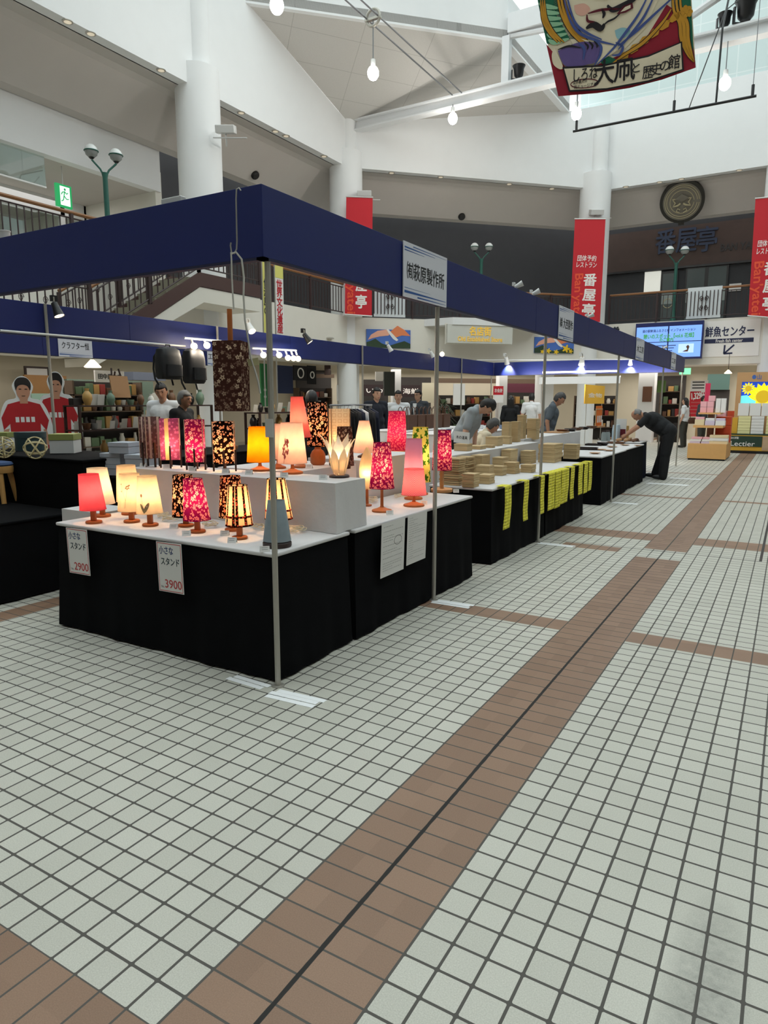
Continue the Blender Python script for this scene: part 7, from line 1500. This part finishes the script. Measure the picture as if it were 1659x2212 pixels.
o_ = thing('red_box_tower', 'orange red box tower standing at the rear right of the kiosk base', 'box', (KX2.x-.02, ky+kd*.72, .421)); 
for k in range(3): MB().box(-.34, .02, -.2, .2, .225*k, .225*k+.22).build('box', M_obox, o_, bevel=.004)
# stand right of the kiosk with sunflower screen
SX = at_z(1582, 981); sy_ = SX.y+.5; sl = SX.x-.35; fs = thing('display_stand', 'golden display stand with dark green lettered front, right of the kiosk', 'stand', (sl, sy_, 0)); M_dkg = mat('dark_green_front', (36, 62, 50), .5)
MB().box(0, 2.6, 0, .9, 0, .08).build('plinth', M_black, fs); MB().box(0, 2.6, .0, .9, .08, .52).build('stand_body', M_gold_b, fs); zb_ = .16; MB().box(.0, 1.05, -.02, -.001, .2, .50).build('green_front', M_dkg, fs); MB().box(1.06, 1.6, -.02, -.001, .1, .50).build('photo_front', mat('pear_photo', (190, 160, 130), .5, vary=.4, scale=4), fs)
text('lettering', 'Le Lectier', .2, M_bw, frame((.42, -.024, .28), (1, 0, 0), (0, 0, 1)), fs, .003, .001, fit=.9); text('lettering', '新潟の洋梨', .07, M_bw, frame((.3, -.024, .44), (1, 0, 0), (0, 0, 1)), fs, .003, .001, fit=.3)
MB().box(0, 2.6, .05, .9, .52, .56).build('counter_top', M_dkg, fs)
ft = ('standing on the golden display stand',)
k = 0
for c in range(4):
    for r_ in range(6):
        gift(sl+.55+.34*(c % 2)+(.72 if c > 1 else 0), sy_+.3, .561+.085*r_, .32, .3, .08, M_ybox if c % 2 == 0 else M_wbox, 'flat white and yellow box in the tall piles on the display stand', 'white and yellow boxes on the display stand')
gift(sl+.28, sy_+.3, .561, .2, .3, .46, M_gold_b, 'tall golden box left of the white and yellow piles', None); gift(sl+.08, sy_+.3, .561, .16, .3, .36, M_wbox, 'white box at the left end of the display stand', None)
for i in range(3): gift(sl+.5+.30*i, sy_+.32, 1.076, .28, .3, .36, M_wbox, 'large white box on top of the piles on the display stand, %s' % ('left', 'middle', 'right')[i], 'large white boxes on the display stand')
scx = thing('sunflower_screen', 'bright screen showing sunflowers in a pale wooden frame at the right edge', 'screen', (at_y(1590, 850, sy_+.95).x, sy_+.95, 0)); M_kfr = mat('pale_wood_frame', (206, 160, 112), .5); a = at_y(1603, 825, sy_+.95); b = at_y(1665, 877, sy_+.95); x0 = a.x-scx.location.x; W = 1.35; zt, zb = a.z, b.z
MB().box(x0-.14, x0+W+.14, 0, .25, 0, zb).build('cabinet', M_kfr, scx); MB().box(x0-.14, x0, 0, .25, zb, zt+.28).build('frame_side', M_kfr, scx); MB().box(x0+W, x0+W+.14, 0, .25, zb, zt+.28).build('frame_side', M_kfr, scx); MB().box(x0, x0+W, 0, .25, zt, zt+.28).build('frame_top', M_kfr, scx)
sc_ = MB().box(x0, x0+W, .06, .2, zb, zt).build('screen', mat('screen_deep_blue', (24, 70, 190), .3, emit=.8), scx); H = zt-zb
def sf(cx, cz, r, n=16):
    m1 = MB()
    for k in range(n):
        a = 2*PI*k/n; m1.slab([(cx+r*f*math.cos(a+d), .055, cz+r*f*math.sin(a+d)) for f, d in ((.4, -.18), (.75, -.2), (1, 0), (.75, .2), (.4, .18))], (0, -.004, 0))
    m1.build('petals', mat('screen_yellow', (250, 226, 30), .4, emit=.8), sc_); MB().slab([(cx+r*.45*math.cos(a), .048, cz+r*.45*math.sin(a)) for a in [2*PI*k/24 for k in range(24)]], (0, -.004, 0)).build('flower_heart', mat('screen_ochre', (206, 170, 30), .4, emit=.6), sc_)
sf(x0+.58, zb+H*.38, .42); sf(x0+.18, zb+H*.72, .19, 12); MB().slab([(x0+x*W, .05, zb+z*H) for x, z in ((0, .0), (.0, .42), (.12, .45), (.2, .3), (.3, .2), (.28, 0))], (0, -.002, 0)).build('leaf_shape', mat('screen_aqua', (110, 222, 226), .4, emit=.8), sc_); MB().slab([(x0+x*W, .05, zb+z*H) for x, z in ((.7, .5), (.8, .62), (1, .55), (1, .75), (.85, .7))], (0, -.002, 0)).build('cloud_shape', mat('screen_light_blue', (110, 190, 240), .4, emit=.8), sc_)
text('lettering', '●山', .16, M_pblue, frame((x0+W*.28, -.004, zt+.14), (1, 0, 0), (0, 0, 1)), scx, .003, .002, fit=.24)
for i in range(10):
    P = Vector((sl-.9+.28*(i % 5), sy_+1.2+.2*(i//5), 0)); 
bt_ = thing('back_table', 'low table with parcels between the kiosk and the sunflower screen', 'table', (sl-.9, sy_+1.4, 0)); MB().box(0, 1.3, 0, .6, .86, .9).build('table_top', M_kfr, bt_)
for x in (.05, 1.25):
    for y in (.05, .55): MB().box(x-.03, x+.03, y-.03, y+.03, 0, .86).build('leg', M_kfr, bt_)
for i in range(8): gift(sl-.72+.28*(i % 4), sy_+1.6, .901+.15*(i//4), .25, .3, .145, (M_cbox, M_wbox, M_pbox, M_obox)[i % 4], 'parcel stacked on the low table beside the sunflower screen', 'parcels on the low table')
# more stock in the shops under the gallery
M_stk = [mat('stock_%s' % n, c, .6) for n, c in (('red', (150, 50, 44)), ('brown', (96, 66, 46)), ('ochre', (180, 140, 80)), ('white', (214, 210, 200)), ('green', (92, 116, 84)), ('dark', (44, 40, 40)))]
def stock_rack(px0, px1, d, label, seed, levels=(.45, .85, 1.25, 1.62), off=0.0):
    a, u = oct_pt(px0, 880, d); b, u2 = oct_pt(px1, 880, d); L = (b-a).length; dr = (b-a).normalized(); t = thing('stock_rack', label, 'rack', (a.x, a.y, 0), math.atan2(dr.y, dr.x)); r = random.Random(seed)
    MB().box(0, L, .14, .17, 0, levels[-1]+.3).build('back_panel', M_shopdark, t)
    for z in levels: MB().box(0, L, -.16, .16, z-.025, z).build('shelf_board', M_lintel, t)
    for x in (.02, L-.02): MB().box(x-.02, x+.02, -.16, .16, 0, levels[-1]+.3).build('side_panel', M_lintel, t)
    R = Matrix.Rotation(math.atan2(dr.y, dr.x), 4, 'Z')
    for li, z in enumerate(levels):
        x = .12
        while x < L-.12:
            w_ = r.uniform(.09, .2); h = r.uniform(.12, .28); m = r.choice(M_stk); P = Vector((a.x, a.y, 0))+(R @ Vector((x+w_/2, -.02, z+.001))); g = 'packets on the %s' % label
            if r.random() < .7: o = MB().box(-w_/2, w_/2, -.07, .07, 0, h).build('packet', m, loc=P, rz=math.atan2(dr.y, dr.x), bevel=.004)
            else: o = MB().lathe([(w_*.35, 0), (w_*.42, h*.5), (w_*.25, h*.85), (w_*.28, h)], 14).build('bottle', m, loc=P, smooth=True)
            nm = o.name.split('.')[0]; tag(o, 'small %s on a shelf of the %s' % (nm, ' '.join(label.split()[:7])), nm, nm+'s on the '+label); x += w_+r.uniform(.01, .05)
stock_rack(150, 300, 1.6, 'dark stocked rack behind the easel, left shop', 3)
stock_rack(640, 712, 2.2, 'dark stocked rack behind the black hair, middle shop', 4)
stock_rack(945, 1060, 2.4, 'dark stocked rack behind the person in grey', 6, (.5, .95, 1.4))
stock_rack(1105, 1150, 2.8, 'dark stocked rack behind the black coat', 8, (.5, .95, 1.4))
stock_rack(1240, 1330, 3.0, 'dark stocked rack behind the orange sticks', 10, (.5, .95, 1.4))
stock_rack(1425, 1470, 2.6, 'dark stocked rack in the entrance behind the far pole', 12, (.5, .95, 1.4, 1.85))
